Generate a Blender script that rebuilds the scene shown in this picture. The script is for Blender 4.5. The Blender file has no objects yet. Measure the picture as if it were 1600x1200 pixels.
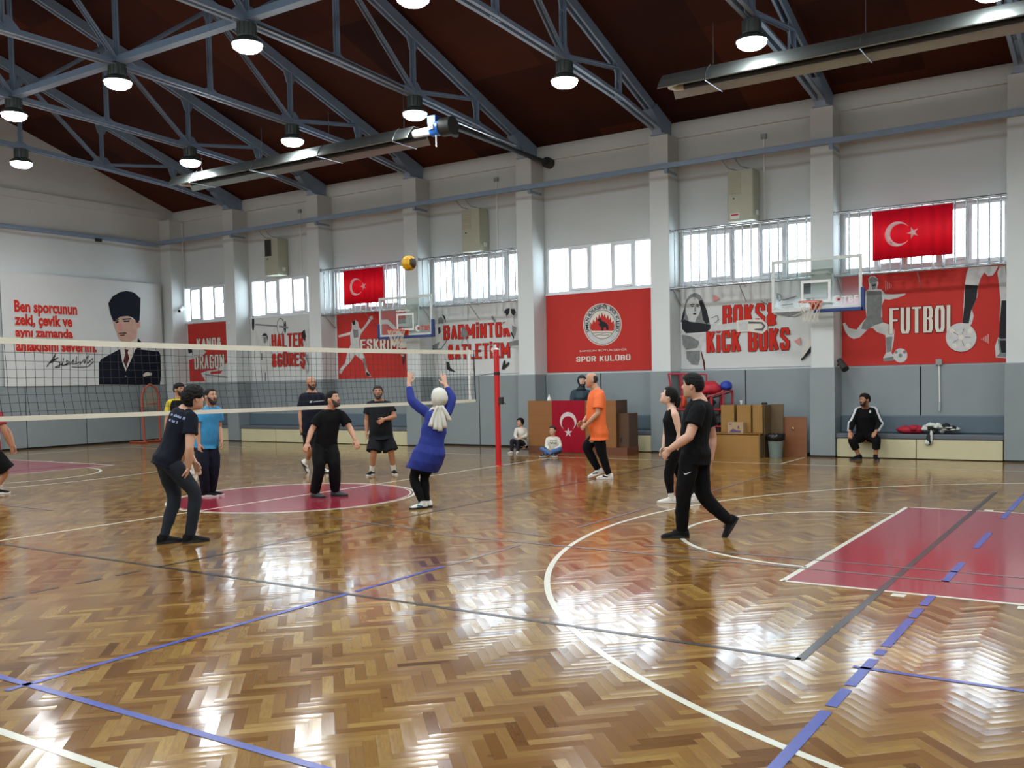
import bpy, bmesh, math, random
from mathutils import Vector, Matrix, noise, bvhtree
from math import pi, sin, cos, radians, sqrt
SC = bpy.context.scene
COL = SC.collection
random.seed(7)

# ------------------------------------------------------------------ camera
CX, CY, CZ = 10.6538, -9.9480, 1.6608
YAW, PITCH, ROLL, FPX = -0.574395, -0.046854, -0.019475, 1474.567
PPX, PPY = 25.623, 65.141                      # principal point offset in pixels of 1600x1200
_fw = Vector((sin(YAW)*cos(PITCH), cos(YAW)*cos(PITCH), sin(PITCH)))
_rt = Vector((cos(YAW), -sin(YAW), 0))
_up = _rt.cross(_fw)
CR = cos(ROLL)*_rt + sin(ROLL)*_up
CU = -sin(ROLL)*_rt + cos(ROLL)*_up
CF = _fw
CO = Vector((CX, CY, CZ))
cam_d = bpy.data.cameras.new('camera')
cam = bpy.data.objects.new('camera', cam_d); COL.objects.link(cam)
cam.matrix_world = Matrix(((CR.x, CU.x, -CF.x, CX), (CR.y, CU.y, -CF.y, CY), (CR.z, CU.z, -CF.z, CZ), (0, 0, 0, 1)))
cam_d.sensor_fit = 'HORIZONTAL'; cam_d.sensor_width = 36.0
cam_d.lens = FPX/1600*36
cam_d.shift_x = -PPX/1600; cam_d.shift_y = PPY/1600
cam_d.clip_start = 0.05; cam_d.clip_end = 200
SC.camera = cam

# ------------------------------------------------------------------ light and exposure
SC.view_settings.view_transform = 'Standard'
SC.view_settings.look = 'None'
SC.view_settings.exposure = 1.02
SC.view_settings.gamma = 1.0
SC.view_settings.use_curve_mapping = False
SC.cycles.use_denoising = True
SC.cycles.max_bounces = 7
SC.cycles.diffuse_bounces = 4
SC.cycles.glossy_bounces = 3
SC.cycles.transmission_bounces = 6
SC.cycles.transparent_max_bounces = 12
SC.cycles.caustics_reflective = False
SC.cycles.caustics_refractive = False
SC.cycles.sample_clamp_indirect = 6
SC.cycles.adaptive_threshold = 0.02
SKY_STRENGTH = 4.4
LAMP_POWER = 120.0
W = bpy.data.worlds.new('overcast_sky'); SC.world = W
W.use_nodes = True
_bg = W.node_tree.nodes['Background']
_bg.inputs[0].default_value = (0.80, 0.90, 1.0, 1); _bg.inputs[1].default_value = SKY_STRENGTH

def portal(name, x, y, z, sx, sz, rotx):
    l = bpy.data.lights.new(name, 'AREA'); l.shape = 'RECTANGLE'; l.size = sx; l.size_y = sz
    l.cycles.is_portal = True
    o = bpy.data.objects.new(name, l); COL.objects.link(o)
    o.location = (x, y, z); o.rotation_euler = (rotx, 0, 0)

# hall dimensions
WY, PY = 10.05, 9.487            # long wall plane, pillar front plane
PXL = [8.594-3.587*k for k in range(-1, 7)]      # pillar left edges (index 0 is the one out of frame at right)
PW = 0.46
XW, XE = -16.0, 16.0             # end walls
FY = -11.6                       # wall behind the camera
EAVE, SLOPE = 7.42, 0.335
WZ0, WZ1 = 3.80, 4.93            # window band
TX = [x+PW/2 for x in PXL]       # truss planes
BAYS = []                        # (x0,x1) clear between pillars, from right to left
for i in range(7):
    BAYS.append((PXL[i+1]+PW, PXL[i]))
BAYS.append((XW, PXL[7]))
EXTRA = [(PXL[0]+PW, XE)]
for i, (a, b) in enumerate(BAYS+EXTRA):
    portal('daylight_portal', (a+b)/2, WY+0.24, (WZ0+WZ1)/2, b-a, WZ1-WZ0, -pi/2)
    portal('daylight_portal', (a+b)/2, FY-0.24, (WZ0+WZ1)/2, b-a, WZ1-WZ0, pi/2)

# ------------------------------------------------------------------ pixel helpers (read positions off known planes)
def ray(u, v): return CF + CR*((u-800-PPX)/FPX) + CU*((600+PPY-v)/FPX)
def on_y(u, v, y):
    d = ray(u, v); return CO + d*((y-CO.y)/d.y)
def on_x(u, v, x):
    d = ray(u, v); return CO + d*((x-CO.x)/d.x)
def on_z(u, v, z=0.0):
    d = ray(u, v); return CO + d*((z-CO.z)/d.z)

# ------------------------------------------------------------------ materials
def srgb(c):
    if isinstance(c, str):
        c = [int(c[i:i+2], 16)/255 for i in (0, 2, 4)]
    return tuple(x/12.92 if x <= 0.04045 else ((x+0.055)/1.055)**2.4 for x in c)
MATS = {}
def mat(name, col, rough=0.55, metal=0.0, var=0.08, scale=8.0, bump=0.0, emit=None, strength=0.0, spec=0.5, coat=0.0, transl=0.0):
    if name in MATS: return MATS[name]
    m = bpy.data.materials.new(name); MATS[name] = m; m.use_nodes = True
    nt = m.node_tree; b = nt.nodes['Principled BSDF']
    c = srgb(col)
    tc = nt.nodes.new('ShaderNodeTexCoord')
    nz = nt.nodes.new('ShaderNodeTexNoise'); nz.inputs['Scale'].default_value = scale; nz.inputs['Detail'].default_value = 4
    nt.links.new(tc.outputs['Object'], nz.inputs['Vector'])
    mx = nt.nodes.new('ShaderNodeMix'); mx.data_type = 'RGBA'
    mx.inputs[6].default_value = tuple(x*(1-var) for x in c)+(1,)
    mx.inputs[7].default_value = tuple(min(1, x*(1+var)) for x in c)+(1,)
    nt.links.new(nz.outputs['Fac'], mx.inputs[0]); nt.links.new(mx.outputs[2], b.inputs['Base Color'])
    b.inputs['Roughness'].default_value = rough; b.inputs['Metallic'].default_value = metal
    b.inputs['Specular IOR Level'].default_value = spec
    if coat: b.inputs['Coat Weight'].default_value = coat; b.inputs['Coat Roughness'].default_value = 0.08
    if bump:
        bp = nt.nodes.new('ShaderNodeBump'); bp.inputs['Strength'].default_value = bump; bp.inputs['Distance'].default_value = 0.01
        nt.links.new(nz.outputs['Fac'], bp.inputs['Height']); nt.links.new(bp.outputs[0], b.inputs['Normal'])
    if emit is not None:
        b.inputs['Emission Color'].default_value = srgb(emit)+(1,); b.inputs['Emission Strength'].default_value = strength
    if transl:
        out = nt.nodes['Material Output']; tr = nt.nodes.new('ShaderNodeBsdfTranslucent'); ms = nt.nodes.new('ShaderNodeMixShader')
        nt.links.new(mx.outputs[2], tr.inputs['Color']); ms.inputs[0].default_value = transl
        nt.links.new(b.outputs[0], ms.inputs[1]); nt.links.new(tr.outputs[0], ms.inputs[2]); nt.links.new(ms.outputs[0], out.inputs[0])
    return m

class NB:                                     # tiny node-expression helper
    def __init__(s, m): s.nt = m.node_tree; s.L = s.nt.links
    def n(s, t): return s.nt.nodes.new(t)
    def put(s, sock, v):
        if hasattr(v, 'links') or isinstance(v, bpy.types.NodeSocket): s.L.new(v, sock)
        else: sock.default_value = v
    def m(s, op, a, b=None, c=None):
        k = s.n('ShaderNodeMath'); k.operation = op; s.put(k.inputs[0], a)
        if b is not None: s.put(k.inputs[1], b)
        if c is not None: s.put(k.inputs[2], c)
        return k.outputs[0]
    def mix(s, f, a, b):
        k = s.n('ShaderNodeMix'); k.data_type = 'RGBA'; s.put(k.inputs[0], f); s.put(k.inputs[6], a); s.put(k.inputs[7], b)
        return k.outputs[2]

def parquet_material():
    m = bpy.data.materials.new('herringbone_parquet'); m.use_nodes = True
    q = NB(m); b = m.node_tree.nodes['Principled BSDF']
    geo = q.n('ShaderNodeNewGeometry'); sp = q.n('ShaderNodeSeparateXYZ'); q.L.new(geo.outputs['Position'], sp.inputs[0])
    w = 0.062; n = 5.0; s = 1/(w*sqrt(2))
    x = q.m('MULTIPLY', q.m('ADD', sp.outputs[0], sp.outputs[1]), s)
    y = q.m('MULTIPLY', q.m('SUBTRACT', sp.outputs[1], sp.outputs[0]), s)
    i = q.m('FLOOR', x); j = q.m('FLOOR', y)
    mm = q.m('FLOORED_MODULO', q.m('SUBTRACT', i, j), 2*n)
    hz = q.m('LESS_THAN', mm, n-0.5)
    # horizontal plank
    ih = q.m('SUBTRACT', i, mm)
    uh = q.m('SUBTRACT', x, ih); vh = q.m('SUBTRACT', y, j)
    off = q.m('SUBTRACT', 2*n-1, mm)
    jv = q.m('SUBTRACT', j, off)
    uv = q.m('SUBTRACT', y, jv); vv = q.m('SUBTRACT', x, i)
    def sel(a, c): return q.m('ADD', q.m('MULTIPLY', hz, a), q.m('MULTIPLY', q.m('SUBTRACT', 1.0, hz), c))
    ida = sel(ih, i); idb = sel(j, jv); U = sel(uh, uv); V = sel(vh, vv)
    cb = q.n('ShaderNodeCombineXYZ'); q.L.new(ida, cb.inputs[0]); q.L.new(idb, cb.inputs[1]); q.L.new(q.m('MULTIPLY', hz, 17.3), cb.inputs[2])
    wn = q.n('ShaderNodeTexWhiteNoise'); wn.noise_dimensions = '3D'; q.L.new(cb.outputs[0], wn.inputs['Vector'])
    rs = q.n('ShaderNodeSeparateXYZ'); q.L.new(wn.outputs['Color'], rs.inputs[0])
    # slow drift of stock colour over the floor
    dn = q.n('ShaderNodeTexNoise'); dn.inputs['Scale'].default_value = 0.9; q.L.new(geo.outputs['Position'], dn.inputs['Vector'])
    val = q.m('ADD', q.m('MULTIPLY', wn.outputs['Value'], 0.75), q.m('MULTIPLY', q.m('SUBTRACT', dn.outputs['Fac'], 0.5), 0.7))
    cr = q.n('ShaderNodeValToRGB'); q.L.new(q.m('ADD', val, 0.12), cr.inputs[0])
    stops = [(0.0, '573718'), (0.2, '744e24'), (0.45, '835e2e'), (0.65, '8d6a32'), (0.85, '9b7a3c'), (1.0, 'ab8b48')]
    e = cr.color_ramp.elements
    e[0].position, e[0].color = stops[0][0], srgb(stops[0][1])+(1,)
    e[1].position, e[1].color = stops[-1][0], srgb(stops[-1][1])+(1,)
    for p_, c_ in stops[1:-1]:
        k = e.new(p_); k.color = srgb(c_)+(1,)
    # grain along the plank
    gv = q.n('ShaderNodeCombineXYZ'); q.L.new(q.m('MULTIPLY', U, 0.35), gv.inputs[0]); q.L.new(q.m('ADD', q.m('MULTIPLY', V, 3.0), q.m('MULTIPLY', rs.outputs[0], 90.0)), gv.inputs[1]); q.L.new(q.m('MULTIPLY', rs.outputs[1], 40.0), gv.inputs[2])
    gn = q.n('ShaderNodeTexNoise'); gn.inputs['Scale'].default_value = 2.2; gn.inputs['Detail'].default_value = 5; q.L.new(gv.outputs[0], gn.inputs['Vector'])
    gcol = q.mix(q.m('MULTIPLY', q.m('SUBTRACT', gn.outputs['Fac'], 0.42), 1.6), cr.outputs[0], (0.16, 0.085, 0.035, 1))
    # knots
    kn = q.n('ShaderNodeTexVoronoi'); kn.inputs['Scale'].default_value = 3.2; q.L.new(geo.outputs['Position'], kn.inputs['Vector'])
    kf = q.m('LESS_THAN', kn.outputs['Distance'], 0.045)
    gcol = q.mix(q.m('MULTIPLY', kf, 0.5), gcol, (0.07, 0.035, 0.015, 1))
    # joints
    ev = q.m('MINIMUM', V, q.m('SUBTRACT', 1.0, V)); eu = q.m('MINIMUM', U, q.m('SUBTRACT', n, U))
    ed = q.m('MINIMUM', ev, eu); gap = q.m('LESS_THAN', ed, 0.022)
    col = q.mix(q.m('MULTIPLY', gap, 0.30), gcol, (0.07, 0.04, 0.018, 1))
    q.L.new(col, b.inputs['Base Color'])
    # cupping and tilt of each stave
    h1 = q.m('MULTIPLY', q.m('POWER', q.m('SUBTRACT', V, 0.5), 2.0), q.m('MULTIPLY_ADD', rs.outputs[0], 1.2, 0.3))
    h2 = q.m('MULTIPLY', q.m('SUBTRACT', V, 0.5), q.m('SUBTRACT', rs.outputs[2], 0.5))
    h3 = q.m('MULTIPLY', q.m('MULTIPLY', q.m('SUBTRACT', U, n/2), q.m('SUBTRACT', rs.outputs[1], 0.5)), 0.14)
    wv = q.n('ShaderNodeTexNoise'); wv.inputs['Scale'].default_value = 1.3; wv.inputs['Detail'].default_value = 2; q.L.new(geo.outputs['Position'], wv.inputs['Vector'])
    H = q.m('ADD', q.m('ADD', h1, q.m('MULTIPLY', h2, 0.9)), h3)
    H = q.m('ADD', H, q.m('MULTIPLY', wv.outputs['Fac'], 1.6))
    bp = q.n('ShaderNodeBump'); bp.inputs['Strength'].default_value = 0.9; bp.inputs['Distance'].default_value = 0.0011; q.L.new(H, bp.inputs['Height'])
    q.L.new(bp.outputs[0], b.inputs['Normal'])
    q.L.new(q.m('MULTIPLY_ADD', wn.outputs['Value'], 0.05, 0.115), b.inputs['Roughness'])
    b.inputs['Specular IOR Level'].default_value = 0.42
    b.inputs['Coat Weight'].default_value = 0.15; b.inputs['Coat Roughness'].default_value = 0.06
    q.L.new(bp.outputs[0], b.inputs['Coat Normal'])
    return m

def wall_material():
    m = bpy.data.materials.new('painted_plaster'); m.use_nodes = True
    q = NB(m); b = m.node_tree.nodes['Principled BSDF']
    geo = q.n('ShaderNodeNewGeometry'); sp = q.n('ShaderNodeSeparateXYZ'); q.L.new(geo.outputs['Position'], sp.inputs[0])
    n1 = q.n('ShaderNodeTexNoise'); n1.inputs['Scale'].default_value = 0.7; n1.inputs['Detail'].default_value = 5; q.L.new(geo.outputs['Position'], n1.inputs['Vector'])
    n2 = q.n('ShaderNodeTexNoise'); n2.inputs['Scale'].default_value = 35; n2.inputs['Detail'].default_value = 3; q.L.new(geo.outputs['Position'], n2.inputs['Vector'])
    base = q.mix(n1.outputs['Fac'], srgb('c3cac9')+(1,), srgb('d6dcda')+(1,))
    # brown band tinted in just under the rail, beiger tone above it
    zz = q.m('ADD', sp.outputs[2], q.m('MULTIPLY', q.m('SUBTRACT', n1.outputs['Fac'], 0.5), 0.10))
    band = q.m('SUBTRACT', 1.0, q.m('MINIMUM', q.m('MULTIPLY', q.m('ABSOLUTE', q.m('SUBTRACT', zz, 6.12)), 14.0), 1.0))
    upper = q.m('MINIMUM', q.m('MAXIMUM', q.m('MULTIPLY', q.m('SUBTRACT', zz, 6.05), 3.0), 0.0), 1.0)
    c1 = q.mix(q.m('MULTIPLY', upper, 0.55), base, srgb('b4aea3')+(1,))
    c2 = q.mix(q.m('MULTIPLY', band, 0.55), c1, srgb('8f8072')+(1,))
    q.L.new(c2, b.inputs['Base Color']); b.inputs['Roughness'].default_value = 0.8
    bp = q.n('ShaderNodeBump'); bp.inputs['Strength'].default_value = 0.15; bp.inputs['Distance'].default_value = 0.004; q.L.new(n2.outputs['Fac'], bp.inputs['Height']); q.L.new(bp.outputs[0], b.inputs['Normal'])
    return m

def ceiling_material():
    m = bpy.data.materials.new('brown_plywood_ceiling'); m.use_nodes = True
    q = NB(m); b = m.node_tree.nodes['Principled BSDF']
    geo = q.n('ShaderNodeNewGeometry'); sp = q.n('ShaderNodeSeparateXYZ'); q.L.new(geo.outputs['Position'], sp.inputs[0])
    px = q.m('DIVIDE', sp.outputs[0], 1.79); py = q.m('DIVIDE', sp.outputs[1], 2.44)
    ix = q.m('FLOOR', px); iy = q.m('FLOOR', py)
    cb = q.n('ShaderNodeCombineXYZ'); q.L.new(ix, cb.inputs[0]); q.L.new(iy, cb.inputs[1])
    wn = q.n('ShaderNodeTexWhiteNoise'); q.L.new(cb.outputs[0], wn.inputs['Vector'])
    nz = q.n('ShaderNodeTexNoise'); nz.inputs['Scale'].default_value = 0.55; nz.inputs['Detail'].default_value = 4; q.L.new(geo.outputs['Position'], nz.inputs['Vector'])
    f = q.m('ADD', q.m('MULTIPLY', wn.outputs['Value'], 0.75), q.m('MULTIPLY', q.m('SUBTRACT', nz.outputs['Fac'], 0.3), 1.0))
    c = q.mix(f, srgb('220d0b')+(1,), srgb('4e2616')+(1,))
    q.L.new(c, b.inputs['Base Color']); b.inputs['Roughness'].default_value = 0.85; b.inputs['Specular IOR Level'].default_value = 0.15
    return m

def wood_material(name, c1, c2, axis=0, scale=2.0, rough=0.4):
    m = bpy.data.materials.new(name); m.use_nodes = True; MATS[name] = m
    q = NB(m); b = m.node_tree.nodes['Principled BSDF']
    tc = q.n('ShaderNodeTexCoord'); mp = q.n('ShaderNodeMapping'); q.L.new(tc.outputs['Object'], mp.inputs[0])
    sc = [14*scale, 14*scale, 14*scale]; sc[axis] = 1.2*scale; mp.inputs['Scale'].default_value = sc
    nz = q.n('ShaderNodeTexNoise'); nz.inputs['Scale'].default_value = 1.0; nz.inputs['Detail'].default_value = 5; q.L.new(mp.outputs[0], nz.inputs['Vector'])
    q.L.new(q.mix(nz.outputs['Fac'], srgb(c1)+(1,), srgb(c2)+(1,)), b.inputs['Base Color']); b.inputs['Roughness'].default_value = rough
    return m

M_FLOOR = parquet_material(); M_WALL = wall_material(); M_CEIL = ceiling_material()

# ------------------------------------------------------------------ mesh helpers
def V3(*a): return Vector(a)
class MB:
    def __init__(s): s.v = []; s.f = []; s.m = []
    def add(s, vs, fs, mi=0):
        o = len(s.v); s.v += [tuple(a) for a in vs]
        for f in fs: s.f.append([o+i for i in f]); s.m.append(mi)
    def box(s, x0, x1, y0, y1, z0, z1, mi=0):
        s.add([(x0,y0,z0),(x1,y0,z0),(x1,y1,z0),(x0,y1,z0),(x0,y0,z1),(x1,y0,z1),(x1,y1,z1),(x0,y1,z1)],
              [(3,2,1,0),(4,5,6,7),(0,1,5,4),(1,2,6,5),(2,3,7,6),(3,0,4,7)], mi)
    def bar(s, a, b, w, h, upv=(0,0,1), mi=0):        # rectangular bar a->b
        a = Vector(a); b = Vector(b); d = (b-a).normalized(); u = Vector(upv)
        sd = d.cross(u)
        if sd.length < 1e-4: sd = d.cross(Vector((1,0,0)))
        sd.normalize(); u = sd.cross(d)
        vs = []
        for p_ in (a, b):
            for i, j in ((-1,-1),(1,-1),(1,1),(-1,1)): vs.append(p_+sd*(w/2*i)+u*(h/2*j))
        s.add(vs, [(3,2,1,0),(4,5,6,7),(0,1,5,4),(1,2,6,5),(2,3,7,6),(3,0,4,7)], mi)
    def tube(s, pts, r, n=10, mi=0, caps=True):       # round tube through points; r number or list
        pts = [Vector(p_) for p_ in pts]; k = len(pts)
        rs = r if isinstance(r, (list, tuple)) else [r]*k
        t0 = (pts[1]-pts[0]).normalized()
        ref = Vector((0,0,1)) if abs(t0.z) < 0.9 else Vector((1,0,0))
        nx = t0.cross(ref).normalized()
        vs = []
        for i in range(k):
            t = (pts[min(i+1,k-1)]-pts[max(i-1,0)]).normalized()
            nx = (nx-t*nx.dot(t)).normalized(); ny = t.cross(nx)
            for a in range(n):
                an = 2*pi*a/n; vs.append(pts[i]+(nx*cos(an)+ny*sin(an))*rs[i])
        fs = []
        for i in range(k-1):
            for a in range(n):
                b = (a+1) % n; fs.append((i*n+a, i*n+b, (i+1)*n+b, (i+1)*n+a))
        if caps: fs.append(tuple(range(n))[::-1]); fs.append(tuple((k-1)*n+a for a in range(n)))
        s.add(vs, fs, mi)
    def lathe(s, prof, n=24, org=(0,0,0), mi=0, axis='z'):
        vs = []; fs = []
        for (r, z) in prof:
            for a in range(n):
                an = 2*pi*a/n
                p_ = (r*cos(an), r*sin(an), z) if axis == 'z' else (r*cos(an), z, r*sin(an))
                vs.append((org[0]+p_[0], org[1]+p_[1], org[2]+p_[2]))
        for i in range(len(prof)-1):
            for a in range(n):
                b = (a+1) % n; fs.append((i*n+a, i*n+b, (i+1)*n+b, (i+1)*n+a))
        fs.append(tuple(range(n))[::-1]); fs.append(tuple((len(prof)-1)*n+a for a in range(n)))
        s.add(vs, fs, mi)
    def loft(s, rings, mi=0):                          # rings: lists of equal length point loops
        n = len(rings[0]); vs = [p_ for r_ in rings for p_ in r_]; fs = []
        for i in range(len(rings)-1):
            for a in range(n):
                b = (a+1) % n; fs.append((i*n+a, i*n+b, (i+1)*n+b, (i+1)*n+a))
        fs.append(tuple(range(n))[::-1]); fs.append(tuple((len(rings)-1)*n+a for a in range(n)))
        s.add(vs, fs, mi)
    def ball(s, c, r, n=14, mi=0, M=None):
        rr = (r, r, r) if not isinstance(r, (tuple, list)) else r
        c = Vector(c); vs = []; fs = []; k = n//2
        for i in range(1, k):
            th = pi*i/k
            for a in range(n):
                an = 2*pi*a/n; p_ = Vector((rr[0]*sin(th)*cos(an), rr[1]*sin(th)*sin(an), rr[2]*cos(th)))
                vs.append(c+(M @ p_ if M else p_))
        pt = Vector((0,0,rr[2])); pb = Vector((0,0,-rr[2]))
        vs.append(c+(M @ pt if M else pt)); vs.append(c+(M @ pb if M else pb))
        for i in range(k-2):
            for a in range(n):
                b = (a+1) % n; fs.append((i*n+b, i*n+a, (i+1)*n+a, (i+1)*n+b))
        T, B = (k-1)*n, (k-1)*n+1
        for a in range(n):
            b = (a+1) % n; fs.append((T, a, b)); fs.append((B, (k-2)*n+b, (k-2)*n+a))
        s.add(vs, fs, mi)
    def mesh(s, name):
        me = bpy.data.meshes.new(name); me.from_pydata(s.v, [], s.f); me.update()
        me.polygons.foreach_set('material_index', s.m)
        return me

def tag(o, label, cat, group=None, kind=None):
    o['label'] = label; o['category'] = cat
    if group: o['group'] = group
    if kind: o['kind'] = kind
    return o
def link(name, me, mats, parent=None, smooth=None):
    o = bpy.data.objects.new(name, me); COL.objects.link(o)
    for m in (mats if isinstance(mats, (list, tuple)) else [mats]): me.materials.append(m)
    if parent is not None:
        o.parent = parent; o.matrix_parent_inverse = Matrix.Translation(-parent.location) if parent.type == 'EMPTY' else Matrix.Identity(4)
    if smooth is not None:
        me.polygons.foreach_set('use_smooth', [True]*len(me.polygons))
        if smooth < 180: me.set_sharp_from_angle(angle=radians(smooth))
    return o
def obj(name, mb, mats, parent=None, smooth=None, bevel=0.0):
    me = mb.mesh(name)
    bm = bmesh.new(); bm.from_mesh(me); bmesh.ops.recalc_face_normals(bm, faces=bm.faces)
    if bevel: bmesh.ops.bevel(bm, geom=[e for e in bm.edges if len(e.link_faces) == 2 and e.calc_face_angle(0) > 0.6], offset=bevel, segments=2, profile=0.6, affect='EDGES')
    bm.to_mesh(me); bm.free()
    return link(name, me, mats, parent, smooth)
def thing(name, label, cat, loc, group=None):
    o = bpy.data.objects.new(name, None); COL.objects.link(o); o.location = loc
    o.empty_display_size = 0.2
    return tag(o, label, cat, group)
def struct(name, mb, mats, parent=None, smooth=None, bevel=0.0):
    o = obj(name, mb, mats, parent, smooth, bevel)
    if parent is None: o['kind'] = 'structure'
    return o
GLY = {
 'A': [[(0,0),(.5,1),(1,0)],[(.2,.32),(.8,.32)]], 'B': [[(0,0),(0,1),(.8,1),(1,.86),(1,.66),(.8,.54),(0,.54)],[(.8,.54),(1,.40),(1,.14),(.8,0),(0,0)]],
 'D': [[(0,0),(0,1),(.75,1),(1,.8),(1,.2),(.75,0),(0,0)]], 'E': [[(1,1),(0,1),(0,0),(1,0)],[(0,.52),(.85,.52)]], 'F': [[(1,1),(0,1),(0,0)],[(0,.52),(.85,.52)]],
 'G': [[(1,.78),(1,.88),(.8,1),(.2,1),(0,.85),(0,.15),(.2,0),(.8,0),(1,.15),(1,.48),(.55,.48)]], 'H': [[(0,0),(0,1)],[(1,0),(1,1)],[(0,.52),(1,.52)]],
 'İ': [[(.5,0),(.5,.80)],[(.5,1.02),(.5,1.12)]], 'I': [[(.5,0),(.5,1)]], 'i': [[(.5,0),(.5,.80)],[(.5,1.0),(.5,1.1)]], 'K': [[(0,0),(0,1)],[(1,1),(.12,.45)],[(.35,.62),(1,0)]], 'L': [[(0,1),(0,0),(1,0)]],
 'M': [[(0,0),(0,1),(.5,.25),(1,1),(1,0)]], 'N': [[(0,0),(0,1),(1,0),(1,1)]], 'O': [[(0,.15),(0,.85),(.2,1),(.8,1),(1,.85),(1,.15),(.8,0),(.2,0),(0,.15)]],
 'R': [[(0,0),(0,1),(.8,1),(1,.86),(1,.62),(.8,.5),(0,.5)],[(.55,.5),(1,0)]], 'S': [[(1,.76),(1,.87),(.8,1),(.2,1),(0,.85),(0,.66),(1,.36),(1,.15),(.8,0),(.2,0),(0,.14),(0,.26)]],
 'T': [[(0,1),(1,1)],[(.5,1),(.5,0)]], 'U': [[(0,1),(0,.15),(.2,0),(.8,0),(1,.15),(1,1)]], 'Z': [[(0,1),(1,1),(0,0),(1,0)]], 'C': [[(1,.74),(1,.86),(.8,1),(.2,1),(0,.85),(0,.15),(.2,0),(.8,0),(1,.14),(1,.28)]],
 '&': [[(1,0),(.15,.72),(.15,.9),(.35,1),(.6,1),(.75,.88),(.7,.7),(.05,.35),(.05,.12),(.25,0),(.6,0),(1,.42)]], 'P': [[(0,0),(0,1),(.8,1),(1,.86),(1,.6),(.8,.46),(0,.46)]]}
GLY['Ü'] = GLY['U']+[[(.15,1.14),(.25,1.14)],[(.75,1.14),(.85,1.14)]]; GLY['Ş'] = GLY['S']+[[(.5,0),(.5,-.14),(.72,-.18),(.6,-.28)]]
def block_text(mb, txt, a0, b0, a1, b1, fmap, mi, t=0.30, grow=0.0):
    """heavy condensed capitals built from mitred strokes; a,b plane coordinates, t = stroke width in letter widths"""
    wid = [0.42 if c in 'İIi' else (1.45 if c == 'M' else (0.5 if c == ' ' else 1.0)) for c in txt]; gap = 0.20
    s_q = [0]; unit = (a1-a0)/(sum(wid)+gap*(len(txt)-1)); h = b1-b0; x = a0
    for c, w in zip(txt, wid):
        if c != ' ':
            tw = t*unit; ww = w*unit; x0 = x+tw/2; sx = max(ww-tw, 1e-4); y0 = b0+tw*0.29; sy = h-tw*0.58; r = tw/2+grow
            for st in GLY[c]:
                P_ = [Vector((x0+(p_[0] if w > 0.45 else 0.5)*sx if w > 0.45 else x+ww/2+(p_[0]-0.5)*0, y0+p_[1]*sy)) for p_ in st]
                for p0, p1 in zip(P_[:-1], P_[1:]):
                    d = p1-p0
                    if d.length < 1e-6: d = Vector((0, 1e-4))
                    d = d.normalized(); rq = (tw/2*(1-0.42*abs(d.x)**3))+grow; nn = Vector((-d.y, d.x))*rq; e = d*(r if st[0] in (p0,) or True else 0)*(0.92 if abs(d.y) < .01 else (0.55 if abs(d.x) < .01 else 0.40))
                    s_q[0] += 1; mb.add([fmap(q_[0], q_[1], s_q[0]*0.00005) for q_ in (p0-e+nn, p0-e-nn, p1+e-nn, p1+e+nn)], [(0, 1, 2, 3)], mi)
        x += (w+gap)*unit
def text_polys(txt, bold=0.0, align='LEFT', res=3, space=1.0):
    """outline text as a list of (verts2d, faces), width and height in font units"""
    cu = bpy.data.curves.new('lettering', 'FONT'); cu.body = txt; cu.offset = bold; cu.space_character = space; cu.resolution_u = res; cu.fill_mode = 'FRONT'
    o = bpy.data.objects.new('lettering', cu); COL.objects.link(o)
    dg = bpy.context.evaluated_depsgraph_get(); dg.update()
    me = bpy.data.meshes.new_from_object(o.evaluated_get(dg))
    vs = [(v.co.x, v.co.y) for v in me.vertices]; fs = [tuple(p_.vertices) for p_ in me.polygons]
    bpy.data.objects.remove(o); bpy.data.curves.remove(cu); bpy.data.meshes.remove(me)
    return vs, fs
def fit_text(mb, txt, fmap, mi, bold=0.0, space=1.0):
    """fmap(a,b): a,b in 0..1 over the text's bounding box -> 3d point"""
    vs, fs = text_polys(txt, bold, space=space)
    if not vs: return
    x0 = min(v[0] for v in vs); x1 = max(v[0] for v in vs); y0 = min(v[1] for v in vs); y1 = max(v[1] for v in vs)
    mb.add([fmap((v[0]-x0)/(x1-x0), (v[1]-y0)/(y1-y0)) for v in vs], fs, mi)
# ================================================================== the setting
M_PAD = mat('grey_vinyl_pad', '848e90', 0.42, var=0.05, scale=3)
M_PADEDGE = mat('black_pad_base', '151617', 0.7)
M_WHITEPVC = mat('white_pvc', 'e4eaee', 0.35, var=0.03)
M_LWHITE = mat('white_line_paint', 'd2d2c2', 0.22, var=0.08, scale=12, spec=0.5)
M_LBLACK = mat('black_line_paint', '2c2a2b', 0.25, var=0.2, scale=6)
M_LBLUE = mat('blue_line_paint', '3c4a9c', 0.25, var=0.12, scale=15)
M_LRED = mat('red_court_paint', '962c3c', 0.16, var=0.08, scale=2.0, coat=0.3)
M_WORN = mat('worn_blue_line_paint', '6e605e', 0.22, var=0.15, scale=15)

fl = MB(); fl.box(XW, XE, FY, WY, -0.2, 0.0)
floor = struct('floor', fl, M_FLOOR)

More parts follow.
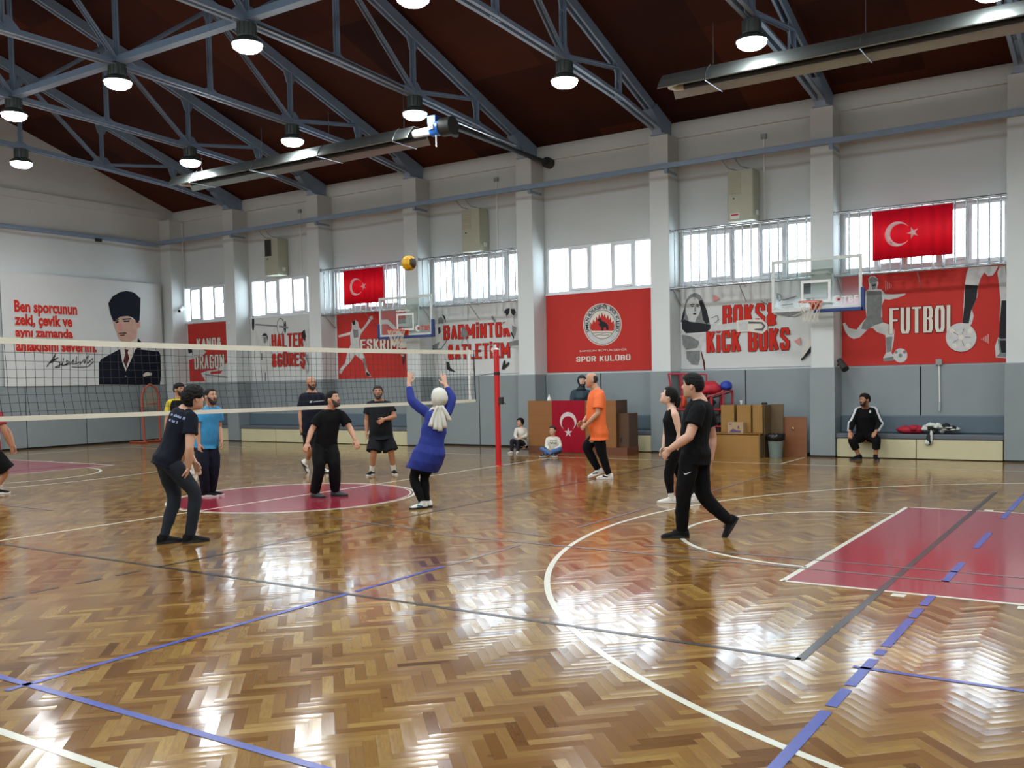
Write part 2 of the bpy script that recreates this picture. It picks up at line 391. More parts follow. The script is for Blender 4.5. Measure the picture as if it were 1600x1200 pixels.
def seg(x0, y0, x1, y1, w, z):
    a = Vector((x0, y0)); b = Vector((x1, y1)); d = (b-a).normalized(); nn = Vector((-d.y, d.x))*w/2
    return [(a.x+nn.x, a.y+nn.y, z), (a.x-nn.x, a.y-nn.y, z), (b.x-nn.x, b.y-nn.y, z), (b.x+nn.x, b.y+nn.y, z)]
def line_obj(name, segs, m, z):
    mb = MB()
    for s_ in segs: mb.add(seg(*s_[:4], s_[4] if len(s_) > 4 else 0.05, z), [(0, 1, 2, 3)])
    return struct(name, mb, m, floor)
def arc_pts(cx, cy, r, a0, a1, n): return [(cx+r*cos(a0+(a1-a0)*i/n), cy+r*sin(a0+(a1-a0)*i/n)) for i in range(n+1)]
def arc_obj(name, cx, cy, r, a0, a1, m, z, w=0.05, n=64, tails=None):
    mb = MB(); po = arc_pts(cx, cy, r+w/2, a0, a1, n); pi_ = arc_pts(cx, cy, r-w/2, a0, a1, n)
    vs = [(x, y, z) for x, y in po]+[(x, y, z) for x, y in pi_]
    mb.add(vs, [(i, i+1, n+2+i, n+1+i) for i in range(n)])
    for t in (tails or []): mb.add(seg(*t, w, z), [(0, 1, 2, 3)])
    return struct(name, mb, m, floor)
Zr, Zw, Zk, Zb = 0.0008, 0.0014, 0.0020, 0.0026
# red areas
mb = MB(); mb.add([(x, y, Zr) for x, y in arc_pts(0, 0, 1.76, 0, 2*pi, 72)[:-1]], [tuple(range(72))]); struct('painted_circle', mb, M_LRED, floor)
KX = 8.235
for sgn in (1, -1):
    mb = MB(); mb.add([(sgn*KX, -2.45, Zr), (sgn*13.9, -2.45, Zr), (sgn*13.9, 2.45, Zr), (sgn*KX, 2.45, Zr)], [(0, 1, 2, 3)]); struct('painted_key', mb, M_LRED, floor)
    line_obj('key_line', [(sgn*KX, -2.475, sgn*KX, 2.475), (sgn*KX, -2.45, sgn*13.9, -2.45), (sgn*KX, 2.45, sgn*13.9, 2.45)] +
             [(sgn*x, s*2.50, sgn*x, s*2.60, 0.10) for x in (9.15, 10.0, 10.85) for s in (-1, 1)], M_LWHITE, Zw)
    a = pi/2 if sgn > 0 else -pi/2
    arc_obj('free_throw_arc', sgn*KX, 0, 1.8, a, a+pi, M_LWHITE, Zw)
    xb = 12.05
    th = math.acos(min(1, (13.9-xb)/6.45)) if sgn > 0 else 0
    a0, a1 = (pi/2, 3*pi/2) if sgn > 0 else (-pi/2, pi/2)
    arc_obj('three_point_line', sgn*xb, 0, 6.45, a0, a1, M_LWHITE, Zw, n=96, tails=[(sgn*xb, 6.45, sgn*13.9, 6.45), (sgn*xb, -6.45, sgn*13.9, -6.45)])
    line_obj('end_line', [(sgn*13.9, -7.55, sgn*13.9, 7.66)], M_LWHITE, Zw)
arc_obj('circle_line', 0, 0, 1.80, 0, 2*pi, M_LWHITE, Zw, n=96)
arc_obj('circle_line', 0, 0, 1.735, 0, 2*pi, M_LWHITE, Zw, w=0.022, n=96)
line_obj('centre_line', [(0, -7.55, 0, 7.66)], M_LWHITE, Zw)
line_obj('side_line', [(-13.9, -7.55, 13.9, -7.55), (-13.9, 7.66, 13.9, 7.66), (4.94, 7.66, 4.94, 9.2)], M_LWHITE, Zw)
# volleyball court in black
line_obj('volleyball_side_line', [(-9, -4.5, 9.0, -4.5, 0.045)], M_LBLACK, Zk)
line_obj('volleyball_end_line', [(9.0, -4.52, 9.0, 4.5, 0.055)], M_LBLACK, Zk)
line_obj('attack_line', [(3, -4.5, 3, 7.4, 0.045)]+[(3, y-0.12, 3, y+0.12, 0.045) for y in (-4.82, -5.2, -5.6, -5.98)], M_LBLACK, Zk)
line_obj('volleyball_end_line', [(-9.0, -4.52, -9.0, 4.5, 0.05)], M_LBLACK, Zk)
line_obj('attack_line', [(-3, -4.5, -3, 4.5, 0.04)], M_WORN, Zk)
# blue lines, worn through in places
line_obj('blue_court_line', [(9.37, -7.1, 9.37, -5.3, 0.06)]+[(9.37, y, 9.37, y+l, 0.06) for y, l in ((-5.22, .3), (-4.85, .55), (-4.2, .12), (-4.0, .75), (-3.2, .3), (-2.8, .35), (-1.9, .9), (-0.2, 1.0), (1.9, .6), (2.6, 1.5), (4.3, 2.6))], M_LBLUE, Zb)
line_obj('blue_court_line', [(-9.37, -7.1, 9.4, -7.07, 0.05)], M_LBLUE, Zb)
line_obj('blue_court_line', [(5.38, -7.2, 5.38, -4.5, 0.05), (5.38, -4.4, 5.38, -3.25, 0.045)], M_LBLUE, Zb)
line_obj('blue_court_line', [(9.30, -4.5, 13.5, -4.5, 0.04)], M_LBLUE, Zb)
line_obj('worn_court_line', [(5.34, -0.75, 5.34, 1.2, 0.05), (5.4, 2.4, 5.4, 6.6, 0.05), (5.38, -3.2, 5.38, -2.0, 0.04), (4.2, -1.86, 13.5, -1.9, 0.045), (6.5, -1.46, 13.5, -1.46, 0.04),
          (3.2, -1.5, 4.2, -1.86, 0.04), (1.9, -1.35, 3.3, -1.62, 0.04), (4.6, -1.3, 5.4, -1.45, 0.04), (-9.4, -2.4, -2, -2.6, 0.05), (-9.4, -3.6, -3.4, -3.5, 0.06)], M_WORN, Zb)

# walls -----------------------------------------------------------
def window_spans(bays): return [(a+0.05, b-0.05) for a, b in bays]
def long_wall(name, y0, y1, spans):
    mb = MB(); xs = sorted(spans); mb.box(XW-0.25, XE+0.25, y0, y1, -0.2, WZ0); mb.box(XW-0.25, XE+0.25, y0, y1, WZ1, EAVE+0.15)
    x = XW-0.25
    for a, b in xs: mb.box(x, a, y0, y1, WZ0, WZ1); x = b
    mb.box(x, XE+0.25, y0, y1, WZ0, WZ1)
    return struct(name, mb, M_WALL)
SP = window_spans(BAYS+EXTRA)
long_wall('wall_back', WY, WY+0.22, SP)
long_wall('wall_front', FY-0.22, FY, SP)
def ceil_z(y): 
    # ridge over the court's middle, pitch from the back wall eave; front side falls to its own eave
    return EAVE+(WY-y)*SLOPE if y >= 0 else EAVE+WY*SLOPE+y*(WY*SLOPE)/abs(FY)
for nm, x0, x1 in (('wall_left', XW-0.25, XW), ('wall_right', XE, XE+0.25)):
    mb = MB(); prof = [(FY-.2, -0.2), (WY+.2, -0.2), (WY+.2, EAVE-.05), (0, ceil_z(0)+0.05), (FY-.2, EAVE-.05)]
    mb.add([(x0, y, z) for y, z in prof]+[(x1, y, z) for y, z in prof], [(0, 1, 2, 3, 4), (9, 8, 7, 6, 5)]+[(i, (i+1) % 5, 5+(i+1) % 5, 5+i) for i in range(5)])
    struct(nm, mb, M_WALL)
# ceiling: two pitched slabs
mb = MB()
for (ya, za, yb, zb) in ((WY+.22, EAVE-.07, 0, ceil_z(0)), (FY-.22, EAVE-.07, 0, ceil_z(0))):
    mb.add([(XW-.25, ya, za), (XE+.25, ya, za), (XE+.25, yb, zb), (XW-.25, yb, zb), (XW-.25, ya, za+.18), (XE+.25, ya, za+.18), (XE+.25, yb, zb+.18), (XW-.25, yb, zb+.18)],
           [(0, 1, 2, 3), (7, 6, 5, 4), (0, 4, 5, 1), (1, 5, 6, 2), (2, 6, 7, 3), (3, 7, 4, 0)])
struct('ceiling', mb, M_CEIL)
# ring beam under the eave and gable band
mb = MB(); mb.box(XW, XE, WY-0.07, WY, 7.05, 7.36); struct('trim_1', mb, M_WALL)
mb = MB(); mb.box(XW, XW+0.06, FY, WY-0.07, 7.12, 7.34); struct('trim_2', mb, M_WALL)
# pillars
for i, x in enumerate(PXL):
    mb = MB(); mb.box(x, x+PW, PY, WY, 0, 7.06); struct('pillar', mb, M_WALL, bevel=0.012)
    mb = MB(); mb.box(x-0.02, x+PW+0.03, PY-0.045, WY-0.12, 0.03, 1.83); o = struct('pillar_padding', mb, M_PAD, bevel=0.012)
    mb = MB(); mb.box(x-0.01, x+PW+0.02, PY-0.035, WY-0.12, 0.0, 0.03); struct('pad_base', mb, M_PADEDGE, o)
mb = MB(); mb.box(XW, XW+0.5, WY-0.55, WY, 0, 7.06); struct('pillar', mb, M_WALL)          # corner pillar at the gable
mb = MB(); mb.box(XW, XW+0.2, 3.65, 4.02, 0, 7.12); struct('pillar', mb, M_WALL)
mb = MB(); mb.box(XW, XW+0.2, -4.2, -3.8, 0, 7.12); struct('pillar', mb, M_WALL)
# wall padding, two panels to a bay
for (a, b) in BAYS+EXTRA:
    m_ = (a+b)/2; n = 2 if b-a < 5 else 4
    for q in range(n):
        xa, xb_ = a+(b-a)*q/n, a+(b-a)*(q+1)/n
        mb = MB(); mb.box(xa+0.012, xb_-0.012, WY-0.10, WY-0.005, 0.04, 1.83); o = struct('wall_padding', mb, M_PAD, bevel=0.012)
        mb = MB(); mb.box(xa+0.005, xb_-0.005, WY-0.07, WY-0.005, 0.0, 1.80); struct('pad_base', mb, M_PADEDGE, o)
y = FY+0.05
while y < WY-0.7:
    y2 = min(y+1.82, WY-0.6)
    for xw, s in ((XW, 1), (XE, -1)):
        xs = sorted((xw, xw+s*0.10)); mb = MB(); mb.box(xs[0], xs[1], y+0.012, y2-0.012, 0.05, 1.80); o = struct('wall_padding', mb, M_PAD, bevel=0.012)
        xs = sorted((xw, xw+s*0.07)); mb = MB(); mb.box(xs[0], xs[1], y, y2, 0.0, 1.76); struct('pad_base', mb, M_PADEDGE, o)
    y = y2

# windows ----------------------------------------------------------
def glass_material():
    m = bpy.data.materials.new('window_glass'); m.use_nodes = True; q = NB(m); nt = m.node_tree
    out = nt.nodes['Material Output']; nt.nodes.remove(nt.nodes['Principled BSDF'])
    t = q.n('ShaderNodeBsdfTransparent'); t.inputs[0].default_value = (0.95, 0.97, 0.97, 1)
    g = q.n('ShaderNodeBsdfGlossy'); g.inputs['Roughness'].default_value = 0.05
    lw = q.n('ShaderNodeLayerWeight'); lw.inputs[0].default_value = 0.15
    nz = q.n('ShaderNodeTexNoise'); nz.inputs['Scale'].default_value = 3
    f = q.m('MULTIPLY', lw.outputs['Fresnel'], q.m('MULTIPLY_ADD', nz.outputs['Fac'], 0.2, 0.8))
    ms = q.n('ShaderNodeMixShader'); q.L.new(f, ms.inputs[0]); q.L.new(t.outputs[0], ms.inputs[1]); q.L.new(g.outputs[0], ms.inputs[2]); q.L.new(ms.outputs[0], out.inputs[0])
    return m
M_GLASS = glass_material()
def window(idx, a, b, y, s):        # s=+1: room is at smaller y
    n = 5 if b-a < 4 else 9
    if (b-a) < 2.0: n = 3
    fr = MB(); f = 0.05; yo, yi = y+s*0.02, y+s*0.10; y0, y1 = min(yo, yi), max(yo, yi)
    fr.box(a, b, y0, y1, WZ0, WZ0+f); fr.box(a, b, y0, y1, WZ1-f, WZ1); fr.box(a, a+f, y0, y1, WZ0+f, WZ1-f); fr.box(b-f, b, y0, y1, WZ0+f, WZ1-f)
    wd = (b-a-2*f)/n
    for i in range(1, n): fr.box(a+f+wd*i-0.03, a+f+wd*i+0.03, y0, y1, WZ0+f, WZ1-f)
    w = struct('window_%d' % idx, fr, M_WHITEPVC, bevel=0.006)
    mb = MB(); ys = sorted((y-s*0.03, y+s*0.02)); mb.box(a-0.04, b+0.04, ys[0], ys[1], WZ0-0.035, WZ0); struct('window_sill', mb, M_WHITEPVC, w)
    for i in range(n):
        xa, xb_ = a+f+wd*i+0.03*(i > 0), a+f+wd*(i+1)-0.03*(i < n-1)
        za, zb = WZ0+f, WZ1-f
        if i % 2 == 1:
            sh = MB(); g = 0.055; ys = sorted((y-s*0.004, y+s*0.06))
            sh.box(xa, xb_, ys[0], ys[1], za, za+g); sh.box(xa, xb_, ys[0], ys[1], zb-g, zb); sh.box(xa, xa+g, ys[0], ys[1], za+g, zb-g); sh.box(xb_-g, xb_, ys[0], ys[1], za+g, zb-g)
            sh.box(xb_-g/2-0.012, xb_-g/2+0.012, min(y-s*0.03, y), max(y-s*0.03, y), (za+zb)/2-0.05, (za+zb)/2+0.05)
            so = struct('sash', sh, M_WHITEPVC, w, bevel=0.005); xa += g; xb_ -= g; za += g; zb -= g
        gl = MB(); ys = sorted((y+s*0.035, y+s*0.045)); gl.box(xa, xb_, ys[0], ys[1], za, zb)
        struct('window_pane', gl, M_GLASS, w)
for i, (a, b) in enumerate(SP): window(i+1, a, b, WY, 1)
for i, (a, b) in enumerate(SP): window(i+20, a, b, FY, -1)  # unseen windows behind the camera, added to tune the daylight in the hall

# ================================================================== roof trusses
M_STEEL = mat('blue_grey_steel_paint', '8093a8', 0.38, var=0.12, scale=5)
NODES_B = [(9.75, 7.17), (7.6, 7.47), (5.4, 7.62), (3.2, 7.72), (1.07, 7.78)]
def topz(y): return ceil_z(y)-0.17
def truss(x, label, lefthalf=True):
    t = thing('roof_truss', label, 'roof truss', (x, 9.75, 7.06), 'blue grey steel roof trusses')
    full = NODES_B+[(-y, z) for y, z in NODES_B[::-1][:-1]]+[(-11.35, 7.17)]
    mb = MB()
    for s in (-0.06, 0.06):
        mb.bar((x+s, 9.95, topz(9.95)+0.02), (x+s, 0, topz(0)), 0.045, 0.21); mb.bar((x+s, 0, topz(0)), (x+s, -11.5, ceil_z(-11.5)-0.15), 0.045, 0.21)
    obj('top_chord', mb, M_STEEL, t)
    mb = MB()
    for (y0, z0), (y1, z1) in zip(full[:-1], full[1:]):
        for s in (-0.05, 0.05):
            mb.bar((x+s, y0, z0), (x+s, y1, z1), 0.018, 0.11); mb.bar((x+s*1.5, y0, z0-0.05), (x+s*1.5, y1, z1-0.05), 0.07, 0.014)
    obj('bottom_chord', mb, M_STEEL, t)
    def web(name, y0, z0, y1, z1, w=0.045):
        mb = MB()
        for s in (-0.035, 0.035):
            mb.bar((x+s, y0, z0), (x+s, y1, z1), 0.014, w*1.7, (0, 1, 0.3)); mb.bar((x+s*1.6, y0, z0), (x+s*1.6, y1, z1), w, 0.014, (0, 1, 0.3))
        obj(name, mb, M_STEEL, t)
    inner = [n_ for n_ in full if abs(n_[0]) < 9]
    for y0, z0 in inner: web('vertical_strut', y0, z0, y0, topz(y0))
    # diagonals fan from every second bottom node
    for y0, z0 in inner:
        if any(abs(abs(y0)-q) < 0.1 for q in (5.4, 1.07)):
            for dy in (2.2, -2.15):
                y1 = y0+dy
                if abs(y1) < 8 and not (abs(y0) < 2 and abs(y1) < 2): web('diagonal_strut', y0, z0+0.05, y1, topz(y1)-0.05)
    web('diagonal_strut', 1.07, 7.83, -1.07, topz(-1.07)-0.05)
    # gusset plates
    for y0, z0 in inner:
        big = any(abs(abs(y0)-q) < 0.1 for q in (5.4, 1.07)); r = 0.30 if big else 0.15
        mb = MB(); pl = [(-r, -0.06), (r, -0.06), (r, 0.08), (r*0.45, r*0.85), (-r*0.45, r*0.85), (-r, 0.08)]
        mb.add([(x-0.012, y0+a, z0+b) for a, b in pl]+[(x+0.012, y0+a, z0+b) for a, b in pl], [(0, 1, 2, 3, 4, 5), (11, 10, 9, 8, 7, 6)]+[(i, (i+1) % 6, 6+(i+1) % 6, 6+i) for i in range(6)])
        obj('gusset_plate', mb, M_STEEL, t)
        zt = topz(y0); mb = MB(); pl = [(-0.22, 0.05), (0.22, 0.05-SLOPE*0.3), (0.09, -0.32), (-0.09, -0.32)]
        mb.add([(x-0.012, y0+a, zt+b) for a, b in pl]+[(x+0.012, y0+a, zt+b) for a, b in pl], [(0, 1, 2, 3), (7, 6, 5, 4)]+[(i, (i+1) % 4, 4+(i+1) % 4, 4+i) for i in range(4)])
        obj('gusset_plate', mb, M_STEEL, t)
    # bearing shoe on the pillar
    mb = MB(); pl = [(9.45, 7.07), (9.95, 7.07), (9.95, 7.42), (9.2, 7.66), (8.95, 7.50), (9.30, 7.28)]
    n = len(pl); mb.add([(x-0.11, a, b) for a, b in pl]+[(x+0.11, a, b) for a, b in pl], [tuple(range(n)), tuple(range(2*n-1, n-1, -1))]+[(i, (i+1) % n, n+(i+1) % n, n+i) for i in range(n)])
    mb.box(x-0.17, x+0.17, 9.45, 10.0, 7.06, 7.085)
    obj('bearing_shoe', mb, M_STEEL, t)
    return t
TL = ['roof truss at the far right edge, resting on the pillar right of the football banner',
      'roof truss resting on the pillar between the football banner and the boxing banner',
      'roof truss resting on the pillar left of the boxing banner, over the basketball end',
      'roof truss carrying the black pipe, on the pillar right of the badminton banner',
      'roof truss resting on the pillar between the fencing banner and the badminton banner',
      'roof truss resting on the pillar between the weightlifting and the fencing banners',
      'farthest roof truss, resting on the pillar between the small rowing banner and the weightlifting banner']
for k in range(7): truss(TX[k+1], TL[k])
mb = MB(); mb.bar((TX[7], 1.07, 7.84), (TX[0], 1.07, 7.84), 0.10, 0.13); mb.bar((TX[7], 1.07, 7.77), (TX[0], 1.07, 7.77), 0.17, 0.014); mb.bar((TX[7], 1.07, 7.84), (XW, 1.07, 7.84), 0.10, 0.13)
tag(obj('tie_beam', mb, M_STEEL), 'blue grey steel tie beam running the length of the hall through the truss nodes', 'steel beam')
# blue pipe rail along the pillars and the gable
mb = MB(); mb.box(XW+0.1, XE, 9.37, 9.47, 6.285, 6.40)
rail = tag(obj('rail_beam', mb, M_STEEL, bevel=0.01), 'long blue grey steel rail running across all the pillars above the windows', 'rail')
for x in PXL:
    mb = MB(); mb.box(x+PW-0.06, x+PW+0.02, 9.40, 9.485, 6.19, 6.285); mb.bar((x+PW-0.02, 9.44, 6.235), (x+PW-0.02, 9.95, 6.235), 0.06, 0.06); obj('rail_bracket', mb, M_STEEL, rail)
mb = MB(); mb.box(XW+0.02, XW+0.12, FY+0.1, 9.36, 6.22, 6.33)
tag(obj('rail_beam', mb, M_STEEL, bevel=0.01), 'blue grey steel rail along the left end wall above the big portrait banner', 'rail')

# ================================================================== high bay lamps
M_LBODY = mat('grey_lamp_housing', '434c49', 0.45, 0.2, var=0.1)
M_LENS = mat('lit_lamp_lens', 'ffffff', 0.3, emit='fbfdff', strength=14.0)
def lamp(x, y, zb, label, grp='lit high bay lamps under the trusses'):
    t = thing('high_bay_lamp', label, 'ceiling lamp', (x, y, zb), grp)
    mb = MB(); mb.lathe([(0.15, 0.12), (0.24, 0.06), (0.265, 0.0), (0.25, 0.0), (0.23, 0.05)], 28, (x, y, zb)); obj('lamp_shade', mb, M_LBODY, t, 40)
    mb = MB(); mb.lathe([(0.13, 0.10), (0.15, 0.14), (0.15, 0.34), (0.11, 0.36)], 24, (x, y, zb))
    for a in range(12): mb.box(x+0.15*cos(a*pi/6)-0.01, x+0.15*cos(a*pi/6)+0.01, y+0.15*sin(a*pi/6)-0.01, y+0.15*sin(a*pi/6)+0.01, zb+0.14, zb+0.34)
    obj('lamp_housing', mb, M_LBODY, t, 40)
    mb = MB(); mb.lathe([(0.24, 0.0), (0.235, -0.05), (0.17, -0.10), (0.02, -0.125)], 28, (x, y, zb)); obj('lamp_lens', mb, M_LENS, t, 60)
    mb = MB(); mb.tube([(x, y, zb+0.34), (x, y, zb+0.46)], 0.012, 8); obj('hanger', mb, M_LBODY, t)
    l = bpy.data.lights.new('lamp_light', 'SPOT'); l.energy = LAMP_POWER; l.spot_size = radians(165); l.spot_blend = 0.6; l.shadow_soft_size = 0.2; l.color = (0.94, 0.98, 1.0)
    o = bpy.data.objects.new('lamp_light', l); COL.objects.link(o); o.parent = t; o.location = (0, 0, -0.34)
LAMPS = [(TX[1], 5.43, 7.16, 'lamp at the top right, partly hidden behind the right-hand tube heater'),
 (TX[2], 5.43, 7.19, 'lamp hanging just above the left end of the right-hand tube heater'),
 (TX[3], 5.43, 7.22, 'single lamp on the truss above the red club banner'),
 (TX[4], 5.43, 7.22, 'lamp right beside the blue burner of the left tube heater'),
 (TX[5], 5.43, 7.22, 'lamp hanging above the middle of the left tube heater'),
 (TX[6], 5.43, 7.25, 'lamp close to the far left end of the left tube heater'),
 (TX[7], 3.20, 7.32, 'farthest lamp, hanging low in front of the left end wall'),
 (TX[3], 1.07, 7.33, 'lamp cut by the top edge of the picture near its middle'),
 (TX[4], 1.07, 7.38, 'nearest lamp under the tie beam, left of the picture middle'),
 (TX[5], 1.07, 7.43, 'lamp under the big star-shaped truss node at upper left'),
 (TX[6], 1.07, 7.43, 'lamp cut by the left edge of the picture under the tie beam')]
for a in LAMPS: lamp(*a)
for k, (x, y) in enumerate([(TX[1], 1.07), (TX[2], 1.07), (TX[7], -1.2)]+[(TX[i], yy) for yy in (-3.3, -7.6) for i in (0, 1, 2, 3, 4, 5, 6, 7)]+[(TX[0], 5.43), (TX[0], 1.07)]):
    lamp(x, y, 7.35 if abs(y) < 5 else 7.2, 'high bay lamp over the near part of the hall, outside the picture', 'lamps over the near part of the hall')
# ================================================================== banners on the back wall
M_BRED = mat('red_banner_print', 'bb3a34', 0.8, var=0.06, scale=1.5, spec=0.15)
M_BWHITE = mat('pale_banner_print', 'cdd0ce', 0.8, var=0.08, scale=1.2, spec=0.15)
M_BTXT = mat('white_banner_lettering', 'd8d4c8', 0.8, var=0.04, spec=0.15)
M_BTXR = mat('red_banner_lettering', 'c23228', 0.8, var=0.05, spec=0.15)
M_G1 = mat('light_grey_figure_print', 'c4c6c4', 0.8, var=0.22, scale=9, spec=0.15)
M_G2 = mat('mid_grey_figure_print', '7e8282', 0.8, var=0.35, scale=12, spec=0.15)
M_G3 = mat('dark_figure_print', '2e2f33', 0.8, var=0.25, scale=9, spec=0.15)
M_SKINP = mat('printed_skin_tone', 'c4a08c', 0.8, var=0.18, scale=6, spec=0.15)
M_NAVYP = mat('printed_navy', '171a26', 0.8, var=0.15, scale=5, spec=0.15)
M_TIEP = mat('printed_tie_red', '5a1c20', 0.8, spec=0.15)
M_PINKP = mat('printed_faded_pink', 'd08f88', 0.8, spec=0.15)
M_OUTL = mat('dark_print_outline', '5a2a28', 0.8, spec=0.15)
BM = [M_BRED, M_BWHITE, M_BTXT, M_BTXR, M_G1, M_G2, M_G3, M_SKINP, M_NAVYP, M_TIEP, M_PINKP, M_OUTL]
RED, PALE, WT, RT, G1, G2, G3, SKN, NVY, TIE, PNK, OUT = range(12)
class Banner:
    """a printed cloth hanging flat on a wall; artwork is laid on the cloth in thin print layers"""
    def __init__(s, name, label, x0, x1, z0, z1, base, axis='y', pos=WY-0.012):
        s.mb = MB(); s.axis = axis; s.pos = pos; s.lay = 0; s.name = name; s.label = label
        n = 14
        for i in range(n):                          # the cloth: slightly wavy sheet with thickness
            pass
        rows = []
        for side in (0, 1):
            for i in range(n+1):
                u = x0+(x1-x0)*i/n
                for z in (z0, z1):
                    rows.append(s.pt(u, z, -0.008 if side == 0 else 0.006))
        k = 2*(n+1); fs = []
        for i in range(n):
            fs.append((2*i, 2*i+2, 2*i+3, 2*i+1)); fs.append((k+2*i, k+2*i+1, k+2*i+3, k+2*i+2))
            fs.append((2*i, k+2*i, k+2*i+2, 2*i+2)); fs.append((2*i+1, 2*i+3, k+2*i+3, k+2*i+1))
        fs.append((0, 1, k+1, k)); fs.append((2*n, k+2*n, k+2*n+1, 2*n+1))
        s.mb.add(rows, fs, base)
    def pt(s, a, z, off):                              # off>0 is into the wall
        return Vector((a, s.pos+off, z)) if s.axis == 'y' else Vector((s.pos-off, a, z))
    def px(s, u, v):                                   # photo position -> point on the banner plane
        q = on_y(u, v, s.pos) if s.axis == 'y' else on_x(u, v, s.pos)
        return (q.x, q.z) if s.axis == 'y' else (q.y, q.z)
    def off(s): s.lay += 1; return -0.009-0.0006*s.lay
    def poly(s, pts, mi):
        o = s.off(); s.mb.add([s.pt(*s.px(u, v), o) for u, v in pts], [tuple(range(len(pts)))], mi)
    def zpoly(s, ox, oy, sc, pts, mi): s.poly([(ox+a/sc, oy+b/sc) for a, b in pts], mi)
    def stroke(s, pts, w, mi):
        o = s.off(); q = [Vector(s.px(u, v)) for u, v in pts]
        for a, b in zip(q[:-1], q[1:]):
            d = (b-a); 
            if d.length < 1e-6: continue
            d.normalize(); nn = Vector((-d.y, d.x))*w/2; a2 = a-d*w*0.3; b2 = b+d*w*0.3
            s.mb.add([s.pt(*p_, o) for p_ in (a2+nn, a2-nn, b2-nn, b2+nn)], [(0, 1, 2, 3)], mi)
    def ell(s, u, v, ru, rv, mi, n=28, rot=0):
        s.poly([(u+ru*cos(2*pi*i/n)*cos(rot)-rv*sin(2*pi*i/n)*sin(rot), v+ru*cos(2*pi*i/n)*sin(rot)+rv*sin(2*pi*i/n)*cos(rot)) for i in range(n)], mi)
    def text(s, txt, u0, v0, u1, v1, mi, bold=0.02, outline=None):
        """box from lower-left (u0,v0) to upper-right (u1,v1) in photo positions"""
        a0, b0 = s.px(u0, v0); a1, b1 = s.px(u1, v1)
        if outline is not None:
            o = s.off(); e = 0.018
            fit_text(s.mb, txt, lambda a, b: s.pt(a0-e+(a1-a0+2*e)*a, b0-e+(b1-b0+2*e)*b, o), outline, bold+0.02)
        o = s.off()
        fit_text(s.mb, txt, lambda a, b: s.pt(a0+(a1-a0)*a, b0+(b1-b0)*b, o), mi, bold)
    def block(s, txt, u0, v0, u1, v1, mi, outline=None, t=0.38):
        a0, b0 = s.px(u0, v0); a1, b1 = s.px(u1, v1)
        if outline is not None:
            o = s.off(); block_text(s.mb, txt, a0, b0, a1, b1, lambda a, b, q: s.pt(a, b, o-q), outline, t, 0.012); s.lay += 6
        o = s.off(); block_text(s.mb, txt, a0, b0, a1, b1, lambda a, b, q: s.pt(a, b, o-q), mi, t); s.lay += 6
    def done(s):
        me = s.mb.mesh(s.name); o = link(s.name, me, BM); return tag(o, s.label, 'banner', 'sports banners on the walls')

Bx = [(a+0.02, b-0.01) for a, b in BAYS]       # bay extents right->left; index 0 is beyond the right edge
# --- football banner
b = Banner('wall_banner', 'red banner with the word FUTBOL, a kicking player and footballs', Bx[1][0], Bx[1][1], 1.85, 3.69, RED)
z = lambda pts, mi: b.zpoly(1300, 300, 4.138, pts, mi)
z([(235,560),(250,545),(275,542),(295,560),(300,590),(290,625),(320,630),(345,660),(400,662),(478,656),(470,668),(420,685),(370,697),(340,692),(322,735),(325,800),(320,840),(350,850),(395,865),(405,900),(400,960),(385,1040),(405,1065),(400,1090),(335,1095),(332,1070),(350,1040),(348,960),(345,925),(290,905),(265,880),(240,880),(180,940),(140,950),(110,935),(85,900),(70,850),(85,845),(110,880),(160,890),(190,850),(225,810),(215,740),(212,690),(205,650),(235,632),(240,610)], G1)
z([(225,640),(320,640),(325,690),(318,800),(330,845),(280,860),(230,890),(190,885),(200,850),(228,805),(225,730)], G2)
z([(240,560),(262,545),(292,560),(298,580),(245,592)], G2); z([(250,590),(290,585),(285,625),(262,632)], G2)
z([(348,940),(392,935),(384,1030),(355,1040)], G2); z([(335,1075),(400,1062),(400,1090),(335,1095)], G2); z([(262,600),(285,596),(284,606),(262,610)], G3)
b.ell(1300+443/4.138, 300+1057/4.138, 11, 11, G1); b.ell(1300+443/4.138, 300+1057/4.138, 3, 3, G2); b.ell(1300+470/4.138, 300+1035/4.138, 2.5, 2.5, G2); b.ell(1300+415/4.138, 300+1035/4.138, 2.5, 2.5, G2)
z([(885,485),(1075,480),(1060,510),(1040,540),(1010,545),(985,520),(960,560),(945,610),(940,680),(905,760),(918,800),(905,850),(890,870),(845,850),(850,760),(855,660),(862,590),(870,530)], G1)
z([(862,600),(945,605),(935,690),(900,770),(885,850),(845,850),(855,740)], G3)
z([(1085,480),(1140,475),(1143,1075),(1060,1070),(1055,1000),(1070,950),(1085,930),(1085,800),(1090,700),(1080,600),(1070,520)], G1)
z([(1097,702),(1141,700),(1142,940),(1110,955),(1080,945),(1085,850)], G3); z([(1070,950),(1140,945),(1143,1070),(1065,1065),(1085,1040)], G2); z([(1085,960),(1125,960),(1135,1040),(1095,1040)], G3)
b.block('FUTBOL', 1390, 522, 1495, 476, WT, OUT)
b.ell(1300+836/4.138, 300+940/4.138, 24, 22.5, G1); 
for (du, dv) in ((0, 0), (-14, -10), (14, -10), (-10, 13), (11, 13)): b.ell(1300+836/4.138+du, 300+940/4.138+dv, 4.5, 4.2, WT, 5)
for i in range(5):
    a = 2*pi*i/5; b.stroke([(1502+6*cos(a), 527+6*sin(a)), (1502+15*cos(a), 527+14*sin(a))], 0.012, G2)
for r in range(4): z([(348+r*12, 575+r*7), (352+r*12, 577+r*7), (352+r*12, 640-r*8), (348+r*12, 642-r*8)], PNK)
for r in range(4): z([(1016-r*14, 918+r*9), (1006-r*14, 924+r*9), (1006-r*14, 975-r*8), (1016-r*14, 982-r*8)], PNK)
b.done()
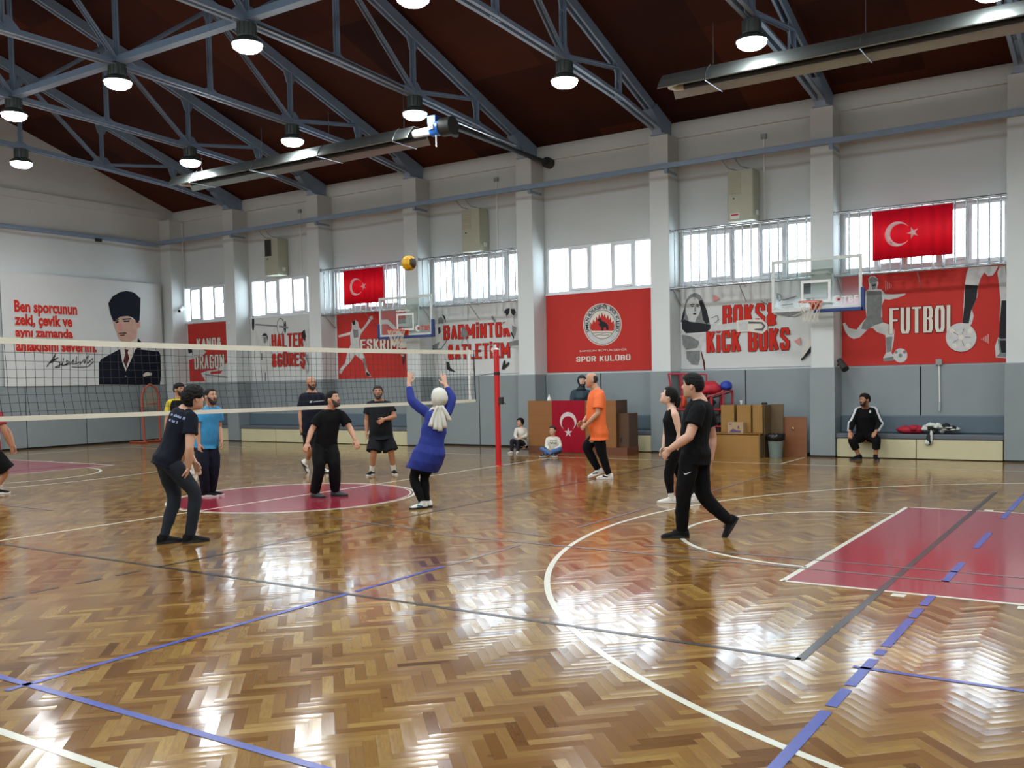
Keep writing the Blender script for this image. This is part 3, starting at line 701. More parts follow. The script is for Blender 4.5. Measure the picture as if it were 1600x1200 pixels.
# --- boxing banner
b = Banner('wall_banner', 'white banner reading BOKS & KICK BOKS with a woman throwing a punch', Bx[2][0], Bx[2][1], 1.87, 3.66, PALE)
z = lambda pts, mi: b.zpoly(1040, 330, 4.616, pts, mi)
z([(110,860),(250,880),(330,878),(290,940),(250,1000),(270,1050),(285,1140),(250,1110),(190,1110),(145,1060),(120,960)], G1)
z([(118,760),(130,720),(150,640),(180,600),(215,588),(250,605),(275,650),(300,720),(318,800),(325,835),(280,840),(120,820)], G2)
z([(118,800),(135,780),(180,800),(240,805),(325,818),(328,845),(300,870),(150,880),(120,850)], G3)
b.ell(1040+200/4.616, 330+700/4.616, 11.5, 17.5, G1, 28, 0.1); z([(160,760),(225,770),(215,800),(170,795)], G1)
z([(178,672),(208,668),(209,675),(180,679)], G3); z([(222,672),(246,674),(245,681),(222,679)], G3); z([(184,684),(204,683),(203,690),(186,691)], G3); z([(224,684),(243,686),(242,692),(225,691)], G3); z([(198,738),(224,735),(220,746),(202,747)], G3); z([(211,690),(216,690),(222,720),(208,722)], G2)
z([(240,650),(262,640),(300,720),(318,800),(295,815),(270,780),(262,720)], G3); z([(112,800),(130,720),(143,700),(140,750),(125,800)], G3)
z([(120,890),(190,905),(245,940),(230,985),(150,1000),(125,960)], G2); z([(150,1010),(250,1005),(250,1070),(235,1110),(190,1105),(155,1065)], G2); z([(255,1010),(262,1010),(285,1090),(288,1150),(280,1150),(272,1095)], OUT)
b.block('BOKS&', 1130, 512, 1213, 473, RT, OUT); b.block('KİCK BOKS', 1105, 551, 1234, 512, RT, OUT)
z([(328,812),(400,818),(520,800),(520,850),(420,862),(328,868)], G1)
z([(515,790),(600,782),(700,782),(738,815),(740,850),(700,885),(640,872),(600,868),(520,872)], WT)
z([(600,795),(700,798),(725,830),(705,865),(650,860),(640,850),(700,845),(705,825),(690,812),(600,812)], G2); z([(530,800),(595,795),(598,855),(535,860)], G1)
b.stroke([(1040+603/4.616, 330+800/4.616), (1040+700/4.616, 330+806/4.616), (1040+722/4.616, 330+828/4.616), (1040+700/4.616, 330+852/4.616), (1040+655/4.616, 330+850/4.616)], 0.012, G3)
z([(790,640),(900,650),(1000,620),(1030,650),(1050,700),(940,760),(840,745),(780,700)], G1)
z([(985,520),(1030,508),(1058,520),(1062,640),(1030,655),(1000,610)], G3); z([(805,590),(835,600),(845,640),(825,655),(805,630)], G2); z([(815,600),(830,608),(836,636),(822,640)], PALE)
z([(780,690),(900,730),(1000,690),(1010,720),(900,760),(800,740)], G2); b.stroke([(1040+850/4.616, 330+640/4.616), (1225, 469), (1245, 463)], 0.02, G3); b.stroke([(1222, 477), (1240, 475)], 0.014, G3)
z([(980,1065),(1050,975),(1062,985),(1060,1010),(985,1080)], G3); z([(985,1000),(1050,900),(1060,960),(990,1060)], WT)
z([(350,605),(400,628),(350,655)], PNK); z([(978,908),(978,968),(930,938)], PNK)
b.stroke([(1113,497), (1122, 493), (1124, 500), (1117, 505)], 0.012, G3); b.stroke([(1190,470), (1199, 476), (1200, 468)], 0.012, G3)
b.done()
# --- club banner
b = Banner('wall_banner', 'plain red club banner with a round white crest reading SPOR KULÜBÜ', Bx[3][0]-0.0, Bx[3][1], 1.87, 3.78, RED)
cu, cv = 941.5, 507
b.ell(cu, cv, 30, 33, WT, 48); b.ell(cu, cv, 28.6, 31.6, OUT, 48); b.ell(cu, cv, 27.8, 30.8, G1, 48); b.ell(cu, cv, 20.5, 22.8, G3, 40); b.ell(cu, cv, 19.8, 22, WT, 40)
fl_ = [(-19, 6), (-18.5, -4), (-16, 0), (-14, -8), (-11, -3), (-9.5, -13), (-7, -8), (-5, -16), (-2, -10), (-1, -19), (2, -12), (4, -17), (6, -9), (9, -15), (10.5, -7), (13, -11), (14.5, -3), (17.5, -6), (19, 2), (18, 8), (14, 13), (-14, 13)]
b.poly([(cu+a, cv+c*1.02) for a, c in fl_], RED)
b.poly([(cu+a, cv+c) for a, c in [(-8, -8), (-3, -10), (0, -5), (4, -4), (9, 1), (10, 8), (7, 9), (5, 4), (2, 5), (2, 12), (-1, 12), (-2, 5), (-6, 0), (-4, -3)]], G3)
b.poly([(cu+a, cv+c) for a, c in [(-17.5, 10), (17.5, 10), (14, 15.5), (8, 19.5), (0, 21.2), (-8, 19.5), (-14, 15.5)]], WT)
b.stroke([(cu-15, cv+13.5), (cu-7, cv+12.6), (cu, cv+13.5), (cu+7, cv+12.6), (cu+15, cv+13.5)], 0.012, G3); b.stroke([(cu-11, cv+17), (cu-4, cv+16.2), (cu+3, cv+17), (cu+11, cv+16.4)], 0.012, G3)
ring = 'SAMSUN BÜYÜKŞEHİR SPOR KULÜBÜ'
c0 = Vector(b.px(cu, cv)); rr = (b.px(cu+24.3, cv)[0]-c0.x)
o_ = b.off()
for i, ch in enumerate(ring):
    if ch == ' ': continue
    an = radians(200-220*i/(len(ring)-1)); vs, fs = text_polys(ch, 0.02)
    if not vs: continue
    xs = [v[0] for v in vs]; mx_ = (min(xs)+max(xs))/2; h = 0.115
    rad = Vector((cos(an), sin(an))); tan = Vector((sin(an), -cos(an)))
    b.mb.add([b.pt(*(c0+rad*(rr-0.035+v[1]*h)+tan*((v[0]-mx_)*h)), o_) for v in vs], fs, G3)
b.text('SAMSUN BÜYÜKŞEHİR', 906, 551, 980, 543.5, WT, 0.0); b.block('SPOR KULÜBÜ', 901, 565.5, 985.5, 554.5, WT, None, 0.30)
b.done()
# --- badminton banner
b = Banner('wall_banner', 'white banner reading BADMINTON & ATLETIZM with two athletes', Bx[4][0], Bx[4][1], 1.88, 3.69, PALE)
z = lambda pts, mi: b.zpoly(660, 380, 5.456, pts, mi)
z([(130,625),(160,605),(190,625),(200,680),(195,720),(200,780),(240,830),(280,870),(270,900),(230,890),(200,930),(235,1000),(240,1050),(290,1100),(280,1110),(235,1085),(205,1075),(200,1010),(180,960),(130,1000),(120,1080),(130,1130),(110,1130),(95,1060),(100,960),(75,900),(70,840),(110,720),(130,700)], G1)
z([(135,640),(160,625),(185,650),(180,690),(160,680),(140,690)], G2); z([(170,605),(195,625),(205,680),(190,650)], G3); z([(205,1010),(232,1015),(240,1060),(290,1100),(235,1090),(208,1072)], G3); z([(75,880),(150,840),(130,900),(90,905)], G2); z([(135,720),(155,710),(160,760),(140,780)], G3)
b.stroke([(671,525),(674,540),(677,546),(690,545),(700,530)], 0.02, G3)
b.block('BADMİNTON', 694, 531, 797, 503, RT, OUT, .36); b.block('&ATLETİZM', 701, 562, 797, 535, RT, OUT, .36)
b.ell(660+363/5.456, 380+770/5.456, 5.2, 7, G2); b.stroke([(727, 510), (724, 514), (724, 522)], 0.03, G2); b.stroke([(722, 540), (724, 530), (731, 530), (733, 540)], 0.014, G2); b.stroke([(732, 478), (732, 502)], 0.012, G2); b.stroke([(770, 495), (774, 502)], 0.06, G2)
z([(700,590),(720,560),(760,552),(795,570),(800,600),(780,640),(790,680),(825,720),(835,780),(830,850),(820,890),(840,940),(835,960),(800,890),(745,880),(770,830),(760,780),(735,720),(690,730),(680,700),(730,660),(715,620)], G1)
z([(700,590),(720,560),(750,555),(745,600),(725,625),(715,600)], G3); z([(760,560),(790,560),(803,590),(785,620),(765,600)], G3); z([(750,840),(835,820),(832,870),(745,880)], G2); z([(770,700),(810,720),(800,790),(775,800)], G2); z([(765,750),(790,800),(785,820),(760,770)], G3)
b.ell(660+608/5.456, 380+910/5.456, 3, 4, WT); z([(700,1000),(715,1000),(712,1040),(745,1010),(748,1030),(700,1075),(680,1075)], G3)
b.done()
# --- fencing banner
b = Banner('wall_banner', 'red banner reading ESKRIM with fencers, partly behind the left basketball board', -8.79, -5.70, 1.83, 3.70, RED)
z = lambda pts, mi: b.zpoly(500, 400, 6.0, pts, mi)
z([(300,625),(330,595),(360,620),(370,670),(390,690),(450,610),(470,565),(495,560),(500,590),(480,605),(440,660),(385,730),(370,790),(375,860),(415,930),(430,1000),(445,1070),(485,1130),(470,1135),(430,1110),(430,1060),(400,980),(330,925),(290,990),(230,1050),(200,1105),(182,1095),(188,1060),(240,1000),(255,920),(290,830),(285,740),(180,765),(172,745),(290,710),(300,680)], G1)
z([(303,620),(330,598),(335,640),(310,650)], G3); z([(310,690),(360,690),(362,760),(320,770)], G2); z([(400,965),(425,960),(440,1060),(420,1050)], G2); z([(440,1080),(485,1130),(450,1125),(432,1108)], G3)
b.stroke([(500+182/6, 400+750/6), (500+285/6, 400+722/6)], 0.04, WT)
b.block('ESKRİM', 564, 548, 623, 527.5, WT, OUT, .36)
z([(570,600),(640,595),(700,650),(730,690),(760,700),(830,590),(845,650),(835,850),(760,870),(740,850),(780,780),(700,700),(640,640),(575,640)], G1)
z([(745,600),(790,585),(830,610),(835,660),(790,680),(750,650)], G2); z([(740,850),(800,800),(838,830),(800,865)], WT); z([(765,920),(800,935),(795,1000),(785,1035),(778,1000),(780,950)], G3); z([(760,922),(790,922),(792,945),(770,940)], G1)
b.done()
# --- weightlifting banner
b = Banner('wall_banner', 'white banner reading HALTER & GÜREŞ with a lifted barbell', Bx[6][0], Bx[6][1], 1.80, 3.76, PALE)
z = lambda pts, mi: b.zpoly(400, 420, 6.667, pts, mi)
b.stroke([(400, 507), (437, 510)], 0.05, G2); b.ell(400+265/6.667-1, 420+600/6.667, 6, 13.5, G2); b.ell(438.5, 510, 4.8, 12, PALE); b.ell(446, 511, 1.6, 10, G3); b.stroke([(437, 510), (450, 512)], 0.06, G2); b.ell(396, 505, 2, 12, G3)
z([(0,640),(30,720),(70,800),(60,700),(75,675),(105,670),(125,700),(125,760),(110,800),(140,810),(185,690),(190,610),(200,610),(200,700),(165,830),(165,1190),(105,1190),(105,1000),(85,1190),(50,1190),(50,870),(0,770)], G1)
z([(65,700),(85,672),(110,672),(128,710),(120,760),(112,700),(80,700)], G3); z([(80,710),(110,705),(112,770),(85,775)], SKN if False else G2); z([(60,880),(68,880),(68,950),(58,950)], G3); z([(98,1080),(106,1080),(104,1190),(96,1190)], G3); z([(148,760),(160,820),(150,815)], G3)
b.block('HALTER', 425.5, 544, 474, 520, RT, OUT, .36); b.block('&GÜREŞ', 426, 573, 477, 551, RT, OUT, .36)
z([(500,640),(560,620),(585,650),(588,830),(540,850),(560,960),(545,1100),(520,1050),(530,930),(515,830),(520,760)], G1); z([(485,660),(515,632),(530,700),(520,760),(490,710)], G3); z([(520,870),(545,900),(560,1000),(548,1000),(530,930)], G2)
b.done()
# --- rowing banner
b = Banner('wall_banner', 'small red banner reading KANO & DRAGON at the far left corner', -15.45, Bx[7][1], 1.87, 3.74, RED)
z = lambda pts, mi: b.zpoly(230, 540, 6.4, pts, mi)
b.block('KANO&', 308, 543, 346, 527, WT, OUT, .36)
z([(318,90),(420,20),(560,40),(600,60),(560,100),(470,130),(318,180)], G1); z([(318,60),(345,50),(350,100),(320,110)], G3); z([(410,20),(450,30),(455,70),(420,80)], G3)
b.block('DRAGON', 305, 577, 351, 553.5, WT, OUT, .36)
z([(545,275),(600,255),(700,240),(810,170),(815,375),(600,378),(575,330)], G1); z([(640,260),(760,250),(740,280),(640,285)], RED); z([(560,280),(810,310),(810,325),(600,300)], G2)
b.done()
# --- portrait banner on the gable
b = Banner('portrait_banner', 'huge pale banner with a man in a black hat and red quotation', 4.25, 9.36, 1.79, 5.02, PALE, 'x', XW+0.115)
z = lambda pts, mi: b.zpoly(0, 420, 5.926, pts, mi)
z([(915,1072),(915,870),(935,835),(1110,742),(1250,742),(1470,765),(1485,800),(1490,990),(1480,1074)], NVY)
z([(1110,742),(1165,738),(1250,745),(1230,800),(1163,950),(1130,860)], WT); z([(1150,745),(1190,745),(1180,775),(1195,830),(1165,915),(1140,860),(1158,780)], TIE)
z([(1180,690),(1275,640),(1312,690),(1300,742),(1200,750),(1110,742)], WT); z([(1275,640),(1318,690),(1300,745),(1260,742)], NVY)
z([(1048,500),(1060,460),(1180,435),(1250,480),(1270,490),(1296,490),(1298,540),(1270,560),(1262,640),(1220,670),(1170,685),(1120,672),(1090,640),(1078,590),(1060,550)], SKN)
z([(1000,320),(1040,255),(1110,215),(1170,205),(1225,215),(1260,235),(1282,262),(1300,268),(1296,400),(1290,480),(1262,490),(1225,452),(1180,437),(1110,445),(1048,490),(1020,420)], NVY)
z([(1250,470),(1285,478),(1280,500),(1255,498)], G3); z([(1130,463),(1210,457),(1215,468),(1135,476)], G3); z([(1052,480),(1095,466),(1095,476),(1055,490)], G3); z([(1140,480),(1200,476),(1195,492),(1145,494)], G3); z([(1065,488),(1095,484),(1095,500),(1068,502)], G3)
z([(1100,500),(1118,500),(1135,562),(1120,575),(1092,570)], PNK); z([(1095,595),(1160,588),(1175,602),(1130,600),(1095,606)], G3); z([(1108,612),(1155,608),(1150,620),(1112,622)], TIE); z([(1262,500),(1285,510),(1275,545),(1262,530)], PNK)
z([(1318,985),(1340,962),(1362,955),(1405,965),(1400,985),(1325,1000)], WT); b.ell(1160/5.926, 420+995/5.926, 1, 1, G2)
b.text('Ben sporcunun', 22, 493, 119.5, 474.5, RT, 0.045, WT); b.text('zeki, çevik ve', 22.5, 512, 112, 494, RT, 0.045, WT)
b.text('aynı zamanda', 23.5, 530.5, 113, 514.5, RT, 0.045, WT); b.text('ahlaklısını severim.', 24, 549, 150, 533.5, RT, 0.045, WT)
sg = [(72,573),(82,560),(86,553),(82,566),(76,567),(90,559),(80,563),(93,566),(92,574),(85,574),(97,568),(99,560),(96,571),(104,570),(103,563),(108,566),(100,570),(110,568),(114,562),(113,569),(118,568),(119,557),(118,569),(125,565),(124,570),(131,561),(131,568),(137,555),(136,568),(144,560),(145,566),(136,573),(118,574),(112,573)]
b.stroke(sg, 0.022, G3)
b.done()

# ================================================================== flags
M_FLAG = mat('red_flag_cloth', 'd2143a', 0.6, var=0.04, scale=6, transl=0.6)
M_FLAGW = mat('white_flag_cloth', 'ffffff', 0.6, var=0.03, transl=0.65)
def star_moon(fmap, mb, vert=False):
    """crescent and star on a flag of height 1, width 1.5; fmap(a,b)->3d"""
    def P(a, b): return fmap(a, b)
    n = 40; pts = []
    R, r = 0.25, 0.2; c, c2 = (0.5, 0.5), (0.5625, 0.5)
    # intersection angle
    dx = 0.0625; a_ = math.acos((dx*dx+R*R-r*r)/(2*dx*R)); b_ = math.acos((dx*dx+r*r-R*R)/(2*dx*r))
    for i in range(n+1):
        t = a_+(2*pi-2*a_)*i/n; pts.append((c[0]+R*cos(t), c[1]+R*sin(t)))
    for i in range(n+1):
        t = -(pi-b_) - (2*pi-2*(pi-b_))*0 + 0
        break
    t0, t1 = 2*pi-(pi-b_), (pi-b_)
    inner = [(c2[0]+r*cos(t0+(t1-t0)*i/n), c2[1]+r*sin(t0+(t1-t0)*i/n)) for i in range(1, n)]
    m_ = len(pts); 
    # build as strip between outer and inner arcs
    out = pts; inn = [pts[-1]]+inner+[pts[0]]; inn = inn[::-1]
    vs = [P(*q) for q in out]+[P(*q) for q in inn]; k = len(out); k2 = len(inn)
    fs = []
    for i in range(k-1):
        j0 = min(k2-1, round(i*(k2-1)/(k-1))); j1 = min(k2-1, round((i+1)*(k2-1)/(k-1)))
        f = [i, i+1, k+j1] + ([k+j0] if j0 != j1 else []); fs.append(tuple(f))
    mb.add(vs, fs, 1)
    sc_ = (0.8, 0.5); st = []
    for i in range(10):
        t = pi+pi*i/5; q = 0.125 if i % 2 == 0 else 0.048; st.append((sc_[0]+q*cos(t), sc_[1]+q*sin(t)))
    mb.add([P(*q) for q in st]+[P(*sc_)], [(i, (i+1) % 10, 10) for i in range(10)], 1)
def flag(label, x0, x1, z0, z1, y):
    mb = MB(); n = 40; h = z1-z0; w = x1-x0
    wave = lambda a: 0.012*sin(a*17)+0.006*sin(a*41+1)
    vs = []
    for i in range(n+1):
        for s in (0, 1):
            a = i/n; vs.append((x0+w*a, y+wave(a), z0+h*s+0.012*sin(a*3)*(1-s)))
    fs = [(2*i, 2*i+2, 2*i+3, 2*i+1) for i in range(n)]
    mb.add(vs, fs, 0); W_ = w/h
    star_moon(lambda a, b_: Vector((x0+h*a*0.98, y+wave(h*a*0.98/w)-0.005, z0+h*b_)), mb)
    o = link('turkish_flag', mb.mesh('turkish_flag'), [M_FLAG, M_FLAGW], smooth=180)
    tag(o, label, 'flag', 'crescent flags on the window guards')
    md = o.modifiers.new('thickness', 'SOLIDIFY'); md.thickness = 0.002; md.offset = 1
    return o
flag('red crescent flag over the right-hand window guard, above the football banner', 6.22, 7.69, 3.90, 4.86, 9.50)
flag('red crescent flag over the left window guard, above the fencing banner', -7.98, -6.50, 3.88, 4.83, 9.50)

# ================================================================== window guards
M_CHROME = mat('galvanised_tube', 'b9c2c8', 0.22, 0.85, var=0.06)
def guard(bay, label):
    a, b_ = BAYS[bay]; x0, x1 = a-0.0, b_+0.0
    t = thing('window_guard', label, 'window guard', ((x0+x1)/2, 9.56, 3.66), 'tube guards in front of the windows')
    for z_, nm in ((4.92, 'top_rail'), (3.665, 'bottom_rail')):
        mb = MB(); mb.tube([(x0, 9.56, z_), (x1, 9.56, z_)], 0.030, 12); mb.box(x0, x0+0.01, 9.52, 9.60, z_-0.04, z_+0.04); obj(nm, mb, M_CHROME, t, 40)
    n = 16
    for i in range(n):
        x = x0+0.1+(x1-x0-0.2)*i/(n-1); mb = MB(); mb.tube([(x, 9.56, 3.665), (x, 9.56, 4.92)], 0.017, 8); obj('guard_bar', mb, M_CHROME, t, 40)
    for x in (x0+0.03, (x0+x1)/2, x1-0.03):
        mb = MB(); mb.tube([(x, 9.56, 3.665), (x, 10.05, 3.665)], 0.012, 8); mb.tube([(x, 9.60, 3.66), (x, 10.05, 3.30)], 0.010, 8); obj('wall_stay', mb, M_CHROME, t, 40)
guard(1, 'tube window guard above the football banner, at the far right')
guard(2, 'tube window guard above the boxing banner')
guard(4, 'tube window guard above the badminton banner')
guard(5, 'tube window guard above the fencing banner, with a flag on it')

# ================================================================== wall heaters
M_BEIGE = mat('beige_heater_casing', 'aeb09a', 0.5, var=0.06); M_DK = mat('dark_grille', '23241f', 0.6); M_WHITE = mat('white_plastic', 'dedfdc', 0.4); M_GREYP = mat('grey_paint', '8d9290', 0.5)
def heater(x0, z0, label, dark=False, sticker=False):
    t = thing('wall_heater', label, 'wall heater', (x0+0.28, 9.8, z0), 'beige unit heaters above the windows')
    mb = MB(); mb.box(x0, x0+0.56, 9.62, 10.03, z0, z0+1.08); obj('casing', mb, M_BEIGE, t, bevel=0.015)
    g = MB()
    for i in range(9): g.bar((x0+0.03, 9.615, z0+0.60+i*0.05), (x0+0.30, 9.615, z0+0.60+i*0.05), 0.012, 0.032 if not dark else 0.02, (0, -0.5, 1))
    g.box(x0+0.02, x0+0.31, 9.612, 9.622, z0+0.565, z0+0.58); g.box(x0+0.02, x0+0.31, 9.612, 9.622, z0+1.03, z0+1.045)
    obj('louvre_grille', g, M_DK if dark else M_BEIGE, t)
    if dark: g = MB(); g.box(x0+0.03, x0+0.30, 9.616, 9.62, z0+0.58, z0+1.03); obj('grille_recess', g, M_DK, t)
    mb = MB(); mb.lathe([(0.015, 0), (0.015, -0.03), (0.008, -0.035)], 12, (x0+0.14, 9.62, z0+0.48), axis='y'); obj('knob', mb, M_DK, t)
    if sticker:
        mb = MB(); mb.box(x0+0.06, x0+0.26, 9.613, 9.62, z0+0.05, z0+0.17); s_ = obj('sticker', mb, M_WHITE, t)
        mb = MB(); mb.box(x0+0.08, x0+0.24, 9.610, 9.614, z0+0.12, z0+0.15); obj('sticker_print', mb, M_BTXR, s_)
    mb = MB(); mb.box(x0+0.565, x0+0.60, 9.78, 9.88, z0+0.12, z0+0.22); obj('junction_box', mb, M_WHITE, t)
    for dx in (0.10, 0.38):
        mb = MB(); mb.tube([(x0+dx-0.16, 9.5, 6.30), (x0+dx-0.15, 9.55, z0+1.25), (x0+dx-0.08, 9.62, z0+1.14), (x0+dx+0.12, 9.75, z0+1.08)], 0.014, 8); obj('gas_hose', mb, M_GREYP, t, 60)
heater(3.20, 5.00, 'beige wall heater with white sticker above the boxing banner', sticker=True)
heater(-3.93, 4.99, 'beige wall heater above the badminton banner')
heater(-11.26, 4.96, 'beige wall heater with dark grille above the weightlifting banner', dark=True)
for x, z1, lb in ((3.87, 6.75, 'right of the heater above the boxing banner'), (-3.10, 6.75, 'beside the heater above the badminton banner'), (-10.15, 6.75, 'beside the heater above the weightlifting banner')):
    t = thing('cable_conduit', 'thin white cable conduit running up the wall '+lb, 'conduit', (x, 10.02, 4.95))
    mb = MB(); mb.box(x-0.015, x+0.015, 10.02, 10.05, 4.95, z1); obj('conduit_run', mb, M_WHITE, t); mb = MB(); mb.box(x-0.06, x+0.06, 9.99, 10.05, z1, z1+0.1); obj('junction_box', mb, M_GREYP, t)

# ================================================================== tube heaters under the roof
M_ALU = mat('aluminium_reflector', '97a19e', 0.38, 0.75, var=0.08, scale=3); M_TUBE = mat('heat_tube_steel', '3a3d3e', 0.5, 0.5); M_BLUEP = mat('blue_burner_casing', '1f62b4', 0.35)
def tube_heater(x0, x1, y, z, label, burner):
    t = thing('tube_heater', label, 'tube heater', ((x0+x1)/2, y, z), 'radiant tube heaters under the roof')
    prof = [(-0.40, -0.17), (-0.30, -0.02), (-0.16, 0.11), (0.16, 0.11), (0.30, -0.02), (0.40, -0.17)]
    prof2 = [(a*0.97, c-0.012) for a, c in prof]
    L = prof+prof2[::-1]
    mb = MB(); mb.loft([[(x, y+a, z+c) for a, c in L] for x in (x0, (x0+x1)/2, x1)]); obj('reflector', mb, M_ALU, t)
    for s in (-0.16, 0.16):
        mb = MB(); mb.tube([(x0+0.25, y+s, z-0.06), (x1+(0.05 if burner else -0.25), y+s, z-0.06)], 0.05, 14); obj('radiant_tube', mb, M_TUBE, t, 40)
    mb = MB(); mb.tube([(x0+0.27, y-0.16, z-0.06), (x0+0.13, y-0.13, z-0.06), (x0+0.08, y, z-0.06), (x0+0.13, y+0.13, z-0.06), (x0+0.27, y+0.16, z-0.06)], 0.055, 14); obj('return_bend', mb, mat('pale_enamel', 'c3bca6', 0.4), t, 40)
    n = max(2, int((x1-x0)/2.6))
    for i in range(n+1):
        x = x0+0.9+(x1-x0-1.3)*i/n
        mb = MB(); mb.tube([(x, y-0.41, z-0.19), (x, y+0.41, z-0.19)], 0.013, 8); mb.tube([(x, y-0.40, z-0.19), (x, y-0.31, z-0.0), (x, y-0.16, z+0.13)], 0.013, 8); mb.tube([(x, y+0.40, z-0.19), (x, y+0.31, z-0.0), (x, y+0.16, z+0.13)], 0.013, 8)
        o = obj('hanger_bracket', mb, M_CHROME, t, 40)
        mb = MB(); mb.tube([(x, y, z+0.11), (x, y, min(z+0.9, ceil_z(y)))], 0.006, 6); obj('suspension_wire', mb, M_CHROME, o)
    if burner:
        mb = MB(); mb.tube([(x1+0.02, y-0.16, z-0.06), (x1+0.50, y-0.16, z-0.06)], 0.085, 16); obj('burner_housing', mb, M_WHITE, t, 40)
        mb = MB(); mb.tube([(x1+0.50, y-0.16, z-0.04), (x1+0.72, y-0.16, z-0.04)], [0.15, 0.15], 18); mb.box(x1+0.45, x1+0.65, y-0.26, y-0.06, z+0.05, z+0.22); bh = obj('burner_casing', mb, M_BLUEP, t, 40)
        mb = MB(); mb.box(x1+0.52, x1+0.64, y-0.33, y-0.29, z-0.08, z+0.02); obj('burner_label', mb, M_WHITE, bh)
        mb = MB(); mb.tube([(x1+0.72, y-0.10, z-0.02), (x1+1.0, y-0.10, z-0.02)], [0.19, 0.19], 20); mb.tube([(x1+0.85, y+0.05, z-0.12), (x1+0.85, y+0.2, z-0.12)], 0.07, 12); obj('fan_housing', mb, M_DK, t, 40)
        mb = MB(); mb.tube([(x1+0.62, y-0.2, z-0.16), (x1+0.63, y-0.2, z-0.42)], 0.012, 8); obj('hanging_rod', mb, M_WHITE, t)
    return t
tube_heater(-10.2, -2.25, 5.92, 6.98, 'long tube heater in the upper left with blue burner at its right end', True)
tube_heater(3.42, 12.5, 6.05, 6.99, 'long tube heater crossing the upper right corner of the picture', False)
t = thing('exhaust_pipe', 'dark pipe with round black end running beside the truss to the wall', 'pipe', (-1.55, 10.0, 7.0))
mb = MB(); mb.tube([(-1.45, 6.15, 7.02), (-1.50, 9.3, 6.98), (-1.50, 10.03, 6.98)], 0.055, 14); obj('pipe_run', mb, M_TUBE, t, 40)
mb = MB(); mb.tube([(-1.50, 9.86, 6.98), (-1.50, 10.04, 6.98)], 0.13, 20); obj('wall_collar', mb, M_DK, t, 40)
mb = MB(); mb.tube([(-1.40, 6.15, 7.12), (-1.42, 8.4, 7.08)], 0.03, 10); obj('air_duct', mb, M_CHROME, t, 40)
mb = MB(); mb.tube([(TX[4]+0.12, 4.95, 7.60), (TX[4]+0.13, 3, 7.70), (TX[4]+0.12, 1.2, 7.73)], 0.02, 8)
tag(obj('power_cable', mb, M_DK, smooth=60), 'black cable clipped along the bottom chord of the truss above the left heater', 'cable')

# ================================================================== volleyball net
M_NET = mat('black_net_cord', '17181b', 0.7); M_TAPE = mat('cream_net_tape', 'cfcdbb', 0.6, var=0.05); M_RPOST = mat('red_post_paint', 'c01c20', 0.35, var=0.05)
N0, N1, NT, NBt = -4.88, 4.64, 2.275, 1.285
t = thing('volleyball_net', 'volleyball net with cream tapes stretched above the centre line', 'net', (0, 0, NBt))
def sag(y): return -0.03*(1-((y)/4.9)**2)
def netx(z): return 0.02*sin((NT-z)*3.0)
mb = MB(); ys = [N0+(N1-N0)*i/24 for i in range(25)]
for i in range(24):
    a, c = ys[i], ys[i+1]; mb.add([(-0.006, a, NT-0.07+sag(a)), (-0.006, c, NT-0.07+sag(c)), (-0.006, c, NT+sag(c)), (-0.006, a, NT+sag(a)), (0.006, a, NT-0.07+sag(a)), (0.006, c, NT-0.07+sag(c)), (0.006, c, NT+sag(c)), (0.006, a, NT+sag(a))],
       [(3,2,1,0),(4,5,6,7),(0,1,5,4),(1,2,6,5),(2,3,7,6),(3,0,4,7)])
obj('top_tape', mb, M_TAPE, t)
mb = MB()
for i in range(24):
    a, c = ys[i], ys[i+1]; q = lambda y: NBt+0.05*(1-((y-N0)/(N1-N0)))**2-0.0
    mb.add([(0.02, a, q(a)), (0.02, c, q(c)), (0.02, c, q(c)+0.055), (0.02, a, q(a)+0.055), (0.03, a, q(a)), (0.03, c, q(c)), (0.03, c, q(c)+0.055), (0.03, a, q(a)+0.055)], [(3,2,1,0),(4,5,6,7),(0,1,5,4),(1,2,6,5),(2,3,7,6),(3,0,4,7)])
obj('bottom_tape', mb, M_TAPE, t)
mb = MB(); k = 0; y = N0; r_ = 0.0032
while y <= N1+0.001:
    pts = []
    for j in range(9):
        f = j/8; z_ = NT-0.07-(NT-0.12-NBt)*f+sag(y)*(1-f); dy = 0.012*sin(y*3.1+f*4)+0.055*max(0, f-0.6)/0.4*(1-0.5*(y-N0)/(N1-N0))-0.01*f
        pts.append((0.0+0.025*f, y+dy, z_))
    mb.tube(pts, r_, 4, caps=False); y += 0.108
for j in range(1, 9):
    f = j/9; pts = [(0.025*f, yy, NT-0.07-(NT-0.12-NBt)*f+sag(yy)*(1-f)+0.004*sin(yy*9+j)) for yy in ys]; mb.tube(pts, r_*0.72, 4, caps=False)
o = obj('net_mesh', mb, M_NET, t); 
for yb in (4.50, -4.50):
    mb = MB(); mb.box(-0.014, 0.012, yb-0.028, yb+0.028, NBt, NT+0.005); obj('side_tape', mb, mat('white_side_tape', 'dcdcd8', 0.5), t)
mb = MB(); mb.tube([(0, N1+0.0, NT-0.01), (0, 5.30, 2.27)], 0.006, 6); mb.tube([(0.02, N1, NBt+0.9*0.55), (0.0, 5.33, 1.83)], 0.006, 6); mb.tube([(0, N1, NT), (0.02, N1+0.01, NBt)], 0.01, 6); obj('tension_rope', mb, M_NET, t)
mb = MB(); mb.tube([(0, N0, NT-0.01), (0, -5.35, 2.27)], 0.006, 6); mb.tube([(0.02, N0, NBt+0.03), (0.0, -5.35, 1.4)], 0.006, 6); obj('tension_rope', mb, M_NET, t)
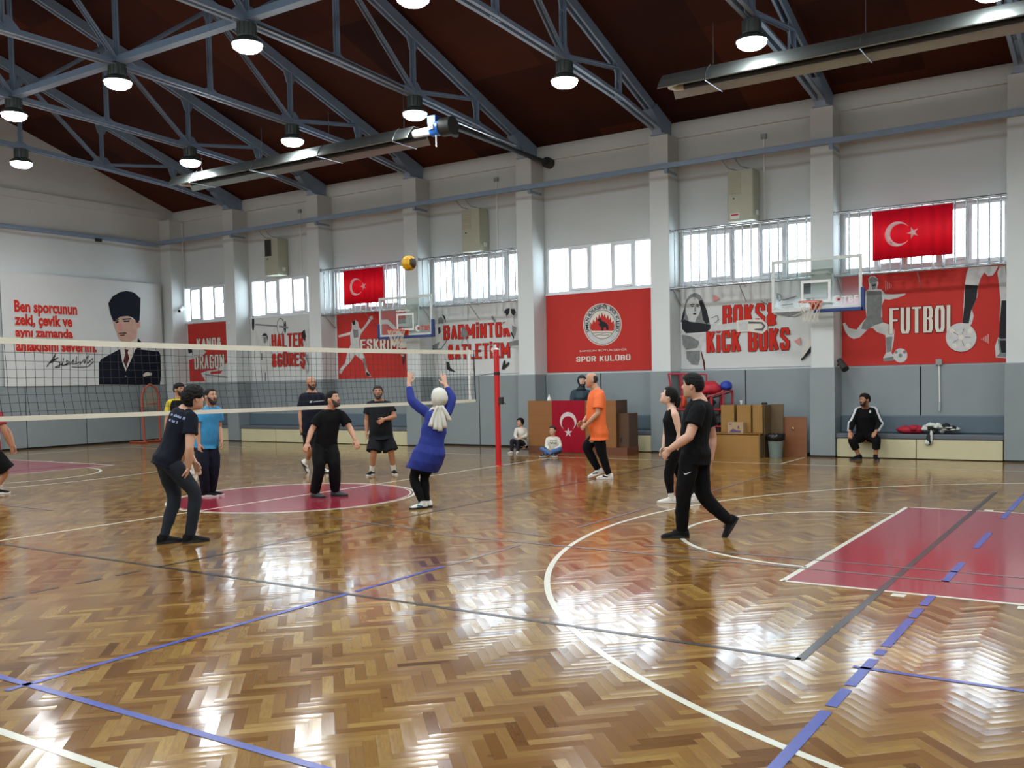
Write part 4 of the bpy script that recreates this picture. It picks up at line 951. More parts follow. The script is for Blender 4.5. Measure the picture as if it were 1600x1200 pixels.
def post(y, label, lean):
    t = thing('net_post', label, 'net post', (-0.02, y, 0), None)
    P0, P1 = Vector((-0.04, y, 0)), Vector((-0.02, y-0.03*lean, 2.30))
    mb = MB(); mb.tube([P0, P1], 0.055, 20); obj('post_tube', mb, M_RPOST, t, 40)
    mb = MB(); mb.tube([P1, P1+Vector((0, 0, 0.035))], [0.056, 0.03], 20); mb.tube([P1+Vector((0, -0.03*lean, -0.02)), P1+Vector((0, -0.03*lean, 0.10))], 0.02, 10); obj('pulley_cap', mb, M_WHITE, t, 40)
    mb = MB(); mb.box(0.01, 0.10, y-0.05, y+0.02, 1.22, 1.36); mb.tube([(0.05, y, 1.30), (0.16, y, 1.22)], 0.008, 8); obj('winch', mb, M_DK, t)
    mb = MB(); mb.lathe([(0.059, 1.80), (0.062, 1.81), (0.062, 1.85), (0.059, 1.86)], 20, (-0.025, y-0.02*lean, 0)); obj('strap', mb, M_NET, t)
    mb = MB(); mb.lathe([(0.09, 0.0), (0.09, 0.006), (0.06, 0.012)], 24, (-0.04, y, 0)); obj('floor_collar', mb, M_RPOST, t)
post(5.46, 'tall red volleyball post standing at the far end of the net', 1)
post(-5.42, 'red volleyball post at the near end of the net, left of the picture', -1)

# ================================================================== ball in the air
M_BY = mat('yellow_ball_leather', 'd8a412', 0.45, bump=0.1, scale=60); M_BB = mat('dark_ball_panel', '3b2c1c', 0.5)
BC = CO+ray(639, 411).normalized()*13.6
mb = MB(); mb.ball(BC, 0.106, 32, 0)
for ax in range(3):                       # panel seams
    for off in (-0.04, 0.04):
        rr_ = sqrt(0.1065**2-off**2); pts = []
        for i in range(33):
            a = 2*pi*i/32; p_ = [rr_*cos(a), rr_*sin(a), off]; p_ = p_[ax:]+p_[:ax]; pts.append(BC+Vector(p_))
        mb.tube(pts, 0.0016, 4, 1, caps=False)
ball = obj('volleyball', mb, [M_BY, M_BB], smooth=60)
for p_ in ball.data.polygons:
    d = (p_.center-BC).normalized()
    if p_.material_index == 0 and (d.x > 0.72 and d.z < 0.5 or (d.x < -0.5 and d.z < -0.4)): p_.material_index = 1
tag(ball, 'yellow and dark volleyball in mid air above the net', 'ball')

# ================================================================== side basketball boards
M_ORIM = mat('orange_rim_paint', 'd4471c', 0.4); M_NETW = mat('white_net_cord', 'd8d2c2', 0.7); M_NAVY = mat('navy_edge_padding', '1d3a72', 0.45)
def clear_board():
    m = bpy.data.materials.new('clear_backboard'); m.use_nodes = True; q = NB(m); nt = m.node_tree; out = nt.nodes['Material Output']; nt.nodes.remove(nt.nodes['Principled BSDF'])
    t_ = q.n('ShaderNodeBsdfTransparent'); t_.inputs[0].default_value = (0.93, 0.96, 0.95, 1); g = q.n('ShaderNodeBsdfGlossy'); g.inputs['Roughness'].default_value = 0.08
    nz = q.n('ShaderNodeTexNoise'); nz.inputs['Scale'].default_value = 2; ms = q.n('ShaderNodeMixShader'); q.L.new(q.m('MULTIPLY_ADD', nz.outputs['Fac'], 0.04, 0.05), ms.inputs[0]); q.L.new(t_.outputs[0], ms.inputs[1]); q.L.new(g.outputs[0], ms.inputs[2]); q.L.new(ms.outputs[0], out.inputs[0])
    return m
M_CLEAR = clear_board()
def hoop(xc, y, zb, label, bothpads, pillar_x):
    """board centre x, board plane y, board bottom z"""
    t = thing('basketball_hoop', label, 'basketball hoop', (xc, y, zb), 'side basketball boards on the pillars')
    w, h = 0.9, 1.05
    mb = MB(); mb.box(xc-w+0.04, xc+w-0.04, y-0.006, y+0.006, zb+0.04, zb+h-0.04); g = obj('backboard', mb, M_CLEAR, t)
    mb = MB()
    for (a, b_, c, d) in ((-w, w, 0, 0.065), (-w, w, h-0.065, h), (-w, -w+0.06, 0.06, h-0.06), (w-0.06, w, 0.06, h-0.06)): mb.box(xc+a, xc+b_, y-0.015, y+0.02, zb+c, zb+d)
    obj('board_frame', mb, mat('white_board_frame', 'c9cfcb', 0.4), t)
    mb = MB(); sx, sz = 0.295, 0.45; z0 = zb+0.15
    for (a, b_, c, d) in ((-sx, sx, 0, 0.05), (-sx, sx, sz-0.05, sz), (-sx, -sx+0.05, 0.05, sz-0.05), (sx-0.05, sx, 0.05, sz-0.05)): mb.box(xc+a, xc+b_, y-0.012, y-0.007, z0+c, z0+d)
    obj('target_square', mb, M_WHITE, t)
    mb = MB()
    mb.box(xc-0.05, xc+w+0.03, y-0.04, y+0.045, zb-0.05, zb+0.02); mb.box(xc+w-0.02, xc+w+0.05, y-0.04, y+0.045, zb-0.05, zb+0.40)
    if bothpads: mb.box(xc-w-0.03, xc-0.05, y-0.04, y+0.045, zb-0.05, zb+0.02); mb.box(xc-w-0.05, xc-w+0.02, y-0.04, y+0.045, zb-0.05, zb+0.36)
    obj('edge_padding', mb, M_NAVY, t, bevel=0.012)
    # rim, net
    R = 0.225; yc = y-0.15-R; zr = zb+0.15
    mb = MB(); mb.tube([(xc+R*cos(2*pi*i/32), yc+R*sin(2*pi*i/32), zr) for i in range(33)], 0.010, 8, caps=False); mb.box(xc-0.09, xc+0.09, y-0.165, y-0.008, zr-0.02, zr+0.01); mb.box(xc-0.11, xc+0.11, y-0.02, y-0.008, zr-0.14, zr+0.02); mb.bar((xc, y-0.02, zr-0.12), (xc, y-0.15, zr-0.01), 0.12, 0.01)
    rim = obj('rim', mb, M_ORIM, t, 40)
    mb = MB(); n = 12; lev = [(R, 0), (0.205, -0.10), (0.17, -0.20), (0.145, -0.30), (0.15, -0.40)]
    for i in range(n):
        for s in (1, -1):
            pts = [(xc+r*cos(2*pi*(i+s*0.5*j)/n)*1.0+0.01*j*0, yc+r*sin(2*pi*(i+s*0.5*j)/n), zr+z_) for j, (r, z_) in enumerate(lev)]
            mb.tube(pts, 0.0048, 5, caps=False)
    obj('hoop_net', mb, M_NETW, t)
    # logos on the board: a crescent ring and the letters beside it, maker strip above the square
    col = M_BTXR if bothpads else M_WHITE
    mb = MB(); cx_, cz_ = xc+0.42, zb+0.19; n = 20
    pts = [(cx_+0.085*cos(a), cz_+0.085*sin(a)) for a in [pi*0.25+1.5*pi*i/n for i in range(n+1)]]+[(cx_+0.03+0.06*cos(a), cz_+0.06*sin(a)) for a in [pi*1.75-1.5*pi*i/n for i in range(n+1)]]
    mb.add([(a, y-0.009, c) for a, c in pts], [(i, i+1, 2*n-i, 2*n+1-i) for i in range(n)], 0)
    mb.lathe([(0.03, 0), (0.03, -0.002)], 12, (cx_+0.03, y-0.008, cz_), 1, axis='y')
    fit_text(mb, 'TBF', lambda a, b_: Vector((xc+0.52+0.30*a, y-0.009, zb+0.13+0.12*b_)), 2, 0.02)
    if bothpads:
        for i in range(9): mb.box(xc-0.30+0.053*i, xc-0.30+0.053*i+0.040, y-0.010, y-0.008, zb+0.65-0.012*(i % 3 == 1), zb+0.69+0.018*(i % 4 == 2), 0)
    link('board_logo', mb.mesh('board_logo'), [M_WHITE, M_BTXR, col], t)
    # arm back to the pillar
    mb = MB(); px0 = pillar_x+PW/2
    for s in (-0.16, 0.16): mb.bar((px0+s, PY-0.01, zb+0.30), (px0+s, y+0.03, zb+0.30), 0.06, 0.08); mb.bar((px0+s, PY-0.01, zb+0.75), (px0+s, y+0.03, zb+0.75), 0.05, 0.05)
    mb.box(px0-0.20, px0+0.20, PY-0.03, PY-0.002, zb+0.2, zb+0.85); mb.box(xc-0.3, px0+0.18, y+0.02, y+0.05, zb+0.26, zb+0.34); mb.box(xc-0.3, px0+0.18, y+0.02, y+0.05, zb+0.72, zb+0.78)
    obj('support_arm', mb, mat('pale_arm_paint', 'b4bab4', 0.5), t)
hoop(5.20, 9.18, 2.975, 'right basketball hoop, its clear board crossing into the football banner', False, PXL[2])
hoop(-5.50, 9.18, 2.905, 'left basketball hoop, its clear board over the fencing banner', True, PXL[5])

# ================================================================== benches
M_CREAM = mat('cream_laminate', 'c9c39e', 0.45, var=0.05, scale=2); M_SEAT = mat('dark_blue_grey_cushion', '5a6168', 0.5, var=0.08, scale=4, bump=0.1); M_BACKC = mat('slate_blue_back_cushion', '566670', 0.5, var=0.06, scale=3)
def bench(bay, label):
    a, b_ = BAYS[bay]; a += 0.04; b_ -= 0.04
    if bay == 7: a += 0.5
    t = thing('padded_bench', label, 'bench', ((a+b_)/2, 9.75, 0), 'low padded benches between the pillars')
    for q in range(2):
        x0, x1 = a+(b_-a)*q/2, a+(b_-a)*(q+1)/2
        mb = MB(); mb.box(x0+0.008, x1-0.008, 9.515, 9.945, 0.015, 0.385); obj('storage_box', mb, M_CREAM, t, bevel=0.004)
    mb = MB(); mb.box(a-0.01, b_+0.01, 9.50, 9.948, 0.39, 0.49); obj('seat_cushion', mb, M_SEAT, t, bevel=0.02)
    mb = MB(); mb.box(a, b_, 9.86, 9.948, 0.495, 0.84); obj('back_cushion', mb, M_BACKC, t, bevel=0.02)
bench(1, 'padded bench under the football banner, where a man sits')
bench(3, 'padded bench under the red club banner, mostly behind the wooden desk')
bench(5, 'padded bench under the fencing banner')
bench(6, 'padded bench under the weightlifting banner')
bench(7, 'padded bench in the far left corner under the rowing banner')

# ================================================================== desk, boxes, bin
M_DESK = wood_material('desk_wood_veneer', '7a4e26', '906236', 0, 0.8, 0.35); M_DESKD = wood_material('dark_wood_veneer', '46301f', '583c28', 0, 0.8, 0.4)
M_PLY = wood_material('yellow_brown_board', '8e6430', 'a27a3e', 2, 0.5, 0.45); M_PLYD = wood_material('brown_board_side', '5c4a30', '6a563a', 2, 0.5, 0.5); M_RUST = wood_material('reddish_wood_sheet', '744628', '8a5836', 0, 0.7, 0.4)
t = thing('announcer_desk', 'wooden announcer desk with a crescent flag on its front, below the club banner', 'desk', (0, 8.9, 0))
mb = MB(); mb.box(-1.29, 1.01, 8.50, 8.53, 0.17, 1.21); obj('front_panel', mb, M_DESK, t)
mb = MB(); mb.box(-1.29, -1.26, 8.53, 9.05, 0, 1.21); obj('side_panel', mb, M_DESK, t)
mb = MB(); mb.box(0.98, 1.01, 8.53, 9.05, 0.17, 1.21); obj('side_panel', mb, M_DESKD, t)
mb = MB(); mb.box(-1.26, 0.98, 8.53, 8.95, 1.17, 1.20); obj('desk_top', mb, M_DESK, t)
mb = MB(); mb.box(-1.29, 1.28, 8.495, 9.05, 0.0, 0.17); obj('plinth', mb, wood_material('plinth_wood', '5c3420', '704228', 0, 0.8, 0.4), t)
mb = MB(); mb.box(1.012, 1.27, 8.60, 9.05, 0.17, 0.92); o = obj('step_box', mb, M_DESKD, t)
mb = MB(); mb.box(1.06, 1.10, 8.592, 8.60, 0.27, 0.38); obj('socket', mb, M_DK, o)
mb = MB(); mb.add([(x, 8.488+0.006*sin(x*20), z_) for x in [-0.63+0.86*i/12 for i in range(13)] for z_ in (0.03, 1.215)], [(2*i, 2*i+2, 2*i+3, 2*i+1) for i in range(12)], 0)
star_moon(lambda a, b_: Vector((-0.20+(b_-0.5)*0.86*1.0, 8.480, 1.16-a*0.86*0.98)), mb)
o = link('turkish_flag', mb.mesh('turkish_flag'), [M_FLAG, M_FLAGW]); tag(o, 'red crescent flag hanging down the front of the wooden desk', 'flag'); md = o.modifiers.new('thickness', 'SOLIDIFY'); md.thickness = 0.003
mb = MB(); mb.lathe([(0.045, 1.202), (0.05, 1.22), (0.045, 1.26), (0.02, 1.30), (0.012, 1.335), (0.006, 1.35)], 16, (-0.84, 8.72, 0)); tag(obj('plastic_bottle', mb, M_WHITE, smooth=50), 'small white bottle standing on the left end of the wooden desk', 'bottle')
# low chest + three upright cartons + printed carton
t = thing('wooden_chest', 'low wooden chest carrying three upright cartons, beside the grey bin', 'chest', (3.8, 9.0, 0))
mb = MB(); mb.box(3.11, 4.15, 8.76, 8.79, 0, 0.49); obj('front_panel', mb, M_PLY, t)
mb = MB(); mb.box(3.11, 4.15, 8.79, 9.17, 0, 0.47); mb.box(4.15, 4.17, 8.77, 9.17, 0, 0.49); obj('body', mb, M_PLYD, t)
mb = MB(); mb.box(3.11, 4.17, 8.76, 9.17, 0.47, 0.50); obj('lid', mb, M_PLY, t)
def carton(x0, x1, y0, y1, z0, z1, label):
    t = thing('upright_carton', label, 'carton', ((x0+x1)/2, (y0+y1)/2, z0), 'three upright brown cartons on the chest')
    mb = MB(); mb.box(x0, x1, y0, y1, z0, z1); obj('carton_body', mb, mat('brown_carton', '906c34', 0.7, var=0.06, scale=3), t, bevel=0.004)
    mb = MB(); mb.box(x0+0.004, x1-0.004, y0+0.01, y1-0.01, z1+0.001, z1+0.004); obj('carton_flap', mb, mat('dull_carton_flap', '7c6640', 0.8), t)
carton(3.25, 3.54, 8.98, 9.165, 0.505, 1.08, 'leftmost of the three upright cartons on the chest')
carton(3.60, 3.90, 8.98, 9.165, 0.505, 1.08, 'middle upright carton on the chest, behind the printed box')
carton(3.94, 4.15, 8.98, 9.165, 0.505, 1.08, 'rightmost of the three upright cartons, beside the dark board')
mb = MB(); mb.box(4.18, 4.19, 8.98, 9.4, 0.0, 1.08); mb.box(4.20, 4.46, 9.36, 9.40, 0.0, 1.09); tag(obj('dark_board', mb, M_PLYD), 'dark brown board standing upright behind the bin', 'board')
t = thing('printed_box', 'small cardboard box with purple print in front of the upright cartons', 'box', (3.6, 8.88, 0.5))
mb = MB(); mb.box(3.47, 3.80, 8.80, 8.97, 0.503, 0.73); obj('box_body', mb, mat('tan_cardboard', 'a58a68', 0.7), t)
mb = MB(); mb.add([(3.50, 8.797, 0.52), (3.76, 8.797, 0.52), (3.74, 8.797, 0.56), (3.66, 8.797, 0.565), (3.58, 8.797, 0.60), (3.53, 8.797, 0.56)], [(0, 1, 2, 3, 4, 5)]); mb.add([(3.68, 8.797, 0.60), (3.72, 8.797, 0.60), (3.71, 8.797, 0.66), (3.69, 8.797, 0.66)], [(0, 1, 2, 3)]); mb.box(3.49, 3.56, 8.796, 8.799, 0.68, 0.70); obj('box_print', mb, mat('purple_box_print', '54446a', 0.6), t)
t = thing('wood_sheet', 'square reddish wooden sheet leaning by the pillar, right of the grey bin', 'wooden panel', (4.68, 9.43, 0))
mb = MB(); mb.box(4.42, 4.93, 9.42, 9.44, 0.0, 0.82); obj('sheet', mb, M_RUST, t)
mb = MB(); mb.lathe([(0.03, 0), (0.03, -0.02), (0.012, -0.03)], 14, (4.65, 9.42, 0.58), axis='y'); obj('knob', mb, mat('brass_knob', 'b09a60', 0.3, 0.8), t)
for x, y, z_, lb in ((3.62, 9.5, 1.085, 'small white shuttle on top of the middle carton'), (4.12, 9.3, 1.085, 'tiny black roll on top of the right carton')):
    mb = MB(); mb.lathe([(0.012, 0), (0.02, 0.02), (0.035, 0.09)] if 'white' in lb else [(0.06, 0), (0.065, 0.03), (0.05, 0.045)], 12, (x, 9.2, z_)); tag(obj('shuttlecock' if 'white' in lb else 'tape_roll', mb, M_WHITE if 'white' in lb else M_DK), lb, 'shuttlecock' if 'white' in lb else 'tape roll')
t = thing('waste_bin', 'round grey-green waste bin lined with a black bag', 'bin', (4.40, 9.05, 0))
mb = MB(); mb.lathe([(0.125, 0.0), (0.13, 0.01), (0.165, 0.44), (0.172, 0.45), (0.172, 0.46), (0.158, 0.46), (0.15, 0.40), (0.115, 0.03)], 30, (4.40, 9.05, 0)); obj('bin_body', mb, mat('grey_green_plastic', '7d908c', 0.45), t, 40)
mb = MB(); prof = []; n = 40; rings = []
for j, (r, z_) in enumerate([(0.178, 0.36), (0.19, 0.40), (0.185, 0.47), (0.17, 0.485), (0.14, 0.47), (0.12, 0.38)]):
    rings.append([(4.40+(r+0.012*sin(i*1.9+j*1.3)+0.01*sin(i*4.1))*cos(2*pi*i/n), 9.05+(r+0.012*sin(i*1.9+j*1.3)+0.008*sin(i*4.1))*sin(2*pi*i/n), z_+0.018*sin(i*2.3+j)) for i in range(n)])
mb.loft(rings); obj('bin_bag', mb, mat('black_plastic_bag', '101113', 0.25), t, 180)

# red ball cart ------------------------------------------------------
M_RTUBE = mat('red_cart_tube', 'a81f2c', 0.4, var=0.08)
t = thing('ball_cart', 'red tube frame ball cart loaded with bags, behind the two players in black', 'ball cart', (2.6, 9.45, 0))
mb = MB()
for x in (2.08, 2.95):
    for y in (9.20, 9.75):
        mb.tube([(x, y, 0.0), (x, y, 0.95), (x+(-0.12 if x < 2.5 else 0.0), y, 1.25 if x > 2.5 else 1.77)], 0.022 if x < 2.5 else 0.035, 8)
for z_ in (0.28, 0.62, 0.98):
    for y in (9.20, 9.75): mb.tube([(2.08, y, z_), (3.2, y, z_)], 0.018, 8)
    for x in (2.08, 3.2): mb.tube([(x, 9.20, z_), (x, 9.75, z_)], 0.018, 8)
for y in (9.20, 9.75): mb.tube([(1.96, y, 1.77), (2.62, y, 1.74)], 0.018, 8); mb.tube([(2.62, y, 1.74), (2.62, y, 0.98)], 0.018, 8); mb.tube([(2.28, y, 1.76), (2.26, y, 0.98)], 0.014, 8); mb.tube([(3.2, y, 0.0), (3.22, y, 1.38)], 0.022, 8); mb.tube([(2.7, y, 1.2), (3.22, y, 1.36)], 0.016, 8)
mb.tube([(1.96, 9.20, 1.77), (1.96, 9.75, 1.77)], 0.018, 8); mb.tube([(3.22, 9.2, 1.38), (3.22, 9.75, 1.38)], 0.018, 8)
obj('cart_frame', mb, M_RTUBE, t, 40)
mb = MB()
for z_ in (0.27, 0.61, 0.97): mb.box(2.10, 3.18, 9.22, 9.73, z_-0.012, z_+0.003)
obj('wire_shelf', mb, mat('dark_shelf_mesh', '2c2a30', 0.6), t)
def lump(name, c, r, m, label, cat, seed=0, amp=0.12, parent=None, fl=1.0):
    mb = MB(); mb.ball((0, 0, 0), 1.0, 28); vs = []
    for v in mb.v:
        v = Vector(v); k = 1+amp*noise.noise(v*2.2+Vector((seed, 0, 0)))*1.6; v = v*k
        v.z = max(v.z, -0.72); vs.append((c[0]+v.x*r[0], c[1]+v.y*r[1], c[2]+v.z*r[2]))
    mb.v = vs; o = obj(name, mb, m, parent, 180)
    if parent is None: tag(o, label, cat)
    return o
lump('sports_bag', (2.80, 9.45, 1.42), (0.28, 0.24, 0.17), mat('red_bag_cloth', 'b21c2e', 0.6, bump=0.2), 'big red sports bag on top of the red ball cart', 'bag', 1)
lump('rolled_mat', (3.17, 9.50, 1.475), (0.13, 0.14, 0.11), mat('blue_mat_cloth', '1c3a9a', 0.6), 'small blue bundle on the right end of the ball cart', 'bundle', 2)
lump('sports_bag', (2.62, 9.46, 1.12), (0.30, 0.22, 0.15), mat('black_bag_cloth', '17171c', 0.6), 'black bag packed under the red one in the ball cart', 'bag', 3)
lump('orange_bib', (2.20, 9.40, 1.13), (0.09, 0.12, 0.15), mat('orange_bib_cloth', 'd4502a', 0.7), 'orange bib bundle at the left end of the ball cart', 'bib', 4)
for i, (x, z_) in enumerate(((2.35, 0.40), (2.75, 0.40), (2.5, 0.74), (2.95, 0.74))):
    lump('storage_bag', (x, 9.46, z_), (0.18, 0.2, 0.12), mat('grey_storage_bag', '55565e', 0.7), ['grey bag on the lowest cart shelf, left', 'grey bag on the lowest cart shelf, right', 'grey bag on the middle cart shelf, left', 'grey bag on the middle cart shelf, right'][i], 'bag', 5+i)

# clothes on the bench -----------------------------------------------
def crumple(name, pts, m, label, seed, mats_extra=None, thick=0.02):
    """folded cloth heap: ribbons of cloth looping over each other"""
    mb = MB(); rnd = random.Random(seed)
    for (x, y, z_, rx, ry, rz, mi) in pts:
        b2 = MB(); b2.ball((0, 0, 0), 1.0, 20); b2.v = [(x+v[0]*rx*(1+0.35*noise.noise(Vector(v)*2.5+Vector((x*9, seed, 0)))), y+v[1]*ry*(1+0.3*noise.noise(Vector(v)*2.1+Vector((seed, x*7, 0)))), z_+v[2]*rz*(1+0.5*noise.noise(Vector(v)*3+Vector((0, seed, x*5))))) for v in b2.v]
        mb.add(b2.v, b2.f, mi)
    o = obj(name, mb, m, None, 180); tag(o, label, 'clothing'); return o
M_CR = mat('red_jersey_cloth', 'a41c30', 0.75, bump=0.3, scale=30); M_CW = mat('white_jersey_cloth', 'c8cec6', 0.75, bump=0.3, scale=30); M_CK = mat('black_jersey_cloth', '141a1c', 0.75, bump=0.3, scale=30)
crumple('red_jersey', [(6.84, 9.66, 0.565, 0.20, 0.13, 0.07, 0), (7.02, 9.68, 0.57, 0.14, 0.12, 0.08, 0), (6.96, 9.62, 0.60, 0.1, 0.1, 0.06, 0)], [M_CR], 'red jersey lying on the bench beside the seated man', 3)
rnd = random.Random(5); pl = []
for i in range(34):
    x = 7.17+rnd.random()*0.56; pl.append((x, 9.58+rnd.random()*0.16, 0.55+rnd.random()*0.13*(1-abs(x-7.4)*1.2), 0.035+rnd.random()*0.07, 0.03+rnd.random()*0.06, 0.02+rnd.random()*0.03, int(rnd.random() < 0.38)))
pl += [(7.31, 9.48, 0.44, 0.028, 0.02, 0.13, 0), (7.27, 9.475, 0.40, 0.05, 0.02, 0.10, 1), (7.24, 9.47, 0.335, 0.05, 0.018, 0.05, 0)]
crumple('striped_bibs', pl, [M_CW, M_CK], 'heap of black and white striped bibs hanging over the bench edge', 5)

# floodlight, pull cord, security camera, training goal, pole -----------
t = thing('spot_projector', 'small black projector lamp on the pillar side above the seated man', 'projector lamp', (5.62, 9.62, 1.9))
mb = MB(); mb.tube([(5.54, 9.62, 1.97), (5.70, 9.48, 1.78)], [0.055, 0.075], 16); obj('projector_body', mb, M_DK, t, 40); mb = MB(); mb.tube([(5.50, 9.64, 1.86), (5.56, 9.62, 1.95)], 0.015, 8); obj('bracket', mb, M_DK, t)
t = thing('pull_cord', 'grey junction box with a hanging white rod, below the football banner', 'switch', (7.37, 9.93, 1.9))
mb = MB(); mb.box(7.32, 7.43, 9.88, 9.95, 1.83, 1.94); obj('junction_box', mb, M_GREYP, t); mb = MB(); mb.tube([(7.375, 9.915, 1.84), (7.39, 9.915, 1.1)], 0.014, 8); obj('hanging_rod', mb, M_WHITE, t); mb = MB(); mb.tube([(7.39, 9.912, 1.1), (7.385, 9.912, 0.93)], 0.020, 10); obj('pull_handle', mb, mat('clear_handle', 'aab2b0', 0.3), t)
t = thing('security_camera', 'white security camera on a conduit in the far left corner', 'security camera', (-15.46, 9.5, 4.2))
mb = MB(); mb.box(XW+0.51, XW+0.535, 9.94, 9.97, 4.32, 7.0); obj('conduit', mb, M_WHITE, t)
mb = MB(); mb.tube([(-15.46, 9.94, 4.28), (-15.44, 9.80, 4.26)], 0.05, 14); obj('camera_mount', mb, M_WHITE, t, 40); mb = MB(); mb.tube([(-15.45, 9.86, 4.25), (-15.36, 9.66, 4.15)], 0.055, 16); o = obj('camera_body', mb, M_WHITE, t, 40); mb = MB(); mb.tube([(-15.36, 9.66, 4.15), (-15.352, 9.645, 4.143)], 0.045, 16); obj('camera_lens', mb, M_DK, o)
mb = MB(); mb.box(XW+0.115, XW+0.16, 7.15, 7.35, 6.14, 6.24); tag(obj('wall_sensor', mb, M_DK), 'small dark sensor on the rail above the portrait banner', 'sensor')
t = thing('training_goal', 'orange frame goal standing on end by the far left corner', 'goal frame', (-15.1, 8.35, 0))
M_OR = mat('faded_orange_tube', 'a85038', 0.45)
x_ = -15.2; mb = MB()
mb.tube([(x_, 8.1, 0.03), (x_, 8.05, 1.42), (x_+0.02, 8.12, 1.66), (x_+0.04, 8.32, 1.80), (x_+0.06, 8.52, 1.70), (x_+0.06, 8.62, 1.45), (x_+0.05, 8.62, 0.03)], 0.035, 10); mb.tube([(x_, 8.08, 1.2), (x_+0.05, 8.62, 1.2)], 0.02, 8)
obj('goal_frame', mb, M_OR, t, 60)
mb = MB(); mb.tube([(x_-0.35, 7.85, 0.03), (x_+0.45, 7.85, 0.03)], 0.03, 10); mb.tube([(x_, 7.85, 0.03), (x_, 8.75, 0.03)], 0.03, 10); mb.tube([(x_-0.35, 8.75, 0.03), (x_+0.45, 8.75, 0.03)], 0.03, 10); obj('goal_base', mb, M_OR, t, 60)
mb = MB(); mb.box(x_+0.0, x_+0.03, 8.14, 8.56, 1.05, 1.64); obj('target_panel', mb, mat('beige_target_net', '8d8a78', 0.8, var=0.2, scale=30), t, bevel=0.01)
# ================================================================== people
def frame_from(fwd, upv=(0, 0, 1)):
    f = Vector(fwd).normalized(); r = f.cross(Vector(upv)).normalized(); u = r.cross(f)
    return r, f, u
def ellring(c, r, f, rx, fy, by, n=20):
    out = []
    for i in range(n):
        a = 2*pi*i/n; x, y = cos(a), sin(a); out.append(c+r*(rx*x)+f*((fy if y > 0 else by)*y))
    return out
def capsule(mb, a, b, ra, rb, n=12):
    a = Vector(a); b = Vector(b); mb.ball(a, ra, n); mb.ball(b, rb, n)
    if (b-a).length > 1e-4: mb.tube([a, b], [ra, rb], n)
def limb(mb, pts, rad, n=14):
    for i in range(len(pts)-1): capsule(mb, pts[i], pts[i+1], rad[i], rad[i+1], n)
def bez(p0, p1, p2, n=8):                               # smoothed polyline for a bending limb
    out = []
    a = p0; 
    q0 = p1+(p0-p1)*0.25; q2 = p1+(p2-p1)*0.25
    out.append(p0); out.append(p0+(p1-p0)*0.4)
    for i in range(n+1):
        t = i/n; out.append((1-t)**2*q0+2*t*(1-t)*p1+t*t*q2)
    out.append(p1+(p2-p1)*0.6); out.append(p2); return out
def rad_along(pts, ctrl):                               # ctrl: [(frac, r)...] piecewise by arc length
    L = [0]
    for i in range(1, len(pts)): L.append(L[-1]+(pts[i]-pts[i-1]).length)
    T = L[-1]; out = []
    for l in L:
        t = l/T
        for (t0, r0), (t1, r1) in zip(ctrl[:-1], ctrl[1:]):
            if t <= t1+1e-9: out.append(r0+(r1-r0)*((t-t0)/(t1-t0) if t1 > t0 else 0)); break
        else: out.append(ctrl[-1][1])
    return out
def remeshed(name, mb, m, parent, voxel, smooth=4, wrinkle=0.0, wscale=7.0, seed=0, press=None):
    me = mb.mesh('tmp'); bm = bmesh.new(); bm.from_mesh(me); bmesh.ops.recalc_face_normals(bm, faces=bm.faces); bm.to_mesh(me); bm.free()
    o = bpy.data.objects.new('tmp', me); COL.objects.link(o)
    r = o.modifiers.new('r', 'REMESH'); r.mode = 'VOXEL'; r.voxel_size = voxel
    if smooth: s_ = o.modifiers.new('s', 'SMOOTH'); s_.iterations = smooth; s_.factor = 0.5
    dg = bpy.context.evaluated_depsgraph_get(); dg.update()
    out = bpy.data.meshes.new_from_object(o.evaluated_get(dg)); out.name = name
    bpy.data.objects.remove(o); bpy.data.meshes.remove(me)
    if wrinkle:
        nrm = [v.normal.copy() for v in out.vertices]
        for v, nn in zip(out.vertices, nrm):
            c = v.co; q = Vector((c.x*wscale, c.y*wscale, c.z*wscale*0.55+seed))
            k = noise.noise(q)+0.5*noise.noise(q*2.3); v.co = c+nn*(wrinkle*k)
    out.materials.clear()
    return link(name, out, m, parent, 180)

SKIN = {'a': 'b98a6c', 'b': 'a87658', 'c': 'c79a80', 'd': 'd2ab94'}
def skin(k):
    m = mat('skin_'+{'a': 'tan', 'b': 'brown', 'c': 'fair', 'd': 'pale'}[k], SKIN[k], 0.5, var=0.06, scale=14)
    return m
M_HAIR = mat('black_hair', '0c0a08', 0.75, var=0.3, scale=60, bump=0.5, spec=0.25); M_HAIRG = mat('grey_black_hair', '282422', 0.75, var=0.4, scale=60, bump=0.5)
M_BEARD = mat('dark_brown_beard', '2b1e17', 0.7, var=0.35, scale=70, bump=0.5); M_EYEW = mat('eye_white', 'd8d4cc', 0.3); M_IRIS = mat('dark_iris', '1c120c', 0.2); M_LIP = mat('lip_skin', '8c5348', 0.5)

